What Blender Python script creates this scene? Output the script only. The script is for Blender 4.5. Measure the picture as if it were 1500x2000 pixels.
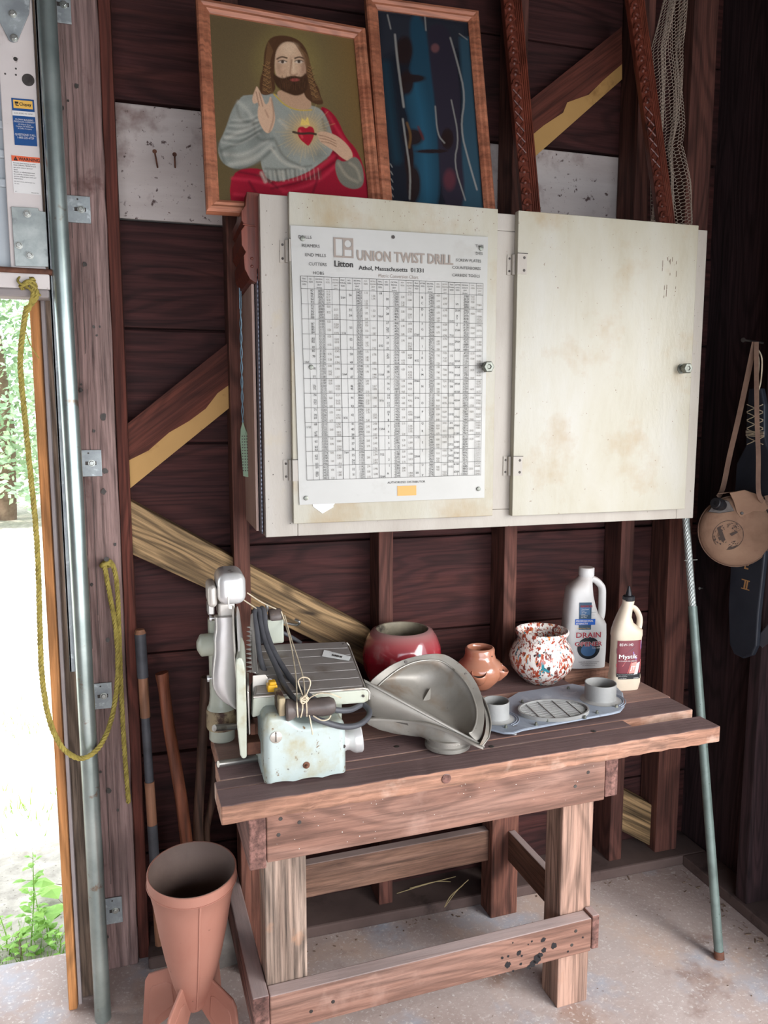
import bpy, bmesh, math, random
import numpy as np
from mathutils import Vector, Matrix, Euler
random.seed(7)
V = Vector
R = math.radians
PI = math.pi
S = bpy.context.scene
for o in list(bpy.data.objects):
    bpy.data.objects.remove(o)

# ------------------------------------------------------------------ camera, world, light, exposure
F = 1500.0; YAW = R(16.76); PIT = math.atan(189 / 1500.0); CH = 1.5
cam_d = bpy.data.cameras.new('camera'); cam = bpy.data.objects.new('camera', cam_d)
S.collection.objects.link(cam)
cam.location = (0, 0, CH); cam.rotation_euler = (PI / 2 - PIT, 0, -YAW)
cam_d.sensor_fit = 'VERTICAL'; cam_d.sensor_height = 36; cam_d.lens = 27.0
cam_d.clip_start = 0.02; cam_d.clip_end = 200
S.camera = cam
S.view_settings.view_transform = 'Standard'; S.view_settings.look = 'None'
S.view_settings.gamma = 1.0; S.view_settings.use_curve_mapping = False
S.view_settings.exposure = 0.3

w = bpy.data.worlds.new('sky'); S.world = w; w.use_nodes = True
wn = w.node_tree; bg = wn.nodes['Background']
sky = wn.nodes.new('ShaderNodeTexSky'); sky.sky_type = 'HOSEK_WILKIE'; sky.turbidity = 6; sky.ground_albedo = 0.4
sky.sun_direction = (-0.5, 0.1, 0.85)
wm = wn.nodes.new('ShaderNodeMixRGB'); wm.inputs[0].default_value = 0.75
wm.inputs[2].default_value = (0.86, 0.93, 1.0, 1)
wn.links.new(sky.outputs[0], wm.inputs[1]); wn.links.new(wm.outputs[0], bg.inputs[0])
bg.inputs[1].default_value = 3.2

def area(name, loc, rot, sx, sy, e, col):
    d = bpy.data.lights.new(name, 'AREA'); d.shape = 'RECTANGLE'; d.size = sx; d.size_y = sy; d.energy = e; d.color = col
    o = bpy.data.objects.new(name, d); o.location = loc; o.rotation_euler = rot; S.collection.objects.link(o); return o
# daylight: open sky beyond the wide opening to the right of the viewer, and the half open door at the left
def look(name, loc, tgt, sx, sy, e, col):
    return area(name, loc, (V(tgt) - V(loc)).to_track_quat('-Z', 'Z').to_euler(), sx, sy, e, col)
look('daylight_front_right', (3.2, -2.7, 2.9), (0.9, 1.6, 0.7), 3.4, 3.4, 430, (1.0, 0.98, 0.97))
look('fill_rear_doorway', (0.1, -2.3, 1.9), (0.6, 1.8, 0.9), 2.6, 2.2, 52, (0.84, 0.88, 1.0))  # added fill lamp beyond the unseen rear doorway, for frontal light
look('daylight_side_doorway', (-1.5, 2.7, 1.0), (-0.3, 0.5, 0.6), 2.1, 1.5, 14, (0.90, 0.96, 1.0))
sd = bpy.data.lights.new('sun', 'SUN'); sd.energy = 9; sd.angle = R(3); sd.color = (1, 0.97, 0.9)
sun = bpy.data.objects.new('sun', sd); sun.rotation_euler = V((0.75, 0.25, -1.0)).to_track_quat('-Z', 'Y').to_euler()
S.collection.objects.link(sun)

# ------------------------------------------------------------------ helpers
_fw = V((math.sin(YAW) * math.cos(PIT), math.cos(YAW) * math.cos(PIT), -math.sin(PIT)))
_rt = V((math.cos(YAW), -math.sin(YAW), 0))
_up = V((math.sin(YAW) * math.sin(PIT), math.cos(YAW) * math.sin(PIT), math.cos(PIT)))
def W(px, py, Y=None, X=None, Z=None):
    d = _fw + _rt * ((px - 750) / F) + _up * ((1000 - py) / F)
    t = X / d.x if X is not None else (Y / d.y if Y is not None else (Z - CH) / d.z)
    return V((t * d.x, t * d.y, CH + t * d.z))
def ppm(p):                              # pixels per metre at a point
    return F / (p - V((0, 0, CH))).dot(_fw)

ORG = {}
class B:
    def __init__(s): s.bm = bmesh.new(); s.mi = 0
    def face(s, vs):
        try:
            f = s.bm.faces.new(vs); f.material_index = s.mi; return f
        except ValueError: return None
    def box(s, x0, x1, y0, y1, z0, z1, M=None):
        c = [V((x, y, z)) for z in (z0, z1) for y in (y0, y1) for x in (x0, x1)]
        if M: c = [M @ p for p in c]
        v = [s.bm.verts.new(p) for p in c]
        for q in ((0, 2, 3, 1), (4, 5, 7, 6), (0, 1, 5, 4), (2, 6, 7, 3), (0, 4, 6, 2), (1, 3, 7, 5)): s.face([v[i] for i in q])
        return s
    def rings(s, rings, closed=True, cap0=True, cap1=True):
        rr = [[s.bm.verts.new(p) for p in r] for r in rings]
        n = len(rr[0])
        for a, b in zip(rr, rr[1:]):
            for i in range(n if closed else n - 1):
                s.face([a[i], a[(i + 1) % n], b[(i + 1) % n], b[i]])
        if closed and cap0: s.face(rr[0][::-1])
        if closed and cap1: s.face(rr[-1])
        return s
    def tube(s, pts, r, seg=8, closed=False, flat=1.0):
        pts = [V(p) for p in pts]; n = len(pts); rr = r if isinstance(r, (list, tuple)) else [r] * n
        up = None; rings = []
        for i, p in enumerate(pts):
            a = pts[max(i - 1, 0)] if not closed else pts[i - 1]; b = pts[min(i + 1, n - 1)] if not closed else pts[(i + 1) % n]
            t = (b - a).normalized()
            if up is None: up = t.orthogonal().normalized()
            up = (up - t * up.dot(t)).normalized(); sd_ = t.cross(up)
            rings.append([p + up * math.cos(2 * PI * k / seg) * rr[i] + sd_ * math.sin(2 * PI * k / seg) * rr[i] * flat for k in range(seg)])
        if closed: rings.append(rings[0])
        return s.rings(rings, True, not closed, not closed)
    def lathe(s, prof, M, seg=32, cap1=True):
        rings = []
        for r, z in prof:
            rings.append([M @ V((max(r, 1e-5) * math.cos(2 * PI * k / seg), max(r, 1e-5) * math.sin(2 * PI * k / seg), z)) for k in range(seg)])
        return s.rings(rings, True, True, cap1)
    def slab(s, pts, vec):
        a = [s.bm.verts.new(V(p)) for p in pts]; b = [s.bm.verts.new(V(p) + V(vec)) for p in pts]
        n = len(a); s.face(a); s.face(b[::-1])
        for i in range(n): s.face([a[i], b[i], b[(i + 1) % n], a[(i + 1) % n]])
        return s
    def poly(s, pts):
        s.face([s.bm.verts.new(V(p)) for p in pts]); return s
    def grid(s, fn, nu, nv):
        vs = [[s.bm.verts.new(fn(i / nu, j / nv)) for j in range(nv + 1)] for i in range(nu + 1)]
        for i in range(nu):
            for j in range(nv): s.face([vs[i][j], vs[i + 1][j], vs[i + 1][j + 1], vs[i][j + 1]])
        return s
    def text(s, txt, fn, x, y, size, align='C', wide=1.0, bold=0.0, shear=0, fit=0):
        vs, fs, wd = glyphs(txt, 0)
        if fit: wide = fit / (wd * size)
        ox = {'C': -wd / 2, 'L': 0, 'R': -wd}[align]
        for kk, (dx, dy) in enumerate(((0, 0),) if not bold else ((-bold, -bold * .6), (bold, -bold * .6), (-bold, bold * .6), (bold, bold * .6))):
            nv = [s.bm.verts.new(fn(x + (vx + ox + shear * vy + dx / wide) * size * wide, y + (vy + dy) * size) + V((-0.00004, -0.00012, 0)) * kk) for vx, vy in vs]
            for f in fs: s.face([nv[i] for i in f])
        return s
    def obj(s, name, mat, parent=None, smooth=0, bevel=0.0, bseg=2, sub=0, solid=0.0, label=None, nrm=True):
        bm = s.bm
        if nrm: bmesh.ops.recalc_face_normals(bm, faces=bm.faces)
        me = bpy.data.meshes.new(name); bm.to_mesh(me); bm.free()
        if parent is None:
            co = np.empty(len(me.vertices) * 3); me.vertices.foreach_get('co', co); co = co.reshape(-1, 3)
            mn = co.min(0); mx = co.max(0); org = V(((mn[0] + mx[0]) / 2, (mn[1] + mx[1]) / 2, mn[2]))
        else: org = ORG[parent.name]
        me.transform(Matrix.Translation(-org))
        for m in (mat if isinstance(mat, (list, tuple)) else [mat]): me.materials.append(m)
        o = bpy.data.objects.new(name, me); S.collection.objects.link(o)
        if parent is None: o.location = org
        else: o.parent = parent
        ORG[o.name] = org
        if smooth:
            me.polygons.foreach_set('use_smooth', [True] * len(me.polygons)); me.set_sharp_from_angle(angle=R(smooth))
        if solid: m = o.modifiers.new('solid', 'SOLIDIFY'); m.thickness = solid; m.offset = 0
        if bevel: m = o.modifiers.new('bevel', 'BEVEL'); m.width = bevel; m.segments = bseg; m.limit_method = 'ANGLE'; m.angle_limit = R(40)
        if sub: m = o.modifiers.new('sub', 'SUBSURF'); m.levels = sub; m.render_levels = sub
        if label: o['label'] = label
        return o
_gl = {}
def glyphs(txt, bold):
    k = (txt, bold)
    if k not in _gl:
        c = bpy.data.curves.new('t', 'FONT'); c.body = txt; c.size = 1; c.resolution_u = 2; c.offset = bold
        ob = bpy.data.objects.new('t', c); me = bpy.data.meshes.new_from_object(ob)
        vs = [(v.co.x, v.co.y) for v in me.vertices]; fs = [tuple(p.vertices) for p in me.polygons]
        wd = max([v[0] for v in vs] or [0])
        _gl[k] = (vs, fs, wd); bpy.data.objects.remove(ob); bpy.data.meshes.remove(me); bpy.data.curves.remove(c)
    return _gl[k]
def thing(name, label, cat, loc, group=None):
    o = bpy.data.objects.new(name, None); o.empty_display_size = 0.05; S.collection.objects.link(o); o.location = V(loc); ORG[o.name] = V(loc)
    o['label'] = label; o['category'] = cat
    if group: o['group'] = group
    return o
def tag(o, label, cat, group=None, kind=None):
    o['label'] = label; o['category'] = cat
    if group: o['group'] = group
    if kind: o['kind'] = kind
    return o
def struct(o): o['kind'] = 'structure'; return o
def T(x, y, z): return Matrix.Translation((x, y, z))
def frame(o, x, y=None, z=None):         # matrix with given local axes (columns)
    x = V(x).normalized(); z = V(z).normalized() if z is not None else x.cross(V(y)).normalized()
    y = z.cross(x).normalized()
    return Matrix(((x.x, y.x, z.x, o[0]), (x.y, y.y, z.y, o[1]), (x.z, y.z, z.z, o[2]), (0, 0, 0, 1)))
def alongz(o, z):                        # local z points along z
    z = V(z).normalized(); x = z.orthogonal().normalized(); y = z.cross(x)
    return Matrix(((x.x, y.x, z.x, o[0]), (x.y, y.y, z.y, o[1]), (x.z, y.z, z.z, o[2]), (0, 0, 0, 1)))
def smoothpath(pts, n=8):
    pts = [V(p) for p in pts]; out = []
    for i in range(len(pts) - 1):
        p0 = pts[max(i - 1, 0)]; p1 = pts[i]; p2 = pts[i + 1]; p3 = pts[min(i + 2, len(pts) - 1)]
        for k in range(n):
            t = k / n
            out.append(0.5 * ((2 * p1) + (p2 - p0) * t + (2 * p0 - 5 * p1 + 4 * p2 - p3) * t * t + (3 * p1 - p0 - 3 * p2 + p3) * t ** 3))
    return out + [pts[-1]]

# ------------------------------------------------------------------ materials
def lin(c):
    if isinstance(c, str): c = tuple(int(c[i:i + 2], 16) / 255 for i in (0, 2, 4))
    return tuple(((x + 0.055) / 1.055) ** 2.4 if x > 0.04045 else x / 12.92 for x in c) + (1,)
def mk(name, rough=0.7, metal=0.0, spec=0.4):
    m = bpy.data.materials.new(name); m.use_nodes = True; n = m.node_tree
    p = n.nodes['Principled BSDF']; p.inputs['Roughness'].default_value = rough; p.inputs['Metallic'].default_value = metal
    p.inputs['Specular IOR Level'].default_value = spec
    return m, n, p
CROT = [0.0]
def coords(n, scale, seedy=True):
    tc = n.nodes.new('ShaderNodeTexCoord'); oi = n.nodes.new('ShaderNodeObjectInfo'); mu = n.nodes.new('ShaderNodeVectorMath'); mu.operation = 'MULTIPLY_ADD'
    ml = n.nodes.new('ShaderNodeMath'); ml.operation = 'MULTIPLY'; ml.inputs[1].default_value = 37.0 if seedy else 0
    n.links.new(oi.outputs['Random'], ml.inputs[0])
    src = tc.outputs['Object']
    if CROT[0]:
        vr = n.nodes.new('ShaderNodeVectorRotate'); vr.rotation_type = 'Y_AXIS'; vr.inputs['Angle'].default_value = CROT[0]; n.links.new(src, vr.inputs['Vector']); src = vr.outputs[0]
    n.links.new(src, mu.inputs[0]); mu.inputs[1].default_value = scale; n.links.new(ml.outputs[0], mu.inputs[2])
    return mu.outputs[0]
def ramp(n, fac, stops):
    r = n.nodes.new('ShaderNodeValToRGB'); n.links.new(fac, r.inputs[0])
    e = r.color_ramp.elements
    e[0].position, e[0].color = stops[0][0], lin(stops[0][1]); e[1].position, e[1].color = stops[-1][0], lin(stops[-1][1])
    for p, c in stops[1:-1]:
        q = e.new(p); q.color = lin(c)
    return r.outputs[0]
def noise(n, vec, sc, det=6, rough=0.55, dist=0.0):
    t = n.nodes.new('ShaderNodeTexNoise'); n.links.new(vec, t.inputs['Vector']); t.inputs['Scale'].default_value = sc
    t.inputs['Detail'].default_value = det; t.inputs['Roughness'].default_value = rough; t.inputs['Distortion'].default_value = dist
    return t.outputs['Fac']
def mixc(n, fac, a, b, mode='MIX'):
    m = n.nodes.new('ShaderNodeMix'); m.data_type = 'RGBA'; m.blend_type = mode
    if hasattr(fac, 'links') or hasattr(fac, 'is_linked'): n.links.new(fac, m.inputs[0])
    else: m.inputs[0].default_value = fac
    for s_, x in ((6, a), (7, b)):
        if isinstance(x, (str, tuple)): m.inputs[s_].default_value = lin(x)
        else: n.links.new(x, m.inputs[s_])
    return m.outputs[2]
def gate(n, fac, lo, hi):
    m = n.nodes.new('ShaderNodeMapRange'); n.links.new(fac, m.inputs[0]); m.inputs[1].default_value = lo; m.inputs[2].default_value = hi
    return m.outputs[0]
def bump(n, p, h, st, dist=0.004):
    b = n.nodes.new('ShaderNodeBump'); b.inputs['Strength'].default_value = st; b.inputs['Distance'].default_value = dist
    n.links.new(h, b.inputs['Height']); n.links.new(b.outputs[0], p.inputs['Normal'])
def wood(name, stops, axis='X', sc=1.0, rough=0.75, grain=0.6, spots=None, dust=None, bst=0.5, rings=0.5, spec=0.3):
    m, n, p = mk(name, rough, 0, spec)
    def st(l, a): return tuple(l * sc if ax == axis else a * sc for ax in 'XYZ')
    a = noise(n, coords(n, st(0.9, 9)), 1.0, 10, 0.62, 0.8)
    f = noise(n, coords(n, st(3.0, 110)), 1.0, 6, 0.7, 0.3)
    wv = noise(n, coords(n, st(0.8, 5)), 1.0, 2, 0.5, 0.4)
    mm = n.nodes.new('ShaderNodeMath'); mm.operation = 'MULTIPLY'; n.links.new(wv, mm.inputs[0]); mm.inputs[1].default_value = 110
    sn = n.nodes.new('ShaderNodeMath'); sn.operation = 'SINE'; n.links.new(mm.outputs[0], sn.inputs[0])
    c = ramp(n, a, stops)
    g = ramp(n, f, [(0.30, (1 - grain,) * 3), (0.60, (1.0,) * 3)])
    c = mixc(n, 1.0, c, g, 'MULTIPLY')
    rg = ramp(n, gate(n, sn.outputs[0], -1, 1), [(0.0, (1 - rings * 0.4,) * 3), (0.6, (1.0,) * 3)])
    c = mixc(n, 1.0, c, rg, 'MULTIPLY')
    k = noise(n, coords(n, st(2.5, 6)), 1.0, 3, 0.5, 1.0); c = mixc(n, gate(n, k, 0.70, 0.78), c, tuple(x * 0.45 for x in lin_s(stops[0][1])))
    if spots:
        col, s_, lo, hi = spots; vv = coords(n, (1, 1, 1)); c = mixc(n, gate(n, noise(n, vv, s_, 6, 0.6), lo, hi), c, col)
    if dust:                                  # settled dust on upward faces
        col, amt = dust; ge = n.nodes.new('ShaderNodeNewGeometry'); sx = n.nodes.new('ShaderNodeSeparateXYZ'); n.links.new(ge.outputs['Normal'], sx.inputs[0])
        q = n.nodes.new('ShaderNodeMath'); q.operation = 'MULTIPLY'; n.links.new(gate(n, sx.outputs[2], 0.5, 0.95), q.inputs[0]); q.inputs[1].default_value = amt
        dc = mixc(n, gate(n, noise(n, coords(n, st(2, 12)), 1.0, 6, 0.65), 0.35, 0.7), col, tuple(min(1, x * 1.25) for x in lin_s(col)))
        c = mixc(n, q.outputs[0], c, dc)
    n.links.new(c, p.inputs['Base Color']); bump(n, p, f, bst, 0.0025)
    return m
def lin_s(c):
    return tuple(int(c[i:i + 2], 16) / 255 for i in (0, 2, 4)) if isinstance(c, str) else c
def blotch(name, stops, sc=4, rough=0.6, metal=0.0, bst=0.2, stretch=(1, 1, 1), spots=(), det=6, spec=0.4, dust=None, coat=0, bsc=None):
    m, n, p = mk(name, rough, metal, spec); v = coords(n, stretch); a = noise(n, v, sc, det, 0.6, 0.3); c = ramp(n, a, stops)
    for i, (col, s_, lo, hi) in enumerate(spots):
        v2 = coords(n, tuple(x * (1 + .37 * (i + 1)) for x in (1, 1, 1))); c = mixc(n, gate(n, noise(n, v2, s_, 5, 0.6), lo, hi), c, col)
    if dust:
        col, amt = dust; ge = n.nodes.new('ShaderNodeNewGeometry'); sx = n.nodes.new('ShaderNodeSeparateXYZ'); n.links.new(ge.outputs['Normal'], sx.inputs[0])
        q = n.nodes.new('ShaderNodeMath'); q.operation = 'MULTIPLY'; n.links.new(gate(n, sx.outputs[2], 0.1, 0.95), q.inputs[0]); q.inputs[1].default_value = amt
        c = mixc(n, q.outputs[0], c, col)
    n.links.new(c, p.inputs['Base Color'])
    if bst: bump(n, p, noise(n, v, bsc or sc * 6, 5, 0.6), bst, 0.003)
    if coat: p.inputs['Coat Weight'].default_value = coat; p.inputs['Coat Roughness'].default_value = 0.08
    return m
def flat(name, col, rough=0.6, metal=0.0): 
    m, n, p = mk(name, rough, metal); p.inputs['Base Color'].default_value = lin(col); return m
def vcol(name, rough=0.5, spec=0.4):
    m, n, p = mk(name, rough, 0, spec); a = n.nodes.new('ShaderNodeVertexColor'); a.layer_name = 'paint'; n.links.new(a.outputs[0], p.inputs['Base Color']); return m

M = {}
M['siding'] = wood('siding', [(0.3, '331c1a'), (0.5, '472624'), (0.7, '562e28')], 'X', 1.0, 0.8, 0.35, spots=('2e1a1c', 2.2, 0.55, 0.78))
M['stud'] = wood('stud', [(0.25, '4a2d28'), (0.55, '6c443a'), (0.8, '7c5042')], 'Z', 1.0, 0.8, 0.4)
CROT[0] = R(37)
M['brace_red'] = wood('brace_red', [(0.25, '42241f'), (0.6, '6e3a2c'), (0.85, '7a4433')], 'X', 1.0, 0.8, 0.4, rings=0.3)
M['brace_tan'] = blotch('brace_tan', [(0.3, 'a8814a'), (0.6, 'b98f55')], 3, 0.7, bst=0.1, spots=(('8a6436', 9, 0.6, 0.75),))
CROT[0] = R(-31)
M['brace_straw'] = wood('brace_straw', [(0.25, '806448'), (0.5, 'aa8a62'), (0.8, 'bc9c74')], 'X', 1.0, 0.75, 0.7, rings=0.75)
CROT[0] = 0
M['white_board'] = blotch('white_board', [(0.35, 'b4a8a2'), (0.62, 'c8beb8')], 3, 0.7, bst=0.3, stretch=(0.6, 1, 3), spots=(('86706a', 5, 0.54, 0.70), ('54423f', 26, 0.64, 0.69), ('6a504a', 60, 0.66, 0.70)))
M['post'] = wood('post', [(0.2, '6a514d'), (0.5, '967a74'), (0.8, 'ab918a')], 'Z', 1.0, 0.85, 0.45, spots=('5b3f3a', 7, 0.62, 0.72), bst=0.9, rings=0.25)
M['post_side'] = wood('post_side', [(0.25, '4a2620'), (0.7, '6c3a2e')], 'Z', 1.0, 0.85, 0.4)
M['cedar'] = wood('cedar', [(0.25, 'a5683a'), (0.55, 'd09058'), (0.85, 'dca068')], 'Z', 1.0, 0.7, 0.3, rings=0.4)
M['weathered'] = wood('weathered', [(0.25, '6b5445'), (0.55, '96806e'), (0.85, 'ab9684')], 'Z', 1.0, 0.85, 0.55, bst=0.9)
M['vinyl'] = blotch('vinyl', [(0.4, 'a29694'), (0.7, 'b4a9a6')], 6, 0.5, bst=0.1)
M['floor'] = blotch('floor', [(0.3, '96827a'), (0.5, 'b09e96'), (0.7, 'c4b6b0')], 1.6, 0.75, bst=0.5, bsc=40,
    spots=(('cdb09c', 2.2, 0.54, 0.74), ('aaaeb8', 1.7, 0.55, 0.68), ('8f766c', 3, 0.6, 0.75), ('8e6c58', 1.3, 0.60, 0.78), ('d8d0ca', 42, 0.56, 0.72), ('dcd6d0', 9, 0.68, 0.80), ('5a4a44', 55, 0.70, 0.75)))
M['ceiling'] = wood('ceiling', [(0.3, '33241f'), (0.7, '4a342c')], 'X')
M['sill'] = blotch('sill', [(0.3, '4c3c38'), (0.7, '6a5852')], 3, 0.85, bst=0.5, spots=(('3a2c28', 6, 0.58, 0.72),))
M['dark_wall'] = wood('dark_wall', [(0.25, '2c1e20'), (0.55, '402c2e'), (0.8, '4c3434')], 'Z', 1.0, 0.85, 0.4)
M['gravel'] = blotch('gravel', [(0.3, '9b9388'), (0.5, 'b9b1a4'), (0.7, 'd0c8bb')], 14, 0.9, bst=1.0, bsc=70, spots=(('8a7a62', 2, 0.58, 0.75), ('6f675c', 60, 0.62, 0.7)))
M['galv'] = blotch('galv', [(0.35, '9aa09d'), (0.65, 'b8bdb8')], 25, 0.42, 0.6, 0.08, spots=(('6d7270', 14, 0.56, 0.7),))
M['galv_dull'] = blotch('galv_dull', [(0.35, '8c9193'), (0.65, 'aab0b0')], 20, 0.55, 0.5, 0.15, spots=(('c2c8c8', 30, 0.58, 0.68), ('6b5a4c', 12, 0.66, 0.74)))
M['pipe'] = blotch('pipe', [(0.35, '93a09c'), (0.65, 'b2bdb8')], 9, 0.32, 0.8, 0.05, spots=(('8d7f70', 18, 0.64, 0.72),))
M['bolt'] = blotch('bolt', [(0.4, 'aeb0aa'), (0.6, 'c6c6be')], 30, 0.35, 0.8, 0)
M['rust'] = blotch('rust', [(0.3, '4a3028'), (0.6, '7a5240')], 20, 0.8, 0.3, 0.4)
M['iron'] = blotch('iron', [(0.3, '3a3432'), (0.6, '55504c')], 20, 0.55, 0.7, 0.3)
M['door_paint'] = blotch('door_paint', [(0.35, 'c4bab6'), (0.65, 'd4cbc6')], 3, 0.45, bst=0.1, spots=(('8c7f78', 24, 0.68, 0.72), ('a79a92', 5, 0.62, 0.75)))
M['door_panel'] = blotch('door_panel', [(0.35, 'aab0b4'), (0.65, 'b9bfc2')], 3, 0.5, bst=0.1)
M['rubber'] = flat('rubber', '8b8280', 0.7)
M['black'] = flat('black', '17161a', 0.5)
M['ink'] = flat('ink', '26221f', 0.6)
M['ink_grey'] = flat('ink_grey', '6c655c', 0.6)
M['ink_brown'] = flat('ink_brown', '8b7f75', 0.6)
M['blue_label'] = flat('blue_label', '1f4a80', 0.4)
M['label_yellow'] = flat('label_yellow', 'e0b052', 0.5)
M['label_white'] = flat('label_white', 'd9d6d2', 0.5)
M['label_orange'] = flat('label_orange', 'd9623c', 0.5)
M['rope'] = blotch('rope', [(0.3, '7f7034'), (0.6, 'a39248')], 60, 0.85, bst=0.5)
M['cord'] = blotch('cord', [(0.3, 'b3a086'), (0.6, 'd0c2a8')], 60, 0.85, bst=0.4)
M['cabinet'] = blotch('cabinet', [(0.3, '978e83'), (0.5, 'a29a8f'), (0.7, 'a8a198')], 2.2, 0.42, bst=0.28, stretch=(3, 3, 1), bsc=26, spec=0.4,
    spots=(('a8966e', 3.2, 0.60, 0.82), ('5d4a38', 55, 0.71, 0.74)))
M['cab_door'] = blotch('cab_door', [(0.3, '988f78'), (0.5, 'a59f8e'), (0.7, 'aba79c')], 2.0, 0.40, bst=0.28, stretch=(3, 3, 1), bsc=26, spec=0.4,
    spots=(('94794e', 4.2, 0.54, 0.86), ('6b543c', 60, 0.70, 0.73)))
M['cab_side'] = blotch('cab_side', [(0.3, 'a8887a'), (0.6, 'c2a698')], 2.5, 0.6, bst=0.2, stretch=(3, 3, 1))
M['tin'] = blotch('tin', [(0.35, 'a2a09a'), (0.65, 'acaaa5')], 2.5, 0.42, 0.1, 0.05, spots=(('9a978f', 6, 0.58, 0.75),))
M['oldbrass'] = blotch('oldbrass', [(0.35, '6e7068'), (0.65, '8c8e84')], 30, 0.45, 0.6, 0.2, spots=(('c9c4b0', 20, 0.62, 0.7),))
M['cardboard'] = flat('cardboard', 'c99b5c', 0.7)
M['paper'] = flat('paper', 'd9dad8', 0.7)
M['frame_wood'] = wood('frame_wood', [(0.25, '8a4f38'), (0.55, 'b87456'), (0.85, 'cc8a68')], 'X', 1.0, 0.45, 0.3, rings=0.3, spec=0.5)
M['carved'] = wood('carved', [(0.25, '54281e'), (0.55, '773a2a'), (0.85, '8a4a36')], 'Z', 1.0, 0.38, 0.35, rings=0.3, spec=0.5)
M['net'] = flat('net', 'a89888', 0.8)
M['bench_top'] = wood('bench_top', [(0.25, '5a4441'), (0.5, '77605c'), (0.8, '8c7672')], 'X', 1.0, 0.7, 0.4, spots=('a5887a', 3, 0.62, 0.76), bst=0.5, rings=0.2)
M['plank'] = wood('plank', [(0.2, '744e3e'), (0.5, 'a67a64'), (0.8, 'c49c88')], 'X', 1.0, 0.75, 0.4, spots=('cdb5a4', 3.5, 0.56, 0.72), dust=('5e4c4b', 0.95), bst=0.8, rings=0.25)
M['plank_bare'] = wood('plank_bare', [(0.2, '7a5040'), (0.5, 'a87a66'), (0.8, 'c49a84')], 'X', 1.0, 0.75, 0.45, spots=('cdb5a4', 3.5, 0.5, 0.66), dust=('86706a', 0.6), bst=0.8, rings=0.3)
M['bench_bare'] = wood('bench_bare', [(0.25, '7a5444'), (0.5, '9d7360'), (0.8, 'b99480')], 'X', 1.0, 0.75, 0.45, spots=('c9b2a2', 4, 0.56, 0.7), bst=0.6, rings=0.3)
M['bench_edge'] = wood('bench_edge', [(0.2, '6e4432'), (0.5, 'a8705a'), (0.8, 'c8947a')], 'X', 1.0, 0.75, 0.45, spots=('cdb5a4', 3.5, 0.56, 0.72), bst=0.8, rings=0.3)
M['apron'] = wood('apron', [(0.2, '6a4a3e'), (0.5, '8b6657'), (0.8, 'a07e70')], 'X', 1.0, 0.75, 0.3, spots=('b59486', 3, 0.55, 0.75), dust=('a39490', 0.7), bst=0.4, rings=0.35)
M['end_grain'] = wood('end_grain', [(0.2, '5e3e38'), (0.6, '8a645a')], 'Y', 1.0, 0.8, 0.4, dust=('a39490', 0.6))
M['leg_wood'] = wood('leg_wood', [(0.2, '8a6554'), (0.5, 'ab8876'), (0.8, 'bd9c8c')], 'Z', 1.0, 0.78, 0.5, spots=('a07a66', 5, 0.55, 0.7), bst=0.7, rings=0.4)
M['leg_grey'] = wood('leg_grey', [(0.2, '846a5a'), (0.5, 'a68e7e'), (0.8, 'b8a494')], 'Z', 1.2, 0.8, 0.6, spots=('b9825c', 4, 0.60, 0.74), bst=0.9, rings=0.5)
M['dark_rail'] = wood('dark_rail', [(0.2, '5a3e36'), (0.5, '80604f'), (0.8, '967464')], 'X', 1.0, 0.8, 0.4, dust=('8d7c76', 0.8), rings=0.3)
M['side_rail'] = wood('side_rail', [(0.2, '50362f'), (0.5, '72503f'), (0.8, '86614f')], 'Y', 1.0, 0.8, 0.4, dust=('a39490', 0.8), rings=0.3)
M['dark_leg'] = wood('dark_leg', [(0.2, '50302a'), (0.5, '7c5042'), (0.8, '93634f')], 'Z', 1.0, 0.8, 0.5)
M['enamel'] = blotch('enamel', [(0.3, '9ea8a3'), (0.6, 'afbab6')], 3.5, 0.3, bst=0.06, spec=0.5,
    spots=(('9a9272', 11, 0.52, 0.76), ('6e5638', 34, 0.62, 0.67), ('4a3a30', 16, 0.68, 0.71)))
M['enamel_pale'] = blotch('enamel_pale', [(0.3, 'a0a291'), (0.6, 'b2b5a6')], 5, 0.35, bst=0.06, spots=(('8f8260', 10, 0.58, 0.76),))
M['collar'] = blotch('collar', [(0.35, 'a89878'), (0.6, '8a7860')], 8, 0.6, 0.1, 0.3, spots=(('4a3228', 14, 0.50, 0.60),))
M['chrome'] = blotch('chrome', [(0.3, 'cac7c4'), (0.6, 'dddbd9')], 5, 0.3, 0.45, 0.05, spots=(('a59c90', 8, 0.58, 0.8),))
M['chrome_dirty'] = blotch('chrome_dirty', [(0.3, 'b5aea4'), (0.6, 'cec8c0')], 6, 0.42, 0.4, 0.1, spots=(('8c7b68', 9, 0.55, 0.72), ('5a4836', 40, 0.66, 0.72)))
M['steel'] = blotch('steel', [(0.3, '8e8a86'), (0.6, 'aaa7a2')], 7, 0.35, 0.85, 0.08, spots=(('6b5f54', 12, 0.60, 0.74),))
M['tray'] = blotch('tray', [(0.3, '85817f'), (0.6, 'a19d9a')], 5, 0.5, 0.45, 0.08, spots=(('6e6257', 8, 0.55, 0.72),), dust=('8a8078', 0.3))
M['bakelite'] = blotch('bakelite', [(0.3, '3d3634'), (0.6, '5c514c')], 18, 0.45, bst=0.15, spots=(('7a6a5c', 26, 0.60, 0.72),))
M['cable'] = blotch('cable', [(0.3, '3c3c40'), (0.6, '4c4c50')], 20, 0.5, bst=0.05)
M['plug'] = flat('plug', 'd6a21a', 0.4)
M['alu'] = blotch('alu', [(0.3, '75706a'), (0.5, '8b867e'), (0.7, '99938a')], 6, 0.48, 0.4, 0.15, spots=(('7a6450', 5, 0.54, 0.72), ('564c42', 40, 0.68, 0.73)))
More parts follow.
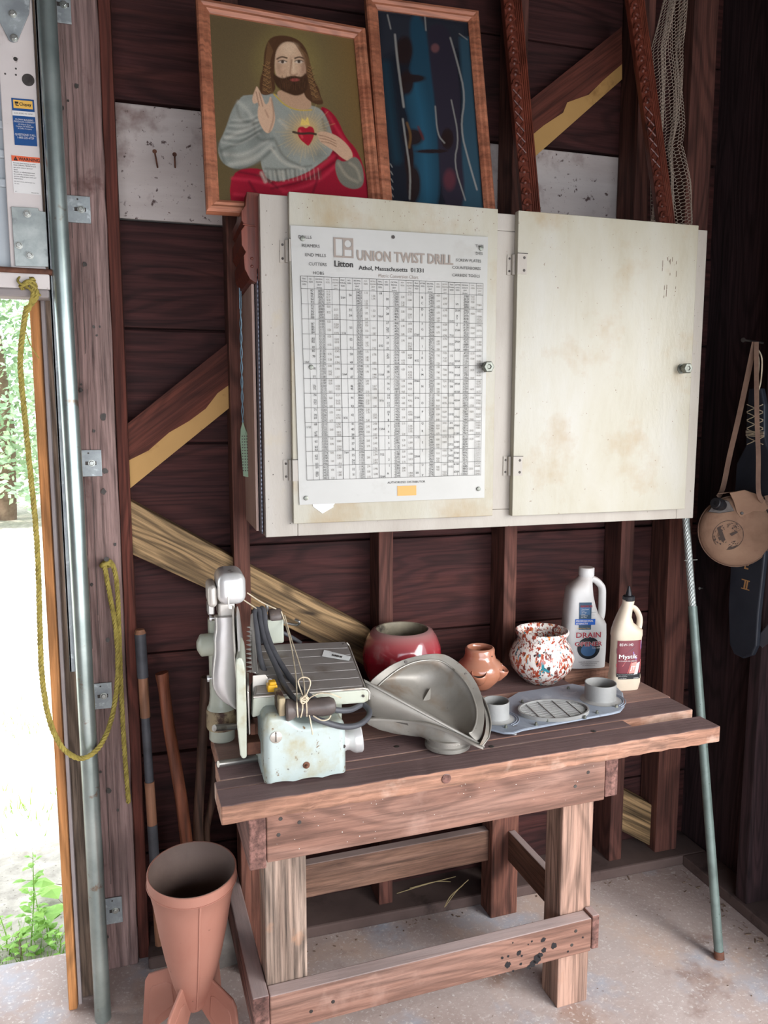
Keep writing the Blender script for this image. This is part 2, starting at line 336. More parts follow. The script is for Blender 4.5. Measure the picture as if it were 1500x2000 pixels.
M['alu_bright'] = blotch('alu_bright', [(0.3, '8d8880'), (0.7, 'a9a49b')], 9, 0.4, 0.55, 0.1, spots=(('6d675e', 20, 0.62, 0.72),))
M['red_glaze'] = blotch('red_glaze', [(0.3, '8e1426'), (0.6, 'a81c30')], 4, 0.14, bst=0.0, coat=0.6, spots=(('a07a78', 5, 0.60, 0.80),), dust=('9a7f7a', 0.85))
M['pot_inside'] = blotch('pot_inside', [(0.3, '5e5648'), (0.6, '8f8672')], 9, 0.6, bst=0.2, spots=(('35302a', 10, 0.52, 0.66),))
M['tan_glaze'] = blotch('tan_glaze', [(0.3, 'a06650'), (0.6, 'b0765c')], 4, 0.18, bst=0.0, coat=0.5, dust=('a08072', 0.35))
def speckle(name):
    m, n, p = mk(name, 0.3, 0, 0.5); v = coords(n, (1, 1, 0.45))
    c = mixc(n, gate(n, noise(n, v, 105, 3, 0.6), 0.52, 0.58), 'e4ded6', 'a8452c')
    v = coords(n, (1.1, 0.9, 0.5)); c = mixc(n, gate(n, noise(n, v, 80, 2, 0.5), 0.60, 0.63), c, '7a3a30')
    v = coords(n, (0.8, 1.2, 0.4)); c = mixc(n, gate(n, noise(n, v, 70, 2, 0.5), 0.62, 0.66), c, '2f7f8c')
    v = coords(n, (1.4, 0.8, 0.6)); c = mixc(n, gate(n, noise(n, v, 120, 2, 0.5), 0.64, 0.69), c, 'c8742c')
    v = coords(n, (0.7, 1.4, 0.5)); c = mixc(n, gate(n, noise(n, v, 95, 2, 0.5), 0.64, 0.67), c, '3c2c2c')
    n.links.new(c, p.inputs['Base Color']); p.inputs['Coat Weight'].default_value = 0.4; return m
M['speckle'] = speckle('speckle')
M['jug_white'] = blotch('jug_white', [(0.3, 'bcbab7'), (0.6, 'cccac8')], 5, 0.4, bst=0.05, dust=('8f7f76', 0.75), spots=(('b5a89e', 5, 0.62, 0.8),))
M['cream_plastic'] = blotch('cream_plastic', [(0.3, 'c0b09a'), (0.6, 'd0c2ae')], 5, 0.4, bst=0.05, dust=('a08f80', 0.5))
M['vent_paint'] = blotch('vent_paint', [(0.3, '7e8590'), (0.6, '98a0ac')], 6, 0.55, 0.2, 0.15, spots=(('b8bec6', 9, 0.56, 0.72), ('6a665f', 14, 0.64, 0.74)))
M['vent_grey'] = blotch('vent_grey', [(0.3, '807f7c'), (0.6, '9a9996')], 9, 0.6, 0.1, 0.15)
M['terracotta'] = blotch('terracotta', [(0.3, '8a5648'), (0.5, '9a6858'), (0.7, 'a27262')], 3, 0.6, bst=0.12, spots=(('8f8078', 4, 0.60, 0.78), ('6e4a3a', 40, 0.70, 0.74)))
M['rocket_inside'] = blotch('rocket_inside', [(0.3, '5a4a44'), (0.6, '78655c')], 4, 0.75, bst=0.2)
M['handle_red'] = wood('handle_red', [(0.25, '6a3a2a'), (0.6, '94583e')], 'Z', 1.0, 0.5, 0.3)
M['handle_tan'] = wood('handle_tan', [(0.25, '855a44'), (0.6, 'a8785c')], 'Z', 1.0, 0.5, 0.2)
M['handle_dark'] = wood('handle_dark', [(0.25, '46322a'), (0.6, '6a4c3c')], 'Z', 1.0, 0.7, 0.4)
M['rock'] = blotch('rock', [(0.3, '5a5450'), (0.6, '7c756f')], 9, 0.85, bst=0.6)
M['green_pole'] = blotch('green_pole', [(0.35, '5c6863'), (0.65, '717f79')], 16, 0.4, 0.2, 0.1, spots=(('37493f', 70, 0.66, 0.70), ('8a8270', 9, 0.66, 0.78)))
M['canvas'] = blotch('canvas', [(0.3, '6c5240'), (0.5, '806350'), (0.7, '8a6d58')], 9, 0.9, bst=0.4, spots=(('6a4a3a', 6, 0.58, 0.72),))
M['strap'] = blotch('strap', [(0.3, '664e42'), (0.6, '7a6050')], 20, 0.9, bst=0.3)
M['paddle'] = blotch('paddle', [(0.3, '20242c'), (0.6, '30343c')], 6, 0.45, bst=0.1)
M['gold_ink'] = flat('gold_ink', 'b98c5c', 0.5)
M['print_ink'] = flat('print_ink', '40332c', 0.8)
M['fly_green'] = flat('fly_green', 'a3bca0', 0.5)
M['wire_blue'] = flat('wire_blue', '7d9aa8', 0.4, 0.4)
M['sawblade'] = blotch('sawblade', [(0.3, '6b6c76'), (0.6, '80818a')], 8, 0.4, 0.7, 0.05)
M['leaf'] = blotch('leaf', [(0.3, '6fa03c'), (0.6, '9ac85a')], 8, 0.5, bst=0)
M['hedge'] = blotch('hedge', [(0.3, '8fb088'), (0.6, 'bcd2ae')], 1.4, 0.6, bst=0)
M['bark'] = blotch('bark', [(0.3, '6a5446'), (0.6, '84705e')], 10, 0.9)
M['straw'] = flat('straw', 'a3906a', 0.8)
M['white_paint'] = flat('white_paint', 'dcd8d0', 0.6)
M['dirtpaint'] = flat('spatter_black', '1c1a1c', 0.5)

# ------------------------------------------------------------------ setting: floor, ground, walls, studs
struct(B().box(-3.2, 1.9, -2.2, 2.16, -0.15, 0).obj('floor', M['floor']))
def gfn(u, v):
    x = -26 + 40 * u; y = 2.14 + 34 * v * v
    return V((x, y, -0.07 + 0.02 * math.sin(x * 3) * math.sin(y * 2.3) - 0.02 * y + 0.0009 * y * y))
gr = B().grid(gfn, 60, 60).obj('ground', M['gravel'], smooth=60); struct(gr)
struct(B().box(-3.2, 1.9, -1.4, 2.25, 2.9, 2.98).obj('ceiling', M['ceiling']))  # out of view, added for its effect on the light
struct(B().box(-3.2, -1.3, -1.4, -1.3, 0, 2.9).box(-1.3, 1.9, -1.4, -1.3, 2.0, 2.9).obj('wall_rear', M['dark_wall']))  # unseen; distance and header height shaped to darken the upper wall
struct(B().box(-3.2, -3.1, -1.3, 2.25, 0, 2.9).obj('wall_left', M['dark_wall']))
# back wall: horizontal siding boards with narrow gaps, one of them painted white
wb = B()
edges = [0.02, 0.262, 0.552, 0.845, 1.137, 1.425, 1.725, 2.0, 2.288, 2.58, 2.9]
for i, (a, b) in enumerate(zip(edges, edges[1:])):
    jit = random.uniform(-0.004, 0.004)
    wb.mi = 1 if i == 7 else 0
    wb.box(-0.11, 1.41 if i == 7 else 1.78, 2.16 + jit, 2.185 + jit, a + 0.003, b - 0.003)
    if i == 7: wb.mi = 0; wb.box(1.412, 1.78, 2.16 + jit, 2.185 + jit, a + 0.003, b - 0.003)
wb.mi = 0; wb.box(-0.16, 1.8, 2.19, 2.22, 0, 2.9)  # sheet added behind the boards to stop light leaking through gaps
wb.box(-3.2, -2.75, 2.19, 2.22, 0, 2.9).box(-2.75, -0.16, 2.19, 2.22, 2.15, 2.9)
struct(wb.obj('wall_back', [M['siding'], M['white_board']], bevel=0.003))
tn = [0]
def trim(b, mat, **k):
    tn[0] += 1; return struct(b.obj('trim_%d' % tn[0], mat, **k))
trim(B().box(-0.06, 1.75, 2.02, 2.185, 0, 0.035), M['sill'], bevel=0.006)
trim(B().box(0.2, 0.243, 2.06, 2.155, 0.035, 2.9), M['stud'], bevel=0.003)
trim(B().box(0.605, 0.648, 2.06, 2.155, 0.035, 2.9), M['stud'], bevel=0.003)
trim(B().box(0.996, 1.038, 2.06, 2.155, 0.035, 2.9), M['stud'], bevel=0.003)
trim(B().box(1.397, 1.444, 2.06, 2.155, 0.035, 2.9), M['stud'], bevel=0.003)
trim(B().box(1.575, 1.66, 2.06, 2.155, 0.035, 2.9), M['stud'], bevel=0.003)
# diagonal let-in braces, partly bare wood
def brace(pts, mat, y0=2.09, y1=2.15, split=None):
    b = B(); b.slab([V((x, y0, z)) for x, z in pts], (0, y1 - y0, 0)); return trim(b, mat, bevel=0.003)
def brace2(top, mid, bot, mat_a, mat_b):     # upper band painted, lower band bare; mid is the ragged paint edge
    b = B(); b.mi = 0; b.slab([V((x, 2.10, z)) for x, z in top + mid[::-1]], (0, 0.05, 0))
    b.mi = 1; b.slab([V((x, 2.10, z)) for x, z in mid + bot[::-1]], (0, 0.05, 0)); return trim(b, [mat_a, mat_b])
def px2(l, Y=2.10): return [(W(x, y, Y=Y).x, W(x, y, Y=Y).z) for x, y in l]
brace2(px2([(236, 838), (447, 668)]), px2([(240, 905), (290, 880), (330, 845), (370, 822), (402, 798), (425, 768), (450, 750)]), px2([(244, 962), (450, 795)]), M['brace_red'], M['brace_tan'])
brace2(px2([(1030, 200), (1215, 52)]), px2([(1034, 268), (1062, 245), (1100, 220), (1108, 200), (1150, 185), (1180, 155), (1215, 125)]), px2([(1038, 312), (1215, 155)]), M['brace_red'], M['brace_tan'])
brace(px2([(246, 973), (446, 1083), (705, 1218), (722, 1228), (722, 1306), (700, 1292), (446, 1168), (250, 1078)]), M['brace_straw'])
brace(px2([(1195, 1530), (1278, 1574), (1278, 1655), (1195, 1612)]), M['brace_straw'])
# right wall: siding, sill, studs
wr = B()
for k in range(3): wr.box(1.756, 1.78, 2.18 - 0.31 * (k + 1) + 0.004, 2.18 - 0.31 * k, 0.0, 2.9)
wr.box(1.785, 1.82, 1.25, 2.2, 0, 2.9).box(1.75, 1.82, -1.3, 1.25, 2.0, 2.9)  # includes an unseen header over the right opening, shaped to block high light
struct(wr.obj('wall_right', M['dark_wall']))
trim(B().box(1.655, 1.755, 1.25, 2.02, 0, 0.035), M['sill'], bevel=0.004)
for y in (1.745, 1.26):
    trim(B().box(1.665, 1.755, y, y + 0.045, 0.035, 2.9), M['dark_wall'], bevel=0.003)

# left post, jamb strips
pb = B(); n = 40
pl, pr = -0.193, -0.087
rg = []
for i in range(n + 1):
    z = 2.9 * i / n; j = lambda a: a + random.uniform(-0.0018, 0.0018)
    zz = max(z, 0.0)
    rg.append([V((j(pl), j(2.055), zz)), V((j(pr), j(2.055), zz)), V((j(pr) + 0.002, 2.15, zz)), V((j(pl), 2.15, zz))])
pb.rings(rg)
pb.mi = 1; pr_rnd = random.Random(31)
for (x0, dz) in ((0.26, 0.0), (0.42, 0.0)):              # long drying cracks
    zc = 0.25
    while zc < 2.8:
        L_ = pr_rnd.uniform(0.15, 0.6); xx = pl + (pr - pl) * x0
        pb.poly([V((xx - 0.0006, 2.0518, zc)), V((xx + 0.0006, 2.0518, zc)), V((xx + 0.0008 + .001, 2.0518, zc + L_ / 2)), V((xx + 0.0004, 2.0518, zc + L_)), V((xx - 0.0004, 2.0518, zc + L_)), V((xx + .0008, 2.0518, zc + L_ / 2))]); zc += L_ + pr_rnd.uniform(0.01, 0.2)
for px_, py_, r_ in ((133, 197, 2), (122, 211, 3), (150, 168, 4), (165, 516, 4), (183, 638, 3), (189, 655, 2), (195, 638, 2), (158, 762, 4), (159, 751, 2), (202, 814, 6), (183, 842, 3), (152, 816, 3), (206, 920, 5), (202, 960, 5), (172, 1157, 3), (179, 1142, 3), (210, 1250, 4), (190, 1518, 3), (196, 1508, 3), (212, 1545, 5), (230, 1582, 3), (210, 1830, 3), (225, 1063, 3)):
    c_ = W(px_, py_, Y=2.0518); rr = r_ / 1500 * 2.2
    pb.poly([c_ + V((rr * pr_rnd.uniform(.6, 1.1) * math.cos(2 * PI * k / 9), 0, rr * pr_rnd.uniform(.7, 1.3) * math.sin(2 * PI * k / 9))) for k in range(9)])
trim(pb, [M['post'], M['iron']], bevel=0.004)
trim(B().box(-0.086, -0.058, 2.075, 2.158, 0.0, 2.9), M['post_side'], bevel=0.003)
a = W(108, 1000, Y=2.0)
trim(B().box(a.x, -0.195, 1.968, 2.14, 0.0, 2.9), M['weathered'], bevel=0.004)
a = W(85, 1000, Y=1.93); b_ = W(100, 1000, Y=1.93); c_ = W(109, 1000, Y=1.93)
trim(B().box(a.x - 0.006, b_.x - 0.002, 1.93, 1.965, 0.0, 2.9), M['cedar'], bevel=0.003)
trim(B().box(b_.x - 0.001, c_.x - 0.002, 1.945, 1.965, 0.0, 2.9), M['vinyl'], bevel=0.002)
trim(B().box(-2.8, -2.7, 1.95, 2.18, 0.0, 2.9), M['post'], bevel=0.004)

# ------------------------------------------------------------------ overhead door, half open
dY = 1.895
door = struct(thing('door_1', '', '', (-1.4, dY, 1.76))); del door['label']; del door['category']
DR = W(78, 300, Y=dY).x; DB = 1.762
pn = B().box(-2.6, DR - 0.01, dY + 0.012, dY + 0.035, DB + 0.02, 2.85)
for z in (1.99, 2.05, 2.11, 2.30, 2.36, 2.42): pn.box(-2.6, DR - 0.03, dY + 0.004, dY + 0.013, z, z + 0.018)
pn.obj('panel', M['door_panel'], door, bevel=0.003)
stl = W(8, 300, Y=dY).x
B().box(stl, DR, dY - 0.002, dY + 0.012, DB + 0.045, 2.85).obj('stile', M['door_paint'], door, bevel=0.002)
B().box(-2.6, W(100, 570, Y=dY).x, dY - 0.02, dY + 0.03, DB + 0.012, DB + 0.045).obj('bottom_rail', M['door_paint'], door, bevel=0.003)
B().box(-2.6, W(98, 570, Y=dY).x, dY - 0.022, dY + 0.03, DB - 0.006, DB + 0.012).obj('seal', M['rubber'], door, bevel=0.004)
def onp(Y): return lambda px, py: W(px, py, Y=Y)
q = onp(dY - 0.004)
hb = B().slab([q(-12, -20), q(60, -20), q(57, 28), q(34, 82), q(26, 84), q(18, 80), q(0, 45), q(-12, 20)], (0, -0.003, 0))
hg = hb.obj('hinge', M['galv_dull'], door, bevel=0.0008)
def hexbolt(p, parent, r=0.006, name='bolt', d=(0, -1, 0), h=0.005, mat=None):
    b = B(); m = alongz(p, d); b.lathe([(r * 1.35, 0), (r * 1.35, 0.0012)], m, 20); b.lathe([(r, 0.001), (r, h), (r * 0.8, h + 0.001)], m, 6)
    return b.obj(name, mat or M['bolt'], parent, bevel=0.0004)
for p in ((25, 27), (28, 74)): hexbolt(W(*p, Y=dY - 0.008), hg)
q = onp(dY - 0.004)
bb = B().slab([q(22, 404), q(75, 407), q(76, 412), q(92, 415), q(100, 430), q(104, 522), q(30, 520)], (0, -0.003, 0)).obj('bottom_bracket', M['galv'], door, bevel=0.0008)
for p in ((53, 418), (37, 479), (58, 499)): hexbolt(W(*p, Y=dY - 0.008), bb)
B().tube([W(-10, 526, Y=1.88), W(112, 533, Y=1.88)], 0.007, 10).obj('roller_shaft', M['rust'], door, smooth=50)
hole = B(); m = alongz(W(55, 156, Y=dY - 0.0025), (0, -1, 0)); hole.lathe([(0.0125, -0.0006), (0.0125, 0)], m, 28)
m = alongz(W(30, 115, Y=dY - 0.0025), (0, -1, 0)); hole.lathe([(0.0042, -0.0006), (0.0042, 0)], m, 20)
for p in ((10, 144), (31, 134), (31, 146)): m = alongz(W(*p, Y=dY - 0.0025), (0, -1, 0)); hole.lathe([(0.002, -0.0006), (0.002, 0)], m, 12)
hole.obj('drilled_hole', M['iron'], door)
def decal(corners, off=(0, 0, 0)):     # map (u,v) in 0..1 (v up) on a quad TL,TR,BR,BL
    tl, tr, br, bl = [V(c) + V(off) for c in corners]
    return lambda u, v: (tl * (1 - u) + tr * u) * v + (bl * (1 - u) + br * u) * (1 - v)
def quad(b, f, u0, u1, v0, v1, mi=0):
    b.mi = mi; b.poly([f(u0, v0), f(u1, v0), f(u1, v1), f(u0, v1)])
# blue maker's label
YL = dY - 0.0032
cs = [W(22, 191, Y=YL), W(66, 195, Y=YL), W(73, 286, Y=YL), W(29, 283, Y=YL)]
f = decal(cs); g = decal(cs, (0, -0.0006, 0)); asp = 2.02
gg = lambda x, y: g(x, y / asp)
b = B(); quad(b, f, 0, 1, 0, 1, 0); quad(b, decal(cs, (0, -0.0003, 0)), 0.07, 0.93, 0.79, 0.965, 1); quad(b, decal(cs, (0, -0.0003, 0)), 0, 1, 0.63, 0.735, 2)
b.mi = 3; b.text('Clopay', gg, 0.60, 1.72, 0.19, bold=0.02); b.text('DOOR MODEL NO. 4 0MWT', gg, 0.5, 1.35, 0.085, wide=0.8)
gb = lambda u0, u1, v0, v1: quad(b, g, u0, u1, v0, v1, 3)
gb(0.14, 0.3, 0.885, 0.93); gb(0.14, 0.24, 0.865, 0.88); gb(0.17, 0.31, 0.84, 0.858)
b.mi = 2
for t, y, s_, wd in (('CLOPAY BUILDING', 1.08, 0.10, .95), ('PRODUCTS COMPANY', 0.985, 0.10, .9), ('312 Walnut Street', 0.88, 0.085, .9), ('Cincinnati, OH 45202-4024', 0.79, 0.085, .82), ('A Griffon Company', 0.70, 0.085, .9), ('QUESTIONS? CALL', 0.42, 0.13, .85), ('1-800-225-6729', 0.29, 0.13, .9)):
    b.text(t, gg, 0.5, y, s_, wide=wd)
b.obj('maker_label', [M['blue_label'], M['label_yellow'], M['label_white'], M['ink']], door, nrm=False, label='blue and yellow paper label')
cs = [W(22, 302, Y=YL), W(78, 307, Y=YL), W(80, 381, Y=YL), W(27, 376, Y=YL)]
f = decal(cs); g = decal(cs, (0, -0.0006, 0)); asp = 1.33; gg = lambda x, y: g(x, y / asp)
b = B(); quad(b, f, 0, 1, 0, 1, 0); quad(b, decal(cs, (0, -0.0003, 0)), 0, 1, 0.84, 0.985, 1)
b.mi = 2; b.text('WARNING', gg, 0.62, 1.15, 0.155, bold=0.02); b.poly([g(0.07, 0.855), g(0.22, 0.855), g(0.145, 0.97)])
b.mi = 1; b.text('!', lambda x, y: g(x, y / asp) + V((0, -.0003, 0)), 0.147, 1.15, 0.1)
b.mi = 2
for i, t in enumerate(['Bottom door bracket is under', 'HIGH SPRING TENSION and', 'can cause severe injury or', 'death.', 'Repairs or adjustments must', 'be made by a trained service', 'person using proper tools and', 'instructions.', 'DO NOT remove, cover or paint over', 'this label.']):
    b.text(t, gg, 0.05, 1.03 - 0.078 * i - (0.02 if i > 7 else 0), 0.068 if i < 8 else 0.05, 'L', wide=0.95)
b.text('#31', gg, .05, .03, .05, 'L'); b.text('P/N 0101742', gg, .65, .03, .05, 'L')
b.obj('warning_label', [M['label_white'], M['label_orange'], M['ink']], door, nrm=False, label='orange and white warning label')

# vertical door track and pipe
tk = B().box(DR + 0.006, DR + 0.011, 1.885, 1.93, 0.9, 2.85).box(DR + 0.006, DR + 0.02, 1.885, 1.888, 0.9, 2.85)
tag(tk.obj('door_track', M['galv_dull'], bevel=0.001), 'thin galvanised roller track behind the tall pipe beside the door', 'track')
px = [W(88, -40, Y=1.88), W(200, 1990, Y=1.88)]
pp = B(); px[1].z = 0.0; pp.tube(smoothpath([V((-0.182, 1.88, 2.85)), V((-0.1775, 1.88, 1.85)), V((-0.1735, 1.88, 1.28)), V((-0.169, 1.88, 0.0))], 6), 0.0195, 28)
tag(pp.obj('steel_pipe', M['pipe'], smooth=50), 'tall galvanised steel pipe standing beside the wooden door post', 'pipe')
# track brackets on the post
desc = ['topmost, cut off by the upper edge', 'second from top, by the white board', 'at mid height, beside the tan diagonal brace', 'behind the hanging yellow rope, near bench height', 'lowest, just above the foot of the post']
for i, (x0, y0, x1, y1) in enumerate([(100, -30, 140, 48), (130, 381, 178, 437), (150, 879, 200, 930), (177, 1336, 220, 1382), (203, 1756, 240, 1800)]):
    a = W(x0, y0, Y=2.05); c = W(x1, y1, Y=2.05)
    t = thing('track_bracket', 'galvanised angle bracket on the door post, ' + desc[i], 'bracket', (a.x, 2.05, c.z), 'angle brackets on the door post')
    p = B().box(a.x, c.x, 2.048, 2.0515, c.z, a.z).box(a.x - 0.002, a.x + 0.001, 1.93, 2.0515, c.z + 0.004, a.z - 0.008).obj('plate', M['galv_dull'], t, bevel=0.001)
    cx = (a.x + c.x) / 2 + 0.003; cz = (a.z + c.z) / 2
    s_ = B(); m = T(cx, 2.0478, cz); s_.box(-0.013, 0.013, -0.0004, 0.001, -0.0045, 0.0045, m); s_.obj('slot', M['iron'], t)
    hexbolt(V((cx + 0.002, 2.0475, cz)), t, 0.0065)
    s_ = B(); s_.lathe([(0.0022, 0), (0.0022, 0.0006)], alongz((cx - 0.005, 2.048, a.z - 0.008), (0, -1, 0)), 12); s_.obj('screw_hole', M['iron'], t)

# ropes : three strands twisted together
def rope_strands(b, path, r, pitch):
    pts = smoothpath(path, 10); L = [0]
    for a, c in zip(pts, pts[1:]): L.append(L[-1] + (c - a).length)
    N = int(L[-1] / pitch * 7); res = []; j = 0
    for i in range(N + 1):
        s = L[-1] * i / N
        while j < len(L) - 2 and L[j + 1] < s: j += 1
        res.append(pts[j].lerp(pts[j + 1], (s - L[j]) / max(L[j + 1] - L[j], 1e-6)))
    up = V((0, 1, 0.01))
    for k in range(3):
        out = []
        for i, p in enumerate(res):
            t = (res[min(i + 1, N)] - res[max(i - 1, 0)]).normalized(); u = (up - t * up.dot(t)).normalized(); v = t.cross(u)
            a = 2 * PI * (i / 7 + k / 3); out.append(p + (u * math.cos(a) + v * math.sin(a)) * r * 0.5)
        b.tube(out, r * 0.58, 5)
A = lambda x, y, Y: W(x, y, Y=Y)
rb = B(); rp = [A(52, 600, 1.86), A(43, 660, 1.86), A(40, 720, 1.86), A(50, 830, 1.87), A(60, 930, 1.87), A(70, 1030, 1.87), A(75, 1120, 1.87), A(78, 1230, 1.86), A(82, 1320, 1.85), A(95, 1400, 1.84), A(118, 1455, 1.84), A(150, 1480, 1.84), A(180, 1473, 1.84), A(205, 1440, 1.88), A(222, 1385, 1.94), A(230, 1310, 1.99), A(226, 1230, 2.02), A(214, 1160, 2.03), A(204, 1105, 2.035)]
rope_strands(rb, rp, 0.0062, 0.03)
rope_strands(rb, [A(204, 1105, 2.035), A(210, 1095, 2.03), A(222, 1108, 2.035), A(229, 1150, 2.035), A(232, 1220, 2.035), A(236, 1330, 2.035), A(242, 1450, 2.035), A(251, 1568, 2.035)], 0.0062, 0.03)
for k in range(3):
    kn = []; c = A(206, 1104, 2.03)
    for i in range(14): a = 2 * PI * i / 13; kn.append(c + V((0.011 * math.cos(a), -0.012 * math.sin(a) - 0.003, 0.003 * k + 0.006 * math.sin(a + k))))
    rb.tube(kn, 0.004, 6)
tag(rb.obj('door_rope', M['rope'], smooth=60), 'long yellow braided rope looping from the raised door to a nail in the post', 'rope')
kb = B(); c = A(60, 548, 1.87)
for k in range(6):
    a0 = random.uniform(0, 6.28); kn = []
    for i in range(14): a = a0 + 2 * PI * i / 13; kn.append(c + V((0.014 * math.cos(a) + 0.003 * (k - 4), 0.010 * math.sin(a), 0.011 * math.sin(a + k) - 0.004 * k)))
    kb.tube(kn, 0.0026, 6)
for dx, dz in ((0.012, -0.05), (0.004, -0.065)): rope_strands(kb, [c, c + V((dx, -0.008, -0.03)), c + V((dx - 0.012, -0.004, dz)), A(52, 602, 1.86)], 0.005, 0.025)
kb.tube(smoothpath([A(51, 650, 1.862), A(60, 675, 1.86), A(76, 700, 1.858)]), 0.0012, 5)
tag(kb.obj('rope_knot', M['rope'], smooth=60), 'frayed yellow twine knotted round the roller shaft under the raised door', 'twine')
b = B(); b.tube([A(210, 1094, 2.06), A(208, 1092, 2.0)], 0.0028, 8); b.lathe([(0.006, 0), (0.006, 0.0015)], alongz(A(208, 1092, 2.0), (0, -1, 0.1)), 12)
tag(b.obj('nail', M['iron'], smooth=40), 'nail in the door post holding the yellow rope', 'nail')

# nails in the white board
for i, (p, tilt) in enumerate((((302, 296), (308, 328)), ((341, 302), (342, 328)))):
    b = B(); h = A(*p, 2.10); t_ = A(*tilt, 2.163); b.tube([h, t_], 0.0022, 8); b.lathe([(0.0055, 0), (0.0055, 0.0015)], alongz(h, h - t_), 12)
    tag(b.obj('nail', M['rust'], smooth=40), ['leftmost', 'rightmost'][i] + ' of two rusty nails jutting from the white wall board', 'nail', 'rusty nails in the white board')
# chalk marks
b = B()
def stroke(b, p, q_, Y, w_=0.0011):
    a = A(*p, Y); c = A(*q_, Y); d = (c - a).normalized(); n_ = d.cross(V((0, 1, 0))) * w_; b.poly([a - n_, c - n_, c + n_, a + n_])
for i in range(5): stroke(b, (405, 450 + i * 22), (426, 462 + i * 18), 2.158); stroke(b, (424, 448 + i * 22), (404, 462 + i * 19), 2.158)
for i in range(6): stroke(b, (400, 522 + i * 10), (432, 523 + i * 9), 2.158, 0.0008)
stroke(b, (410, 505), (402, 565), 2.158)
for x in (412, 420, 428): stroke(b, (x, 515), (x - 2, 570), 2.158, 0.0008)
tag(b.obj('chalk_marks', M['straw']), 'scratched pale crosses and lines on the dark siding left of the cabinet', 'chalk marks')

# ------------------------------------------------------------------ wall cabinet
CX0, CX1, CZ0, CZ1, CY = 0.247, 1.430, 1.217, 1.986, 1.775
cab = thing('wall_cabinet', 'wide cream painted two door wall cabinet hung above the workbench', 'cabinet', (0.84, 1.9, CZ0))
b = B().box(CX0, CX0 + 0.018, CY + 0.019, 2.055, CZ0, CZ1).box(CX1 - 0.018, CX1, CY + 0.019, 2.055, CZ0, CZ1)
b.mi = 0; b.box(CX0 + .018, CX1 - .018, CY + 0.019, 2.055, CZ1 - 0.018, CZ1).box(CX0 + .018, CX1 - .018, CY + 0.019, 2.055, CZ0 + 0.004, CZ0 + 0.022).box(CX0 + .018, CX1 - .018, 2.04, 2.055, CZ0 + .022, CZ1 - .018).box(CX0 + .018, CX1 - .018, CY + 0.03, 2.04, 1.6, 1.618)
b.obj('case', M['cab_side'], cab, bevel=0.002)
b = B().box(CX0, CX0 + 0.075, CY, CY + 0.019, CZ0, CZ1).box(CX1 - 0.055, CX1, CY, CY + 0.019, CZ0, CZ1).box(0.80, 0.885, CY, CY + 0.019, CZ0 + 0.0455, CZ1 - .0405)
b.box(CX0 + 0.0755, CX1 - 0.0555, CY, CY + 0.019, CZ0, CZ0 + 0.045).box(CX0 + 0.0755, CX1 - 0.0555, CY, CY + 0.019, CZ1 - 0.04, CZ1)
b.obj('face_frame', M['cabinet'], cab, bevel=0.0015)
def cdoor(x0, x1, z0, z1, hinges, knob):
    d = B().box(x0, x1, CY - 0.020, CY - 0.001, z0, z1).obj('door', M['cab_door'], cab, bevel=0.0015)
    for hz in hinges:
        h = B().box(x0 - 0.019, x0 - 0.001, CY - 0.0025, CY - 0.0005, hz - 0.024, hz + 0.024).tube([V((x0 - 0.004, CY - 0.006, hz - 0.024)), V((x0 - 0.004, CY - 0.006, hz + 0.024))], 0.0045, 12)
        h.box(x0 - 0.001, x0 + 0.024, CY - 0.0225, CY - 0.0205, hz - 0.024, hz + 0.024)
        ho = h.obj('hinge', M['cabinet'], d, smooth=40)
        for s_ in (-0.015, 0.015):
            B().lathe([(0.0035, 0), (0.003, 0.001)], alongz((x0 + 0.017, CY - 0.0225, hz + s_), (0, -1, 0)), 10).obj('screw', M['iron'], d)
            B().lathe([(0.003, 0), (0.0025, 0.001)], alongz((x0 - 0.013, CY - 0.0025, hz + s_), (0, -1, 0)), 10).obj('screw', M['iron'], d)
        B().box(x0 - 0.001, x0 + 0.026, CY - 0.0228, CY - 0.0206, hz + 0.0242, hz + 0.0258).obj('hinge_edge', M['iron'], d)
    k = W(*knob, Y=CY - 0.03); m = alongz((k.x - 0.004, CY - 0.020, k.z), (0, -1, 0))
    kb = B().lathe([(0.013, 0), (0.013, 0.003), (0.008, 0.004), (0.008, 0.014)], m, 20)
    kb.lathe([(0.0125, 0.014), (0.0145, 0.017), (0.0145, 0.027), (0.0125, 0.030), (0.006, 0.030), (0.005, 0.027)], m @ Matrix.Rotation(0.3, 4, 'Z'), 6)
    kb.obj('knob', M['oldbrass'], d, bevel=0.0006)
    return d
dl = cdoor(0.309, 0.814, 1.249, 1.990, (W(555, 492, Y=CY).z, W(568, 918, Y=CY).z), (952, 717))
dr = cdoor(0.868, 1.386, 1.246, 1.991, (W(1000, 518, Y=CY).z, W(988, 910, Y=CY).z), (1338, 720))
# paint chips, scratches and stains
b = B()
rnd = random.Random(3)
def chip(b, x, z, r, y):
    b.poly([V((x + r * rnd.uniform(0.4, 1) * math.cos(a), y, z + r * rnd.uniform(0.4, 1.2) * math.sin(a))) for a in [2 * PI * k / 7 for k in range(7)]])
for k in range(55): chip(b, 0.309 + 0.5 * rnd.random(), 1.93 + 0.058 * rnd.random(), rnd.uniform(0.0004, 0.0014), CY - 0.0212)
for k in range(60): chip(b, 0.875 + 0.5 * rnd.random(), 1.25 + 0.735 * rnd.random() ** 0.7, rnd.uniform(0.0004, 0.0013), CY - 0.0212)
for k in range(14): x = rnd.gauss(1.30, 0.012); z = rnd.uniform(1.80, 1.90); b.box(x, x + 0.0006, CY - 0.0213, CY - 0.0208, z, z + rnd.uniform(0.005, 0.018))
b.obj('paint_chip', M['rust'], cab, nrm=False)['kind'] = 'stuff'
b = B()
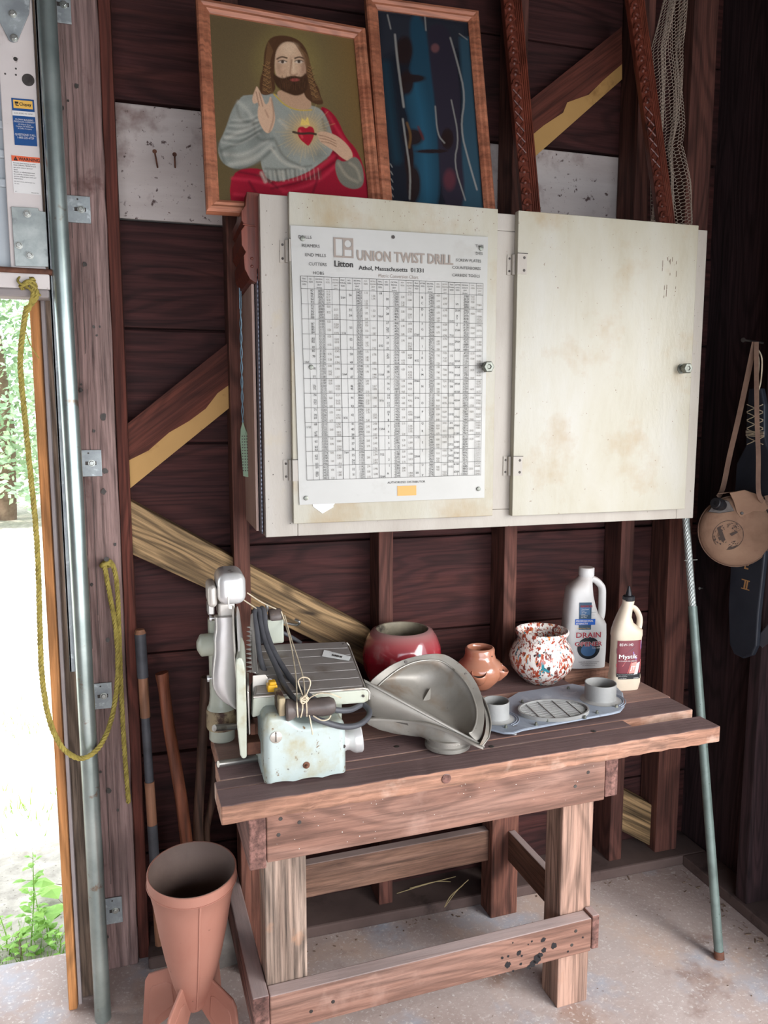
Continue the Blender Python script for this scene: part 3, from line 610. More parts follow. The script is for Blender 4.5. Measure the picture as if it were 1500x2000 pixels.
for k in range(40): chip(b, CX0 + rnd.uniform(0.003, 0.07), rnd.uniform(CZ0, CZ1), rnd.uniform(0.0005, 0.0016), CY - 0.0008)
for k in range(26): chip(b, CX1 - rnd.uniform(0.003, 0.042), rnd.uniform(CZ0, CZ1), rnd.uniform(0.0005, 0.0015), CY - 0.0008)
b.obj('paint_chip', M['iron'], cab, nrm=False)['kind'] = 'stuff'

# drill size chart: thin tin sign screwed to the left door
YS = CY - 0.024
c4 = [W(567, 440, Y=YS), W(953, 463, Y=YS), W(946, 972, Y=YS), W(585, 986, Y=YS)]
ch = thing('drill_chart', 'printed tin drill size conversion chart screwed to the left cabinet door', 'chart', tuple((c4[2] + c4[3]) / 2))
b = B(); ns = 16
top = [c4[0].lerp(c4[1], i / ns) + V((0, -0.002 * math.sin(PI * i / ns), 0)) for i in range(ns + 1)]
bot = [c4[3].lerp(c4[2], i / ns) + V((0, -0.002 * math.sin(PI * i / ns), 0)) for i in range(ns + 1)]
b.slab(top + bot[::-1], (0, 0.0012, 0)); b.obj('sheet', M['tin'], ch)
u_ = (c4[1] - c4[0]); Wd = u_.length; Ht = (c4[0] - c4[3]).length
fs = decal(c4, (0, -0.0030, 0))
def cf(x, y): return fs(x / 100, 1 - y / 137)          # chart units: 100 wide, 137 high, y down
cfy = lambda x, y: cf(x, -y)
def ctext(b, t, x, y, s, **k): b.text(t, cfy, x, -y, s, **k)
bk = B(); bg_ = B(); bt = B()
for t, x, y in (('DRILLS', 3.5, 6), ('REAMERS', 5, 10), ('END MILLS', 6.5, 14.3), ('CUTTERS', 8, 18.6), ('HOBS', 10, 22.8)): ctext(bk, t, x, y, 2.1, align='L')
for t, x, y in (('TAPS', 97.5, 5.6), ('DIES', 97, 9.3), ('SCREW PLATES', 96.2, 13.2), ('COUNTERBORES', 96, 17), ('CARBIDE TOOLS', 95.6, 20.8)): ctext(bk, t, x, y, 2.0, align='R')
ctext(bt, 'UNION TWIST DRILL', 31.5, 15.0, 7.0, align='L', bold=0.028, fit=49.5)
ctext(bk, 'Litton', 25, 18.6, 4.2, bold=0.02, fit=9.3); ctext(bk, 'Athol, Massachusetts  01331', 32.5, 19.6, 2.9, align='L', fit=33, bold=0.012)
ctext(bt, 'Metric Conversion Chart', 52.5, 22.9, 2.5, fit=20.5)
def crect(b, x0, y0, x1, y1): b.poly([cf(x0, y0), cf(x0, y1), cf(x1, y1), cf(x1, y0)])
lx0, lx1, ly0, ly1 = 20.3, 30, 4.6, 14.2
crect(bt, lx0, ly0, lx0 + 1, ly1); crect(bt, lx1 - 0.8, ly0, lx1, ly1); crect(bt, lx0 + 1, ly0, lx1 - .8, ly0 + 0.8); crect(bt, lx0 + 1, ly1 - 0.9, lx1 - .8, ly1); crect(bt, lx0 + 4.5, ly0 + .8, lx0 + 5.3, ly1 - .9)
crect(bt, lx0 + 5.3, 9.4, lx1 - .8, 10.3)
ccx, ccy, cr = (lx0 + 5.3 + lx1 - .8) / 2, 7.4, 1.72
ring = [(ccx + cr * math.cos(2 * PI * k / 24), ccy + cr * math.sin(2 * PI * k / 24)) for k in range(24)]
for k in range(24):
    (xa, ya), (xb, yb) = ring[k], ring[(k + 1) % 24]
    def sq(x, y): 
        dx, dy = x - ccx, y - ccy; s = 2.0 / max(abs(dx), abs(dy)); return ccx + dx * s * 0.95, ccy + dy * s
    bt.poly([cf(xa, ya), cf(xb, yb), cf(*sq(xb, yb)), cf(*sq(xa, ya))])
TX0, TX1, TY0, TYH, TY1 = 4.0, 97.5, 23.8, 29.8, 124.5
P5 = [TX0 + (TX1 - TX0) * k / 5 for k in range(6)]
def hl(b, y, w_=0.09): crect(b, TX0, y - w_, TX1, y + w_)
def vl(b, x, w_=0.07): crect(b, x - w_, TY0, x + w_, TY1)
hl(bk, TY0); hl(bk, TY1)
GH = (TY1 - TYH) / 13
for k in range(13): hl(bk, TYH + GH * k, 0.08)
CO = [0, 0.175, 0.345, 0.60, 0.80, 1.0]
for k in range(5):
    for j in range(5): vl(bk, P5[k] + (P5[1] - P5[0]) * CO[j], 0.10 if j == 0 else 0.05)
vl(bk, TX1)
DATA = '''0059=97m 0063=96m 0067=95m 0071=94m 0075=93m 0079=92m 0083=91 0087=90m 0091=89 0095=88 0098m 0100=87 0105=86 0110=85m 0115=84 0118m 0120=83 0125=82 0126m 0130=81 0135=80 0138m 0145=79 0150m 0156=1/64 0157m 0160=78 0165m 0177m 0180=77 0189m 0197m 0200=76 0210=75 0217m 0225=74 0236m 0240=73 0250=72 0256m 0260=71 0276m 0280=70 0292=69 0295m 0310=68 0312=1/32 0315m 0320=67 0330=66 0335m 0350=65 0354m 0360=64 0370=63 0374m 0380=62 0390=61 0394m 0400=60 0410=59 0413m 0420=58 0430=57 0433m
0453m 0465=56 0469=3/64 0472m 0492m 0512m 0520=55 0531m 0550=54 0551m 0571m 0591m 0595=53 0610m 0625=1/16 0630m 0635=52 0650m 0669m 0670=51 0689m 0700=50 0709m 0728m 0730=49 0748m 0760=48 0768m 0781=5/64 0785=47 0787m 0807m 0810=46 0820=45 0827m 0846m 0860=44 0866m 0886m 0890=43 0906m 0925m 0935=42 0938=3/32 0945m 0960=41 0965m 0980=40 0984m 0995=39 1015=38 1024m 1040=37 1063m 1065=36 1094=7/64 1100=35 1102m 1110=34 1130=33 1142m 1160=32 1181m 1200=31 1220m
1250=1/8 1260m 1285=30 1299m 1339m 1360=29 1378m 1405=28 1406=9/64 1417m 1440=27 1457m 1470=26 1495=25 1496m 1520=24 1535m 1540=23 1562=5/32 1570=22 1575m 1590=21 1610=20 1614m 1654m 1660=19 1693m 1695=18 1719=11/64 1730=17 1732m 1770=16 1772m 1800=15 1811m 1820=14 1850=13m 1875=3/16 1890=12m 1910=11 1929m 1935=10 1960=9 1969m 1990=8 2008m 2010=7 2031=13/64 2040=6 2047m 2055=5 2087m 2090=4 2126m 2130=3 2165m 2188=7/32 2205m 2210=2 2244m 2280=1 2283m 2323m 2340=A 2344=15/64
2362m 2380=B 2402m 2420=C 2441m 2460=D 2480m 2500=E 2520m 2559m 2570=F 2598m 2610=G 2638m 2656=17/64 2660=H 2677m 2717m 2720=I 2756m 2770=J 2795m 2810=K 2812=9/32 2835m 2874m 2900=L 2913m 2950=M 2953m 2969=19/64 2992m 3020=N 3031m 3071m 3110m 3125=5/16 3150m 3160=O 3189m 3228m 3230=P 3268m 3281=21/64 3307m 3320=Q 3346m 3386m 3390=R 3425m 3438=11/32 3465m 3480=S 3504m 3543m 3580=T 3583m 3594=23/64 3622m 3661m 3680=U 3701m 3740m 3750=3/8 3770=V
3780m 3819m 3858m 3860=W 3898m 3906=25/64 3937m 3970=X 4040=Y 4062=13/32 4130=Z 4134m 4219=27/64 4331m 4375=7/16 4528m 4531=29/64 4688=15/32 4724m 4844=31/64 4921m 5000=1/2 5118m 5156=33/64 5312=17/32 5469=35/64 5512m 5625=9/16 5781=37/64 5906m 5938=19/32 6094=39/64 6250=5/8 6299m 6406=41/64 6562=21/32 6693m 6719=43/64 6875=11/16 6890m 7031=45/64 7087m 7188=23/32 7344=47/64 7480m 7500=3/4 7656=49/64 7812=25/32 7874m 7969=51/64 8125=13/16 8268m 8281=53/64 8438=27/32 8594=55/64 8750=7/8 8906=57/64 9062=29/32 9219=59/64 9375=15/16 9531=61/64 9688=31/32 9843m 9844=63/64 10000=1'''
for k, line in enumerate(DATA.split('\n')):
    pw = P5[1] - P5[0]
    for i, tok in enumerate(line.split()):
        met = tok.endswith('m'); tok = tok.rstrip('m') if met else tok
        d, _, l = tok.partition('='); y = TYH + GH * (i // 5) + 1.5 + 1.38 * (i % 5); sz = 1.72
        ctext(bk, ('.' + d) if len(d) == 4 else '1.0000', P5[k] + pw * 0.585, y, sz, align='R', wide=0.80)
        if '/' in l:
            big = int(l.split('/')[1]) == 64 and k == 4
            ctext(bk, l, P5[k] + pw * (0.26 if big else 0.09), y, 1.6, wide=0.8)
        elif l: ctext(bk, l, P5[k] + pw * (0.28 if l.isdigit() else 0.25), y, sz, wide=0.86)
        mm = (int(d) / 10000) * 25.4
        if met: mm = round(mm / 0.05) * 0.05 if mm > 0.52 else round(mm, 2); ctext(bg_, '%.2f' % mm, P5[k] + pw * 0.705, y, sz * 0.9, wide=0.66)
        else: ctext(bg_, '%.3f' % mm, P5[k] + pw * 0.90, y, sz * 0.9, wide=0.66)
    for j, hd in enumerate([('FRAC', 'TIONAL', 'SIZES'), ('LETTER', 'SIZES') if k == 3 else ('LETTER', '& NO.', 'SIZES') if k == 4 else ('NO.', 'SIZES'), ('DECIMAL', 'EQUIVA', 'LENT', '(Inches)'), ('M.M.', 'SIZES'), ('METRIC', 'EQUIVA', 'LENT', '(mm)')]):
        for i, h in enumerate(hd): ctext(bk if j < 3 else bg_, h, P5[k] + pw * (CO[j] + CO[j + 1]) / 2, TY0 + 1.6 + 1.35 * i, 1.05, wide=0.8)
ctext(bk, 'AUTHORIZED DISTRIBUTOR', 56, 127.6, 1.6)
bk.obj('lettering', M['ink'], ch, nrm=False, label='black printed lettering'); bg_.obj('lettering', M['ink_grey'], ch, nrm=False, label='grey printed metric figures'); bt.obj('lettering', M['ink_brown'], ch, nrm=False, label='grey brown heading and square emblem')
b = B(); crect(b, 51, 129, 61.3, 134.2); b.obj('sticker', M['cardboard'], ch, nrm=False, label='small tan sticker')
for (x, y) in ((591, 466), (940, 485), (598, 973), (935, 955), (608, 717)):
    p = W(x, y, Y=YS - 0.003); m = alongz(p, (0, -1, 0)); B().lathe([(0.0055, 0), (0.005, 0.0015), (0.003, 0.0022)], m, 18).obj('screw', M['oldbrass'], ch, smooth=40)
p = W(768, 463, Y=YS - 0.0035); B().lathe([(0.004, 0), (0.004, 0.0008)], alongz(p, (0, -1, 0)), 18).obj('hanging_hole', M['iron'], ch)
# slips of paper poking out below the chart
Yp = CY - 0.0218
for i, pts in enumerate(([(608, 975), (640, 978), (652, 990), (630, 1003), (612, 990)], [(625, 978), (660, 975), (648, 992), (628, 1000)])):
    b = B().slab([W(*p, Y=Yp - 0.0004 * i) for p in pts], (0, 0.0003, 0))
    tag(b.obj('paper_slip', M['paper']), ['white paper slip with a torn corner tucked under the tin chart, the lower one', 'white paper slip tucked under the tin chart, the upper one'][i], 'paper', 'paper slips under the chart')

# carved wooden bracket at the cabinet's upper left corner
Yc = 1.80
pts = [(482, 374), (507, 377), (507, 440), (507, 548), (500, 552), (488, 545), (478, 525), (476, 500), (480, 492), (472, 478), (471, 450), (478, 440), (472, 430), (471, 412), (479, 402)]
b = B().slab([V((W(x, y, Y=Yc).x, Yc, W(x, y, Y=Yc).z)) for x, y in pts], (0, 0.20, 0))
for y in (505, 520): b.lathe([(0.004, 0), (0.002, 0.002)], alongz(W(492, y, Y=Yc - .0), (0, -1, 0)), 12)
b.tube([W(474, 438, Y=Yc - 0.002), W(500, 442, Y=Yc - 0.002)], 0.002, 6)
tag(b.obj('carved_bracket', M['carved'], bevel=0.003), 'glossy red brown scalloped wooden piece at the upper left corner of the cabinet', 'wood carving')
# thin boards stored left of the cabinet
for i, (x0, x1, y0, y1, z0, z1, mt) in enumerate(((0.232, 0.2385, 1.83, 2.04, 1.225, 1.80, 'cab_side'), (0.2405, 0.2445, 1.80, 2.05, 1.222, 1.83, 'sawblade'))):
    b = B().box(x0, x1, y0, y1, z0, z1)
    if i:
        for k in range(60): b.box(x0 + .001, x1 - .001, y0 - 0.004, y0, z0 + 0.01 * k, z0 + 0.01 * k + 0.005)
    tag(b.obj('thin_board', M[mt], bevel=0.001), ['narrow pinkish board standing against the left side of the cabinet, outer one', 'thin toothed strip squeezed between the board and the cabinet side'][i], 'board')

# fly swatter
sw = thing('fly_swatter', 'mint green fly swatter with a twisted wire handle hanging left of the cabinet', 'fly swatter', tuple(W(480, 930, Y=1.98)))
b = B(); hp = []
for k in range(2):
    l = []
    for i in range(70):
        t = i / 69; p = W(467, 455, Y=1.98).lerp(W(474, 825, Y=1.98), t); tw = 0.0018 if not 0.45 < t < 0.95 else 0.0022
        a = PI * k + (t * 40 if (t > 0.40) else 0); l.append(p + V((tw * math.cos(a), tw * math.sin(a), 0)))
    b.tube(l, 0.0014, 6)
b.obj('handle', M['wire_blue'], sw, smooth=50)
b = B().slab([W(474, 822, Y=1.98), W(478, 835, Y=1.98), W(484, 850, Y=1.97), W(488, 925, Y=1.97), W(485, 932, Y=1.97), W(475, 930, Y=1.98), W(469, 860, Y=1.99), W(470, 838, Y=1.99)], (0.001, 0.003, 0))
fl = b.obj('flap', M['fly_green'], sw, bevel=0.0008)
b = B()
for i in range(13):
    for j in range(3): b.lathe([(0.0016, 0), (0.0016, 0.001)], alongz(W(473 + 4.6 * j + i * 0.15, 852 + 5.6 * i, Y=1.975 - 0.004), (0, -1, 0)), 6)
b.obj('perforation', M['iron'], sw)
b = B().tube([W(466, 448, Y=2.05), W(466, 447, Y=1.97)], 0.002, 8); tag(b.obj('nail', M['iron']), 'nail in the stud holding the fly swatter', 'nail')
# auction tags with barcodes
def barcode_tag(name, cs, nrm_off, label):
    f = decal(cs); g = decal(cs, nrm_off); b = B(); 
    q4 = [f(0, 1), f(1, 1), f(1, 0), f(0, 0)]; b.mi = 0; b.slab(q4, V(nrm_off) * -0.4)
    rr = random.Random(5); x = 0.34
    while x < 0.72: wv = rr.choice((0.012, 0.02, 0.03)); quad(b, g, x, x + wv, 0.28, 0.62, 1); x += wv + rr.choice((0.01, 0.02))
    gg = lambda x, y: g(x, y / 0.36); b.mi = 1
    b.text('Property of the sale', gg, 0.42, 0.315, 0.034); b.text('item reference', gg, 0.30, 0.26, 0.03); b.text('204', gg, 0.88, 0.30, 0.05)
    return tag(b.obj(name, [M['paper'], M['ink']], nrm=False), label, 'sticker', 'barcode stickers')
barcode_tag('barcode_sticker', [W(285, 1074, Y=2.098), W(333, 1075, Y=2.098), W(333, 1091, Y=2.098), W(285, 1091, Y=2.098)], (0, -0.0007, 0), 'white barcode sticker on the straw coloured diagonal brace')

# ------------------------------------------------------------------ framed pictures on top of the cabinet
class Paint:
    def __init__(s, quad_px, nu, nv, base):
        u, v = np.meshgrid(np.linspace(0, 1, nu), np.linspace(0, 1, nv), indexing='ij')     # v down
        tl, tr, br, bl = [np.array(q, float) for q in quad_px]
        P_ = (tl[None, None] * ((1 - u) * (1 - v))[..., None] + tr * (u * (1 - v))[..., None] + br * (u * v)[..., None] + bl * ((1 - u) * v)[..., None])
        s.X, s.Y = P_[..., 0], P_[..., 1]; s.nu, s.nv = nu, nv; s.c = np.zeros((nu, nv, 3)) + np.array(lin(base)[:3])
    def put(s, m, col, a=1.0):
        m = (np.clip(m, 0, 1) * a)[..., None]; s.c = s.c * (1 - m) + np.array(lin(col)[:3]) * m
    def ell(s, cx, cy, rx, ry, soft=0.1, rot=0):
        dx, dy = s.X - cx, s.Y - cy; c, n_ = math.cos(R(rot)), math.sin(R(rot)); x = dx * c + dy * n_; y = -dx * n_ + dy * c
        rr_ = 1 - np.sqrt((x / rx) ** 2 + (y / ry) ** 2); return np.clip(rr_ / soft + (0.5 if soft < 0.65 else 0), 0, 1)
    def dist(s, pts, closed=False):
        d = np.full(s.X.shape, 1e9); pts = list(pts) + ([pts[0]] if closed else [])
        for (x0, y0), (x1, y1) in zip(pts, pts[1:]):
            dx, dy = x1 - x0, y1 - y0; t = np.clip(((s.X - x0) * dx + (s.Y - y0) * dy) / (dx * dx + dy * dy + 1e-9), 0, 1)
            d = np.minimum(d, np.hypot(s.X - x0 - t * dx, s.Y - y0 - t * dy))
        return d
    def line(s, pts, w_, soft=2.0):
        if len(pts) > 2:
            for _ in range(2): pts = [pts[0]] + [(a[0] * w1 + b[0] * (1 - w1), a[1] * w1 + b[1] * (1 - w1)) for a, b in zip(pts, pts[1:]) for w1 in (0.75, 0.25)] + [pts[-1]]
        return np.clip((w_ - s.dist(pts)) / soft + 0.5, 0, 1)
    def poly(s, pts, soft=3.0):
        for _ in range(2 if len(pts) > 5 else 0): pts = [(a[0] * w1 + b[0] * (1 - w1), a[1] * w1 + b[1] * (1 - w1)) for a, b in zip(pts, pts[1:] + pts[:1]) for w1 in (0.75, 0.25)]
        ins = np.zeros(s.X.shape, bool); n = len(pts)
        for i in range(n):
            (x0, y0), (x1, y1) = pts[i], pts[(i + 1) % n]
            if y0 == y1: continue
            c = ((y0 > s.Y) != (y1 > s.Y)) & (s.X < (x1 - x0) * (s.Y - y0) / (y1 - y0) + x0); ins ^= c
        d = s.dist(pts, True); return np.clip(np.where(ins, d, -d) / soft + 0.5, 0, 1)
    def mesh(s, name, fn, mat, parent, label=None):
        me = bpy.data.meshes.new(name); us = np.linspace(0, 1, s.nu); vs = np.linspace(0, 1, s.nv); org = ORG[parent.name]
        co = [tuple(fn(a, 1 - b) - org) for a in us for b in vs]
        fc = [(i * s.nv + j, i * s.nv + j + 1, (i + 1) * s.nv + j + 1, (i + 1) * s.nv + j) for i in range(s.nu - 1) for j in range(s.nv - 1)]
        me.from_pydata(co, [], fc); at = me.color_attributes.new('paint', 'FLOAT_COLOR', 'POINT')
        buf = np.ones((s.nu * s.nv, 4)); buf[:, :3] = s.c.reshape(-1, 3); at.data.foreach_set('color', buf.ravel())
        me.materials.append(mat); o = bpy.data.objects.new(name, me); S.collection.objects.link(o); o.parent = parent; ORG[o.name] = org
        if label: o['label'] = label
        return o

def framed(name, label, cat, tl, tr, br, bl, fw_, col_extra=None):
    t = thing(name, label, cat, tuple((bl + br) / 2)); nrm = (tr - tl).cross(bl - tl).normalized()      # points to the viewer or away
    if nrm.y > 0: nrm = -nrm
    def inset(k, off):
        c = []
        P4 = [tl, tr, br, bl]
        for i in range(4):
            p, a, b_2 = P4[i], P4[(i + 1) % 4], P4[i - 1]
            c.append(p + ((a - p).normalized() + (b_2 - p).normalized()) * k + nrm * off)
        return c
    prof = [(0, -0.012), (0, 0.006), (0.004, 0.010), (0.010, 0.011), (0.016, 0.007), (0.022, 0.008), (fw_, 0.002), (fw_, -0.012)]
    L = [inset(k, o_) for k, o_ in prof]
    for i in range(4):                   # four mitred mouldings
        j = (i + 1) % 4; b = B(); b.rings([[q[i] for q in L], [q[j] for q in L]]); b.obj('frame_moulding', M['frame_wood'], t, smooth=35)
    c = inset(fw_ - 0.002, -0.002); bk_ = B().slab(inset(fw_ - 0.004, -0.006), nrm * -0.004); bk_.obj('backing', M['cardboard'], t)
    return t, c, decal(c)
Yb, Yt = 1.835, 1.95
def face2(px_, a, b_): return W(*px_, Y=a)
tl, tr, br, bl = W(382, -2, Y=Yt), W(712, 58, Y=Yt + 0.01), W(747, 436, Y=Yb), W(403, 414, Y=Yb)
bl.z = max(bl.z, 1.9); 
t, c, f = framed('framed_painting', 'framed print of a bearded person in a grey robe with a red sash, wooden frame', 'picture', tl, tr, br, bl, 0.030)
p = Paint([(52, 45), (797, 180), (862, 1085), (103, 990)], 300, 340, '5e4f36')
p.put(p.ell(560, 330, 420, 460, 1.2), '7c6a42', .75); p.put(p.ell(440, 300, 200, 230, 0.9), '8f8048', .6); p.put(p.poly([(0, 700), (300, 700), (150, 1100), (0, 1100)], 200), '55482c', .7); p.put(p.poly([(700, 150), (900, 150), (900, 1100), (820, 1100)], 160), '76572c', .6)
# red cloak and sash
p.put(p.poly([(600, 530), (650, 545), (700, 600), (740, 700), (800, 760), (850, 900), (870, 1090), (690, 1090), (640, 780)], 5), '8c1428')
p.put(p.line([(640, 560), (700, 660), (760, 760), (830, 900)], 7, 14), 'b02a3c', .8); p.put(p.line([(620, 560), (660, 680), (690, 800)], 8, 14), '4c0c18', .7)
p.put(p.poly([(150, 840), (320, 830), (360, 915), (520, 880), (700, 765), (720, 1090), (170, 1090)], 5), '8c1428')
for q in ([(170, 880), (300, 900), (420, 950)], [(380, 925), (540, 890), (680, 790)], [(420, 960), (580, 930), (700, 830)], [(180, 960), (400, 1000)]): p.put(p.line(q, 7, 16), 'b42c40', .7)
for q in ([(200, 850), (330, 880), (390, 940)], [(360, 940), (540, 910), (690, 815)], [(250, 900), (300, 990)], [(600, 880), (560, 990)]): p.put(p.line(q, 5, 12), '3c0a14', .6)
# robe body and sleeves
p.put(p.poly([(200, 470), (260, 465), (380, 455), (480, 520), (600, 530), (650, 600), (690, 760), (600, 830), (520, 880), (360, 915), (310, 850), (300, 700), (170, 620)], 6), '8b8d84')
p.put(p.poly([(175, 510), (235, 468), (300, 470), (330, 600), (385, 690), (350, 770), (250, 830), (180, 838), (115, 800), (95, 720), (135, 640)], 6), '83867e')
for q in ([(200, 500), (260, 560), (280, 640)], [(140, 680), (230, 640), (290, 600)], [(130, 760), (230, 770), (340, 700)], [(160, 810), (260, 800), (360, 720)]): p.put(p.line(q, 6, 22), 'b0aca0', .8)
for q in ([(190, 520), (210, 600), (300, 610)], [(115, 740), (220, 700), (310, 650)], [(180, 835), (280, 820), (370, 740)], [(270, 600), (290, 700), (370, 690)], [(100, 700), (130, 800)]): p.put(p.line(q, 5, 18), '4a4c46', .7)
for q in ([(380, 700), (420, 790), (500, 830)], [(330, 860), (350, 910)], [(380, 850), (395, 905)], [(430, 850), (440, 895)], [(480, 850), (480, 885)], [(330, 840), (430, 850), (560, 835)], [(620, 600), (640, 700)]): p.put(p.line(q, 4, 14), '54524a', .7)
for q in ([(360, 740), (420, 820), (520, 850)], [(400, 600), (440, 640)], [(310, 860), (330, 905)], [(410, 860), (418, 900)]): p.put(p.line(q, 5, 16), 'bcb4a4', .7)
p.put(p.line([(375, 465), (430, 525), (500, 552), (565, 550)], 4, 4), 'b89a3c', .9)
for cx, cy, rx, ry, c_, a_ in ((205, 600, 42, 90, 'a9a69a', .6), (280, 690, 60, 90, '5c5e58', .7), (160, 760, 36, 50, '55574f', .6), (240, 790, 90, 40, 'a09a8c', .6), (440, 700, 70, 150, '6e6c60', .5), (420, 620, 50, 60, 'a49e90', .5), (600, 780, 70, 60, '5e5a4c', .7), (640, 650, 40, 90, '4e4c42', .6), (230, 520, 60, 40, 'a8a89c', .6), (330, 640, 30, 80, '4c4e48', .6), (400, 870, 120, 20, '9c9484', .5)):
    p.put(p.ell(cx, cy, rx, ry, 1.4), c_, a_)
for k in range(26):
    x = 330 + 11 * k; p.put(p.line([(x, 850 - 0.02 * k), (x + 6, 905)], 1.6, 7), '48463e' if k % 2 else 'b0a898', .45)
for k in range(9):
    p.put(p.line([(120 + 6 * k, 700 - 14 * k), (200 + 5 * k, 720 - 16 * k), (300 + 4 * k, 660 - 14 * k)], 2.5, 12), '50524c' if k % 2 else 'b4b0a4', .5)
# glow and plain red heart shape
p.put(p.ell(535, 660, 130, 140, 1.1), 'b08c50', .9); p.put(p.ell(535, 660, 70, 80, 0.8), 'd0a868', .7)
for k in range(40):
    a = 2 * PI * k / 40 + .05; r1 = 105 + 25 * (k % 3); p.put(p.line([(535 + 60 * math.cos(a), 665 + 60 * math.sin(a)), (535 + r1 * math.cos(a), 665 + r1 * math.sin(a))], 1.4, 3), 'd0b078', .35)
p.put(p.poly([(490, 650), (500, 635), (520, 634), (535, 645), (552, 632), (572, 640), (580, 665), (570, 700), (548, 738), (530, 722), (505, 700), (492, 675)], 4), 'a01c2c')
p.put(p.line([(505, 655), (515, 690)], 5, 8), 'd04a50', .7); p.put(p.line([(470, 660), (510, 672), (555, 668), (585, 676)], 6, 4), '3a2c24', .95); p.put(p.poly([(505, 628), (515, 590), (530, 605), (545, 585), (555, 628)], 4), 'd8b860', .9)
# neck, face, hair, beard
p.put(p.poly([(400, 440), (540, 440), (575, 545), (500, 548), (430, 520), (385, 465)], 5), 'b08c70')
hair = [(350, 175), (400, 158), (460, 165), (510, 190), (545, 240), (565, 330), (580, 400), (605, 440), (612, 480), (632, 522), (590, 525), (550, 500), (525, 470), (515, 380), (440, 200), (380, 260), (375, 400), (385, 440), (350, 470), (305, 465), (300, 400), (322, 330), (325, 240)]
p.put(p.poly(hair, 5), '4e3422')
p.put(p.poly([(378, 300), (385, 240), (410, 205), (445, 190), (490, 205), (525, 250), (540, 310), (535, 380), (505, 430), (450, 440), (400, 410), (380, 350)], 8), 'c4a284')
p.put(p.ell(415, 350, 45, 60, 1.0), 'a47e62', .5); p.put(p.ell(520, 340, 28, 80, 1.0), '98705a', .6); p.put(p.ell(450, 240, 50, 40, 1.0), 'd8b898', .7)
p.put(p.poly([(370, 350), (385, 370), (420, 385), (450, 372), (480, 370), (515, 380), (540, 350), (548, 420), (535, 460), (490, 478), (450, 465), (400, 440), (372, 400)], 8), '402a1c')
p.put(p.ell(480, 393, 24, 8, 0.5), '9c4a44', .9); p.put(p.ell(440, 420, 30, 30, 1), '5c3e2a', .5)
for q in ([(390, 283), (412, 270), (440, 278)], [(482, 280), (505, 272), (528, 282)]): p.put(p.line(q, 4, 4), '3a261a', .9)
for cx in (418, 502): p.put(p.ell(cx, 298, 20, 9, 0.5), 'd0c0ac', .9); p.put(p.ell(cx, 298, 8, 8, 0.4), '34261e', .95); p.put(p.line([(cx - 22, 296), (cx, 288), (cx + 22, 297)], 2.4, 3), '3a261a', .9)
p.put(p.line([(465, 290), (458, 340), (455, 362), (475, 370), (492, 362)], 3, 8), '8a644c', .8); p.put(p.line([(474, 290), (474, 345)], 3, 8), 'dcc0a0', .7)
for k in range(26):
    x = 320 + (k % 13) * 5; y0 = 200 + (k // 13) * 10; p.put(p.line([(345 + k, 190 + k * 2), (330 + k * .8, 300), (318 + k * 1.6, 400), (312 + 2.2 * k, 462)], 1.2, 3), '8a6540' if k % 2 else '34221a', .55)
    p.put(p.line([(470 + k * 2, 185 + k * 2), (530 + k, 280), (550 + k * .8, 400), (570 + k * 1.8, 500)], 1.2, 3), '8a6540' if k % 2 else '34221a', .5)
for k in range(44):
    th = k * 0.7; bx, by = (338 + 12 * math.sin(k * .9), 300 + 3.6 * k) if k % 2 else (558 + 0.6 * k + 10 * math.sin(k * .8), 330 + 3.8 * k)
    p.put(p.line([(bx - 8, by - 7), (bx, by), (bx + 8, by - 5)], 1.8, 3), '9a744a', .6); p.put(p.line([(bx - 8, by - 1), (bx, by + 6), (bx + 8, by)], 1.5, 3), '2c1c14', .6)
for cx, cy, rx, ry, c_, a_ in ((398, 320, 22, 60, '86624c', .6), (530, 310, 20, 80, '7a5642', .6), (455, 215, 60, 26, 'e0c4a4', .5), (420, 335, 18, 14, 'd8b294', .5), (505, 335, 16, 14, 'd4ac8e', .5), (460, 300, 8, 44, '9c7860', .6), (478, 352, 12, 10, 'dcb898', .5), (480, 410, 40, 14, '241610', .5)):
    p.put(p.ell(cx, cy, rx, ry, 1.3), c_, a_)
for k in range(40): p.put(p.line([(400 + 3.4 * k, 385 + 18 * math.sin(k)), (404 + 3.2 * k, 425 + 22 * math.sin(k * 1.3))], 1.2, 3), '6a4a32' if k % 2 else '1e120c', .5)
# hands
hand = [(300, 500), (270, 515), (264, 480), (280, 440), (288, 418), (300, 440), (318, 480), (330, 520), (348, 505), (352, 475), (362, 480), (372, 540), (382, 590), (365, 650), (335, 668), (300, 610), (290, 560)]
p.put(p.poly(hand, 5), 'c4a084'); p.put(p.line([(285, 450), (300, 520)], 2, 4), '7c5a46', .8); p.put(p.line([(300, 455), (318, 525)], 2, 4), '7c5a46', .8); p.put(p.line([(330, 545), (345, 580)], 3, 8), '9c765e', .8); p.put(p.line([(362, 490), (376, 580), (350, 655)], 3, 8), '86624c', .7)
hand = [(590, 668), (620, 660), (655, 670), (700, 690), (750, 735), (782, 790), (760, 828), (715, 800), (680, 765), (640, 740), (605, 715), (596, 690)]
p.put(p.poly(hand, 5), 'bc987c')
for i in range(3): p.put(p.line([(598 + 8 * i, 680 + i * 17), (640 + 8 * i, 690 + i * 16), (690, 715 + i * 14)], 2, 4), '7c5a46', .8)
p.put(p.poly([(690, 800), (730, 830), (790, 790), (830, 850), (835, 950), (780, 970), (710, 940), (680, 860)], 6), '6e6a5e'); 
for q in ([(700, 830), (740, 900), (800, 930)], [(760, 830), (800, 860), (815, 920)]): p.put(p.line(q, 5, 16), '9a907c', .8)
nz = np.random.RandomState(2).normal(0, 1, p.c.shape[:2])[..., None]; p.c = np.clip(p.c * (0.95 + 0.06 * nz), 0, 1)
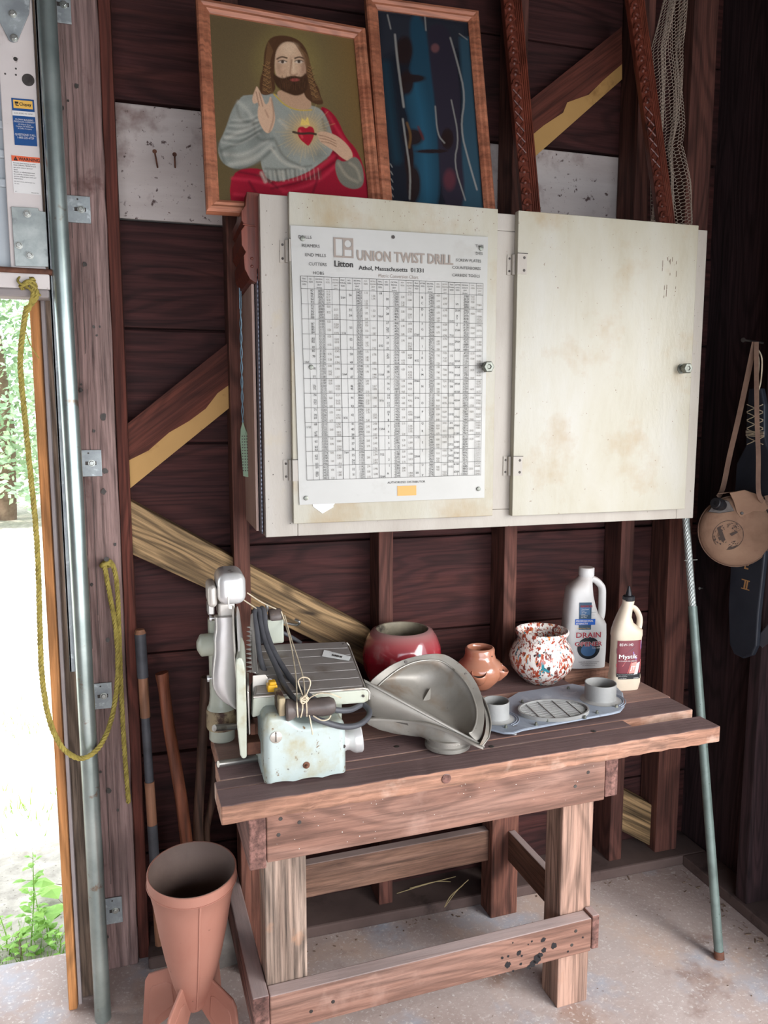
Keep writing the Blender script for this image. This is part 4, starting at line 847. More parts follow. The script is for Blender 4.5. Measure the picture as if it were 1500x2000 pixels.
p.mesh('print', f, vcol('print_paint', 0.38), t, 'printed portrait in brown, grey and red')
Yb2, Yt2 = 1.86, 1.985
tl, tr, br, bl = W(713, -6, Y=Yt2), W(933, 24, Y=Yt2), W(968, 436, Y=Yb2), W(745, 420, Y=Yb2)
t, c, f = framed('framed_picture', 'narrow framed picture, mostly dark blue, with wavy reflections painted on its glossy surface', 'picture', tl, tr, br, bl, 0.030)
p = Paint([(888, 52), (1335, 120), (1418, 1060), (950, 1020)], 150, 240, '20242c')
p.put(p.poly([(900, 60), (1320, 120), (1330, 260), (1000, 260), (905, 300)], 60), '3a3c44', .5)
p.put(p.poly([(1040, 80), (1120, 90), (1175, 500), (1200, 1080), (1060, 1080), (1050, 640), (1010, 500), (1060, 300)], 18), '27485a'); p.put(p.line([(1070, 430), (1110, 620), (1130, 1000)], 26, 60), '2f627a', .7)
p.put(p.line([(930, 330), (950, 560), (980, 800)], 20, 40), '22404e', .7); p.put(p.poly([(1290, 200), (1340, 200), (1410, 1050), (1290, 1050), (1310, 500)], 20), '35505e')
p.put(p.poly([(1130, 120), (1250, 140), (1300, 480), (1290, 680), (1330, 1050), (1200, 1060), (1180, 600), (1140, 300)], 14), '322d38')
for cx, cy, rx, ry in ((1020, 260, 40, 70), (1030, 420, 34, 60), (1060, 400, 60, 20), (1060, 690, 50, 40), (1040, 800, 22, 90), (1060, 920, 34, 90), (1230, 700, 30, 50), (1150, 760, 80, 10)): p.put(p.ell(cx, cy, rx, ry, 0.4), '2c1f1e', .95)
p.put(p.line([(1030, 620), (1050, 680), (1040, 740)], 5, 8), '7c5a34', .8); p.put(p.line([(1085, 640), (1110, 700)], 5, 8), '6c2c28', .7)
for q, w_ in (([(975, 180), (985, 300), (1000, 420), (1015, 540)], 5), ([(1010, 600), (1025, 720), (1045, 860), (1040, 990)], 4), ([(1245, 200), (1280, 320), (1322, 490), (1295, 650), (1340, 820), (1380, 950)], 4), ([(1250, 510), (1290, 700), (1260, 820), (1320, 1000)], 3), ([(1170, 540), (1180, 680), (1215, 720)], 3), ([(1120, 90), (1125, 160)], 3), ([(940, 80), (955, 150)], 3), ([(1290, 180), (1330, 210)], 2)): p.put(p.line(q, w_, 5), 'a8a49c', .75)  # pale wavy reflections painted into the print colour
p.put(p.ell(1170, 250, 20, 22, 0.5), '8c5a58', .6); p.put(p.ell(1240, 900, 30, 50, 0.6), '7a3a40', .5)
for k in range(5): p.put(p.line([(948 + k, 820 + k * 36), (956 + k, 835 + k * 36)], 2, 3), 'a8a49c', .7)
p.c = p.c * 0.7
o = p.mesh('print', f, vcol('print_gloss', 0.12, 0.6), t, 'dark blue glossy print')

# carved wooden rails standing on the cabinet
def carved_rail(top, botm, wx, label, flip=1):
    d = (top - botm); L_ = d.length; z = d.normalized(); y = V((0, 1, 0)); y = (y - z * y.dot(z)).normalized(); x = y.cross(z) * flip
    m = Matrix(((x.x, y.x, z.x, botm.x), (x.y, y.y, z.y, botm.y), (x.z, y.z, z.z, botm.z), (0, 0, 0, 1)))
    t = thing('carved_rail', label, 'carved wood', tuple(botm), 'carved rails on top of the cabinet')
    B().box(-wx / 2, wx / 2, 0, 0.02, 0, L_, m).obj('rail', M['carved'], t, bevel=0.003)
    b = B()
    for k in range(4): b.tube([m @ V((wx * (0.10 + 0.11 * k), -0.001, 0)), m @ V((wx * (0.10 + 0.11 * k), -0.001, L_))], wx * 0.05, 8)
    b.obj('reeding', M['carved'], t, smooth=50)
    b = B(); n_ = int(L_ / 0.028)
    for i in range(n_):
        s_ = (i + 0.5) / n_ * L_; kx = -wx * 0.24
        if (i // 6) % 3 == 1:
            for sg in (-1, 1): b.tube([m @ V((kx - wx * 0.2, -0.002, s_ - sg * 0.012)), m @ V((kx + wx * 0.2, -0.002, s_ + sg * 0.012))], 0.0028, 6)
        else:
            prof = []
            for a in range(9): th = PI * a / 8; prof.append(m @ V((kx - wx * 0.2 * math.cos(th), -0.004, s_ + 0.013 * math.sin(th) - 0.006)))
            b.tube(prof, 0.0045, 6); b.lathe([(wx * 0.13, 0), (wx * 0.1, 0.004), (0.001, 0.006)], alongz(m @ V((kx, 0, s_ - 0.004)), -y), 12)
    b.obj('carving', M['carved'], t, smooth=50, label='row of carved scallops and crosses')
carved_rail(W(996, -60, Y=2.03), W(1040, 428, Y=1.95), 0.054, 'reddish carved wooden rail leaning beside the narrow dark picture')
carved_rail(W(1235, -60, Y=1.985), W(1306, 450, Y=1.90), 0.050, 'reddish carved wooden rail leaning in front of the hanging net')

# hanging net
b = B(); cell = 0.0105; nx, nz = 26, 74
def netpt(u, v):
    px = 1316 - 40 * (1 - v) * 0 ; yy = -60 + 520 * v
    left = np.interp(v, [0, .1, .3, .5, .62, .75, 1.0], [1312, 1303, 1278, 1277, 1277, 1270, 1262]); right = np.interp(v, [0, .1, .3, .45, .58, .66, .8, 1], [1330, 1336, 1334, 1340, 1338, 1328, 1340, 1346])
    x = left + (right - left) * u
    p_ = W(x, yy, Y=2.025); p_.y += 0.022 * math.sin(u * 13 + v * 5) + 0.008 * math.sin(u * 31 + 2 * v); p_.x += 0.006 * math.sin(u * 9 + v * 7)
    return p_
def hexgrid(b, nx, nz, fn):
    cache = {}
    def vert(i, j):
        k = (round(i, 2), round(j, 2))
        if k not in cache: cache[k] = b.bm.verts.new(fn(min(max(i / (nx * 1.5), 0), 1), min(max(j / nz, 0), 1)))
        return cache[k]
    for i in range(nx):
        for j in range(nz):
            cx = i * 1.5 + 0.5; cz = j + (0.5 if i % 2 else 0) + 0.25
            b.face([vert(cx - 1, cz), vert(cx - .5, cz - .5), vert(cx + .5, cz - .5), vert(cx + 1, cz), vert(cx + .5, cz + .5), vert(cx - .5, cz + .5)])
hexgrid(b, nx, nz, netpt)
no = b.obj('hanging_net', M['net'], nrm=False); wf = no.modifiers.new('w', 'WIREFRAME'); wf.thickness = 0.0024; wf.use_even_offset = False
tag(no, 'tan hexagonal mesh net hanging in folds above the cabinet at the right', 'net')

# ------------------------------------------------------------------ workbench
BM = Matrix.Translation((0.20, 1.515, 0)) @ Matrix.Rotation(R(2.1), 4, 'Z')
bench = thing('workbench', 'rough wooden workbench with a thick plank top on four square legs', 'workbench', (0.7, 1.75, 0))
def wavy(x0, x1, y0, y1, z0, z1, mat, name='plank', amp=0.002, n=26, label=None, f0=None):
    b = B(); rg = []
    for i in range(n + 1):
        x = x0 + (x1 - x0) * i / n; r_ = lambda: random.uniform(-amp, amp); e = f0(x) if f0 else 0
        c = [V((x, y0 + r_() * .6, z0 + r_() * .5)), V((x, y0 + r_() * .6, z1 + r_() * 0.3)), V((x, y1, z1)), V((x, y1, z0))]
        rg.append([BM @ q_ for q_ in c])
    return b.rings(rg).obj(name, mat, bench, bevel=0.003, label=label)
ZT = 0.745
wavy(-0.10, 1.105, -0.072, 0.0, 0.706, ZT, M['plank'], amp=0.003, n=56)
wavy(-0.10, 0.903, 0.0005, 0.0395, 0.707, ZT - 0.0003, M['plank'], amp=0.0003)
wavy(-0.088, 1.118, 0.040, 0.134, 0.707, ZT, M['plank'], amp=0.0004)
wavy(-0.080, 1.125, 0.1348, 0.298, 0.706, ZT - 0.0006, M['plank_bare'], label='paler bare back plank', amp=0.0004)
wavy(-0.062, 0.925, 0.2988, 0.515, 0.706, ZT, M['plank'], amp=0.0004)
wavy(0.93, 1.10, 0.35, 0.50, 0.708, 0.765, M['bench_bare'], 'block')
def bbox(name, x0, x1, y0, y1, z0, z1, mat, bev=0.003, label=None):
    return B().box(x0, x1, y0, y1, z0, z1, BM).obj(name, M[mat], bench, bevel=bev, label=label)
bbox('apron', 0.0, 0.829, 0.0, 0.037, 0.566, 0.7045, 'apron')
bbox('apron', -0.037, -0.001, 0.0, 0.49, 0.555, 0.7045, 'end_grain'); bbox('apron', 0.830, 0.866, 0.0, 0.49, 0.572, 0.7045, 'end_grain')
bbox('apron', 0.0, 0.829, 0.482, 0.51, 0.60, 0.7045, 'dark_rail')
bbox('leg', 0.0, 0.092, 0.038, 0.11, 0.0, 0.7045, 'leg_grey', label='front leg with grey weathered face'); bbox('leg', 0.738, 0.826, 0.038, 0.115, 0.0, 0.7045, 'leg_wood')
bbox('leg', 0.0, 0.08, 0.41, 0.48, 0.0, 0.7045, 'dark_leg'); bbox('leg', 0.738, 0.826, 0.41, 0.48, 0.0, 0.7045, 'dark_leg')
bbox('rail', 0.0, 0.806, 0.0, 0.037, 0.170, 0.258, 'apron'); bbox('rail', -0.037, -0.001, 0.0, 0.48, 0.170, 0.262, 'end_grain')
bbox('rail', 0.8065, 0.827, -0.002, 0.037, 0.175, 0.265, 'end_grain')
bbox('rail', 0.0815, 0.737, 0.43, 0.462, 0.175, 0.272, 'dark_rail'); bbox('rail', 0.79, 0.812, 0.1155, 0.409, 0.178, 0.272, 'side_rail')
# nails, knot and black spatter
b = B(); rr = random.Random(11)
for x, z in ((0.03, 0.66), (0.07, 0.645), (0.025, 0.625), (0.77, 0.68), (0.78, 0.645), (0.745, 0.615), (0.14, 0.21), (0.09, 0.2), (0.76, 0.235), (0.75, 0.20)):
    B().lathe([(0.0045, 0), (0.004, 0.0006)], alongz(BM @ V((x, -0.0002, z)), (0, -1, 0)), 12).obj('nail_head', M['iron'], bench)
b = B()
def splat(x, z, r):
    n_ = 14; b.poly([BM @ V((x + r * rr.uniform(0.7, 1.15) * math.cos(2 * PI * k / n_), -0.0006, z + r * rr.uniform(0.7, 1.15) * math.sin(2 * PI * k / n_))) for k in range(n_)])
for px_, py_, r in ((1063, 1838, .007), (1084, 1850, .0085), (1064, 1858, .0075), (1014, 1862, .007), (992, 1885, .009), (1050, 1875, .012), (1042, 1884, .009), (1034, 1890, .006), (1018, 1884, .004), (981, 1871, .004), (993, 1868, .003), (1040, 1840, .003), (1020, 1868, .003), (1033, 1846, .002), (1003, 1897, .003), (1056, 1868, .008), (1142, 1835, .003), (1002, 1842, .002), (1112, 1862, .003)):
    p_ = BM.inverted() @ W(px_, py_, Y=1.535); splat(p_.x, p_.z, r)
b.obj('paint_spatter', M['dirtpaint'], bench, nrm=False, label='black paint spatter')['kind'] = 'stuff'
b = B()
for k in range(70):
    x, z = rr.uniform(0.01, 0.82), rr.uniform(0.575, 0.70); r = rr.uniform(0.0004, 0.0011)
    b.poly([BM @ V((x + r * math.cos(a), -0.0006, z + r * math.sin(a))) for a in [2 * PI * k_ / 6 for k_ in range(6)]])
b.obj('paint_speck', M['white_paint'], bench, nrm=False, label='fine white paint specks')['kind'] = 'stuff'
b = B()
for px_, py_ in ((775, 1458), (960, 1458), (1160, 1428)):
    p_ = W(px_, py_, Z=ZT + 0.0005); B().lathe([(0.006, 0), (0.006, 0.0006), (0.004, 0.0009)], T(*p_), 12).obj('bolt_hole', M['iron'], bench)
b = B(); p_ = W(878, 1520, Y=1.465); b.lathe([(0.011, 0), (0.010, 0.002)], alongz(BM @ V((0.375, -0.0735, 0.728)), (0, -1, 0)), 18); b.obj('knot', M['end_grain'], bench)

# ------------------------------------------------------------------ meat slicer
SL = thing('meat_slicer', 'old chrome and pale green enamel meat slicer at the left end of the bench', 'slicer', (0.27, 1.6, ZT))
def q(cx, cy, Y): return W(370 + 0.26 * cx, 1090 + 0.26 * cy, Y=Y)
def qs(l, Y): return [q(x, y, Y) for x, y in l]
def qbox(b, x0, y0, x1, y1, Ya, Yb_): a = q(x0, y0, Ya); c = q(x1, y1, Ya); return b.box(a.x, c.x, Ya, Yb_, c.z, a.z)
def bulge(b, rows, Y0, dep, n=12, back=0.01):
    rg = []
    for y, xl, xr in rows:
        a = q(xl, y, Y0); c = q(xr, y, Y0); mid = (a + c) / 2; hw = (c.x - a.x) / 2
        r = [V((mid.x - hw * math.cos(PI * k / n), Y0 - dep * math.sin(PI * k / n) ** 0.38, mid.z)) for k in range(n + 1)]
        r += [V((c.x, Y0 + back, mid.z)), V((a.x, Y0 + back, mid.z))]; rg.append(r)
    return b.rings(rg)
def rows(l, n):
    ys = [r[0] for r in l]; o = []
    for i in range(n + 1):
        y = ys[0] + (ys[-1] - ys[0]) * i / n; o.append((y, float(np.interp(y, ys, [r[1] for r in l])), float(np.interp(y, ys, [r[2] for r in l]))))
    return o
# base housing
b = B(); a = q(562, 1290, 1.495); c = q(1180, 1290, 1.495)
hx0, hx1 = a.x, c.x
rg = []
ztop = q(600, 1185, 1.495).z; nx_ = 30
for i in range(nx_ + 1):
    u = i / nx_; x = hx0 + (hx1 - hx0) * u
    zt = ztop - (0.030 * (1 / (1 + math.exp(-(u - 0.33) * 22)))); r = 0.016
    edge = min(u, 1 - u) * (hx1 - hx0); rr_ = 0.012 * (1 - min(1, edge / 0.012)) ** 2
    prof = [V((x, 1.495 + rr_, ZT + 0.004 + 0.004 * abs(math.sin(u * 9)))), V((x, 1.495 + rr_, zt - r - rr_))]
    for k in range(1, 6): th = PI / 2 * k / 6; prof.append(V((x, 1.495 + rr_ + r - r * math.cos(th), zt - rr_ - r + r * math.sin(th))))
    prof += [V((x, 1.495 + r + rr_, zt - rr_)), V((x, 1.72, zt - rr_)), V((x, 1.72, ZT + 0.004))]; rg.append(prof)
b.rings(rg); b.obj('base_housing', M['enamel'], SL, smooth=50)
B().lathe([(0.0125, -0.001), (0.0125, 0.0015), (0.011, 0.0025)], alongz(q(650, 1345, 1.495), (0, -1, 0)), 28).obj('screw', M['chrome_dirty'], SL, smooth=40)
b = B(); p_ = q(650, 1345, 1.492); b.box(p_.x - 0.001, p_.x + 0.001, p_.y - 0.0007, p_.y + 0.001, p_.z - 0.010, p_.z + 0.010); b.obj('screw_slot', M['iron'], SL)
B().lathe([(0.0075, 0), (0.007, 0.002), (0.0035, 0.003), (0.0035, 0.010), (0.002, 0.012)], alongz(q(878, 1555, 1.495), (0, -1, 0.1)), 20).obj('bolt', M['rust'], SL, smooth=40)
B().lathe([(0.004, 0), (0.003, 0.001)], alongz(q(1160, 1415, 1.499), (0, -1, 0)), 12).obj('screw', M['iron'], SL)
for x in (hx0 + 0.03, hx1 - 0.03):
    for y in (1.52, 1.70): B().lathe([(0.010, ZT), (0.010, ZT + 0.008)], T(x, y, 0), 16).obj('foot', M['black'], SL)
# chrome knob at the right
k0 = q(1185, 1365, 1.56); m = alongz((hx1 - 0.002, k0.y, k0.z), (1, -0.1, 0.08))
B().lathe([(0.034, 0), (0.037, 0.002), (0.037, 0.005), (0.034, 0.006), (0.034, 0.009), (0.025, 0.010), (0.022, 0.016), (0.023, 0.022), (0.029, 0.030), (0.031, 0.036), (0.031, 0.048), (0.028, 0.051), (0, 0.052)], m, 32).obj('control_knob', M['chrome'], SL, smooth=40)
# food tray: ribbed metal plate on an enamelled carriage
YF, YR = 1.555, 1.80
TC = [q(520, 655, YR), q(1178, 630, YR), q(1312, 975, YF), q(482, 1043, YF)]
tf = decal(TC)
b = B(); nrm_t = (TC[1] - TC[0]).cross(TC[3] - TC[0]).normalized(); nrm_t = nrm_t if nrm_t.z > 0 else -nrm_t
out = [tf(0, 0), tf(0.02, 1)] + [tf(0.93, 1), tf(0.975, 0.985), tf(1, 0.93)] + [tf(1, 0.07), tf(0.985, 0.0)]
b.slab([p + nrm_t * 0.001 for p in out], nrm_t * -0.006)
b.obj('tray', M['tray'], SL, bevel=0.001)
b = B()
for i in range(6):
    v0 = 0.03 + 0.162 * i
    b.slab([tf(0.02, v0) + nrm_t * 0.0012, tf(0.985, v0) + nrm_t * 0.0012, tf(0.985, v0 + 0.145) + nrm_t * 0.0012, tf(0.02, v0 + 0.145) + nrm_t * 0.0012], nrm_t * 0.0012)
b.obj('tray_rib', M['tray'], SL, bevel=0.0006)
b = B().slab([p + V((0, -0.002, 0)) for p in qs([(478, 1050), (1340, 985), (1350, 1010), (1345, 1072), (1310, 1088), (900, 1120), (700, 1130), (640, 1165), (545, 1152), (525, 1185), (470, 1200)], YF)], (0, 0.022, 0))
b.obj('carriage', M['enamel_pale'], SL, bevel=0.004)
b = B().tube([q(480, 1046, YF - 0.004), q(900, 1012, YF - 0.004), q(1300, 978, YF - 0.004), q(1338, 985, YF - 0.003), q(1353, 1010, YF), q(1350, 1060, YF)], 0.0022, 8).tube([q(1320, 978, YF), q(1200, 660, YR), q(1180, 635, YR)], 0.0018, 8)
b.obj('tray_rim', M['chrome_dirty'], SL, smooth=50)
B().lathe([(0.003, 0), (0.003, 0.0015)], alongz(q(1305, 1035, YF - 0.003), (0, -1, 0)), 12).lathe([(0.003, 0), (0.0025, 0.0015)], alongz(tf(0.95, 0.93) + nrm_t * 0.002, nrm_t), 12).obj('screw', M['iron'], SL)
qbox(B(), 560, 1060, 1150, 1300, 1.60, 1.70).obj('carriage_arm', M['enamel_pale'], SL, bevel=0.006)
# fence and yellow plug
B().slab(qs([(476, 885), (570, 876), (588, 900), (583, 1015), (500, 1022), (480, 1180), (470, 1190)], 1.60), (0.0, 0.003, 0)).obj('fence', M['chrome_dirty'], SL, bevel=0.001)
b = B(); qbox(b, 588, 960, 664, 1012, 1.565, 1.59); qbox(b, 600, 935, 655, 962, 1.568, 1.588)
b.obj('plug', M['plug'], SL, bevel=0.003, label='yellow plug')
B().lathe([(0.006, 0), (0.006, 0.003), (0.003, 0.004)], alongz(q(602, 925, 1.60), (0, -1, 0.3)), 16).obj('nut', M['chrome'], SL)
# blade, toothed deflector, white gauge plate
bc = q(402, 840, 1.69); m = alongz(bc, (1, -0.125, 0.07))
B().lathe([(0.142, -0.001), (0.143, 0.0), (0.138, 0.0015), (0.06, 0.0022), (0.02, 0.006), (0, 0.007)], m, 64).obj('blade', M['chrome'], SL, smooth=30)
bc2 = q(385, 820, 1.69); m = alongz(bc2, (1, -0.125, 0.07)); B().lathe([(0.138, -0.006), (0.142, -0.004), (0.138, -0.002)], m, 64).obj('blade_guard', M['chrome_dirty'], SL, smooth=30)
b = B(); b.slab([q(458, 425, 1.72), q(470, 415, 1.72), q(513, 865, 1.60), q(500, 872, 1.60), q(470, 860, 1.60), q(452, 600, 1.68)], (0.002, 0.002, 0))
b.obj('deflector', M['steel'], SL, bevel=0.0006)
b = B()
for k in range(11):
    t_ = k / 10; p_ = q(462 - 4 * math.sin(PI * t_), 520 + 330 * t_, 1.70 - 0.10 * t_); b.lathe([(0.0035, 0), (0.0006, 0.012)], alongz(p_, (-0.8, -0.5, 0.25)), 6)
b.obj('tooth', M['steel'], SL)
b = B().slab(qs([(347, 800), (354, 765), (368, 750), (392, 752), (410, 790), (420, 860), (430, 1180), (431, 1495), (415, 1510), (395, 1508), (380, 1480), (356, 1250)], 1.53), (0.0175, 0.15, 0))
b.obj('gauge_plate', M['enamel_pale'], SL, bevel=0.004)
b = B(); b.slab(qs([(432, 1000), (448, 1010), (458, 1320), (446, 1332)], 1.545), (.014, 0.12, 0)); b.obj('slide_plate', M['steel'], SL, bevel=0.001)
b = B(); qbox(b, 432, 1390, 545, 1470, 1.56, 1.66); qbox(b, 470, 1205, 530, 1400, 1.60, 1.66); qbox(b, 455, 1250, 500, 1330, 1.57, 1.6); b.obj('slide_bracket', M['rust'], SL, bevel=0.003)
B().tube([q(186, 1278, 1.66), q(350, 1264, 1.70), q(480, 1255, 1.72)], 0.0075, 16).obj('slide_rod', M['steel'], SL, smooth=40)
B().tube([q(216, 1548, 1.585), q(545, 1500, 1.62)], 0.0072, 16).obj('slide_rod', M['steel'], SL, smooth=40)
# motor column
p_ = q(245, 1250, 1.76); zt = q(245, 1075, 1.76).z
B().lathe([(0.027, ZT + 0.0005), (0.030, ZT + 0.004), (0.030, p_.z + 0.02), (0.033, p_.z + 0.03), (0.033, zt - 0.012), (0.030, zt - 0.008), (0.028, zt), (0.026, zt + 0.02), (0.026, zt + 0.20)], T(p_.x, 1.76, 0), 36).obj('column', M['enamel_pale'], SL, smooth=40, label='cream column')
B().lathe([(0.034, ZT + 0.03), (0.0355, ZT + 0.034), (0.0355, zt - 0.020), (0.034, zt - 0.016), (0.0305, zt - 0.014)], T(p_.x, 1.76, 0), 36).obj('collar', M['collar'], SL, smooth=40, label='flaking rusty collar')
b = B(); bulge(b, rows([(428, 190, 350), (440, 188, 362), (500, 194, 365), (600, 182, 366), (700, 184, 370), (760, 176, 364), (850, 168, 352), (950, 172, 350), (1010, 200, 348), (1060, 250, 347), (1095, 310, 346), (1108, 335, 345)], 26), 1.712, 0.024); b.obj('motor_cover', M['chrome'], SL, smooth=50)
k0 = q(190, 645, 1.74); m = alongz(k0 + V((0.01, 0, 0)), (-1, -0.05, 0.0))
B().lathe([(0.034, 0), (0.030, 0.008), (0.0255, 0.014), (0.0255, 0.040), (0.023, 0.043), (0.010, 0.050), (0.0, 0.051)], m, 32).obj('motor_knob', M['enamel_pale'], SL, smooth=40)
for cx, cy in ((148, 900), (165, 450)):
    B().lathe([(0.003, 0), (0.003, 0.010), (0.008, 0.0102), (0.008, 0.015)], alongz(q(cx + 35, cy, 1.74), (-1, 0, 0)), 16).obj('thumb_screw', M['chrome'], SL, smooth=40)
# sharpener head
qbox(B(), 210, 128, 432, 352, 1.655, 1.77).obj('blade_sharpener', M['chrome'], SL, smooth=60, bevel=0.020, bseg=6)
qbox(B(), 138, 212, 212, 375, 1.67, 1.76).obj('sharpener_cover', M['chrome_dirty'], SL, smooth=60, bevel=0.010, bseg=4)
qbox(B(), 215, 340, 345, 445, 1.70, 1.76).obj('neck', M['chrome_dirty'], SL, smooth=60, bevel=0.006, bseg=3)
qbox(B(), 136, 345, 190, 428, 1.70, 1.74).obj('clamp', M['steel'], SL, bevel=0.003)
for cx, cy in ((306, 148), (315, 182)): p_ = q(cx, cy, 1.69); p_.z = q(300, 128, 1.655).z + 0.0003; B().lathe([(0.005, -0.001), (0.005, 0.001), (0.003, 0.002)], T(p_.x, 1.70 - 0.02 * (cy > 160), p_.z), 14).obj('screw', M['steel'], SL, smooth=40)
b = B().slab(qs([(285, 285), (300, 300), (300, 350), (320, 358), (318, 384), (290, 378), (287, 330)], 1.65), (0, -0.003, 0)); b.obj('catch', M['chrome_dirty'], SL, bevel=0.001)
# pusher block behind the tray
qbox(B(), 575, 468, 712, 640, 1.79, 1.85).obj('pusher', M['enamel_pale'], SL, bevel=0.005)
B().lathe([(0.018, -0.014), (0.020, -0.010), (0.020, 0.012), (0.018, 0.016)], alongz(q(640, 440, 1.81), (1, 0, 0)), 28).obj('pusher_grip', M['bakelite'], SL, smooth=40)
B().tube(smoothpath([q(700, 480, 1.81), q(790, 500, 1.80), q(820, 495, 1.79), (q(825, 478, 1.78)), q(795, 462, 1.79)], 6), 0.0032, 8).obj('hook', M['steel'], SL, smooth=50)
B().tube([q(580, 345, 1.83), q(590, 400, 1.83)], 0.004, 12).obj('pin', M['steel'], SL, smooth=50)
# wooden push handle
h0, h1 = q(722, 1142, 1.50), q(1100, 1106, 1.49); Lh = (h1 - h0).length; m = alongz(h0, h1 - h0)
B().lathe([(0.021, 0), (0.023, 0.004), (0.021, 0.012), (0.015, 0.022), (0.0165, 0.035), (0.0175, 0.055), (0.0195, Lh * 0.72), (0.019, Lh * 0.88), (0.014, Lh * 0.97), (0.006, Lh), (0, Lh + 0.001)], m, 28).obj('handle', M['bakelite'], SL, smooth=40, label='worn dark handle grip')
qbox(B(), 672, 1058, 724, 1188, 1.492, 1.56).obj('handle_mount', M['collar'], SL, bevel=0.003)
# power cable looped over the tray
def cable(l, r=0.0062): return B().tube(smoothpath([q(*p) for p in l], 8), r, 12).obj('power_cable', M['cable'], SL, smooth=60)
cable([(578, 885, 1.66), (530, 740, 1.69), (508, 560, 1.73), (488, 430, 1.765), (500, 385, 1.78), (525, 400, 1.775), (538, 500, 1.75), (575, 640, 1.71), (640, 790, 1.66), (715, 960, 1.58), (800, 1075, 1.51), (900, 1180, 1.49), (1020, 1232, 1.485), (1150, 1266, 1.49), (1260, 1256, 1.50), (1335, 1205, 1.52), (1352, 1150, 1.54), (1310, 1098, 1.56)])
cable([(545, 640, 1.74), (525, 520, 1.76), (520, 420, 1.78), (545, 378, 1.785), (565, 420, 1.77), (572, 520, 1.745), (618, 665, 1.70), (700, 815, 1.65), (780, 930, 1.60), (860, 1005, 1.545), (960, 1075, 1.53), (1080, 1135, 1.53), (1200, 1142, 1.54), (1290, 1102, 1.56)])
cable([(700, 560, 1.86), (760, 590, 1.86), (840, 640, 1.85)], 0.005)
# tying cord
def st(l, r=0.0014): return B().tube(smoothpath([q(*p) for p in l], 6), r, 6)
parts = [[(436, 262, 1.70), (540, 330, 1.75), (650, 382, 1.80)], [(412, 318, 1.68), (505, 380, 1.78)], [(690, 402, 1.795), (722, 500, 1.775), (760, 640, 1.70), (795, 850, 1.60), (806, 1010, 1.52), (808, 1100, 1.478), (815, 1195, 1.485)], [(715, 430, 1.795), (760, 590, 1.73), (815, 760, 1.63), (855, 905, 1.56), (868, 1030, 1.50), (880, 1100, 1.475), (882, 1190, 1.485)],
         [(845, 1050, 1.485), (850, 1130, 1.472), (836, 1195, 1.485)], [(860, 1055, 1.48), (828, 970, 1.50), (818, 920, 1.50), (850, 896, 1.50), (895, 905, 1.50), (908, 945, 1.50), (885, 1010, 1.49), (865, 1055, 1.48)],
         [(885, 1070, 1.48), (920, 1040, 1.475), (985, 1015, 1.47), (1060, 1020, 1.46), (1140, 1050, 1.455)], [(900, 1180, 1.474), (912, 1240, 1.47), (925, 1325, 1.465)], [(930, 1185, 1.475), (990, 1218, 1.465), (1040, 1212, 1.465), (1062, 1182, 1.47)]]
cb = B()
for l in parts: cb.tube(smoothpath([q(*p) for p in l], 6), 0.0015, 6)
kc = q(860, 1058, 1.478)
for k in range(4): cb.tube([kc + V((0.008 * math.cos(a), 0.004 * math.sin(a + k) - 0.003, 0.005 * math.sin(a) * (1 if k % 2 else -1) + 0.003 * math.cos(2 * a + k))) for a in [2 * PI * i / 14 for i in range(15)]], 0.0016, 6)
tag(cb.obj('tying_cord', M['cord'], smooth=60), 'pale string tied in a bow round the slicer handle', 'string')
def ontray(cx, cy, off):
    px_, py_ = 370 + .26 * cx, 1090 + .26 * cy; best = None; c0 = V((0, 0, CH))
    for i in range(201):
        for j in range(101):
            r = tf(i / 200, j / 100) + nrm_t * off - c0; d = r.dot(_fw); e = (750 + F * r.dot(_rt) / d - px_) ** 2 + (1000 - F * r.dot(_up) / d - py_) ** 2
            if best is None or e < best[0]: best = (e, r + c0)
    return best[1]
barcode_tag('barcode_sticker', [ontray(1012, 688, 0.0042), ontray(1212, 738, 0.0042), ontray(1200, 772, 0.0042), ontray(995, 737, 0.0042)], tuple(nrm_t * 0.0007), 'white barcode sticker on the ribbed tray of the meat slicer')

# ------------------------------------------------------------------ pots
def potprof(cx, Y, l, name, mat, smooth=60, inner=None, label=None, parent=None, seg=48):
    # l: (half width px, y px) down the outside, inner list the same for the inside
    prof = []
    for hw, y in l: p_ = W(cx, y, Y=Y); prof.append((hw / ppm(p_), p_.z))
    return prof
def lathe_thing(name, cx, Y, out, inn, mat, imat, label, cat, zb, dirt=None):
    c = W(cx, out[-1][1], Y=Y); po = potprof(cx, Y, out, name, mat); k = (zb - po[-1][1])
    zt0 = po[0][1]; po = [(r, zb + (z - po[-1][1]) * (zt0 - zb) / (zt0 - po[-1][1])) for r, z in po]
    t = thing(name, label, cat, (c.x, Y, zb)); m = T(c.x, Y, 0)
    pin = [(po[0][0] - a, po[0][1] - d) for a, d in inn]
    b = B(); b.lathe(po[::-1] + pin[:1], m, 56, False); b.obj('body', M[mat], t, smooth=60)
    b = B(); rings = [[m @ V((max(r, 1e-4) * math.cos(2 * PI * k_ / 56), max(r, 1e-4) * math.sin(2 * PI * k_ / 56), z)) for k_ in range(56)] for r, z in pin + [(0.001, pin[-1][1])]]
    b.rings(rings, True, False, True); b.obj('inside', M[imat], t, smooth=60, label='stained unglazed inside')
    return t, c, po
lathe_thing('red_planter', 785, 1.93, [(54, 1228), (60, 1231), (68, 1243), (75, 1262), (77, 1282), (74, 1305), (64, 1330), (50, 1350), (44, 1356)], [(0.004, -0.001), (0.008, 0.0), (0.011, 0.012), (0.0, 0.05), (0.0, 0.12)], 'red_glaze', 'pot_inside', 'large round glossy red planter, dusty on top, behind the metal hopper', 'planter', ZT)
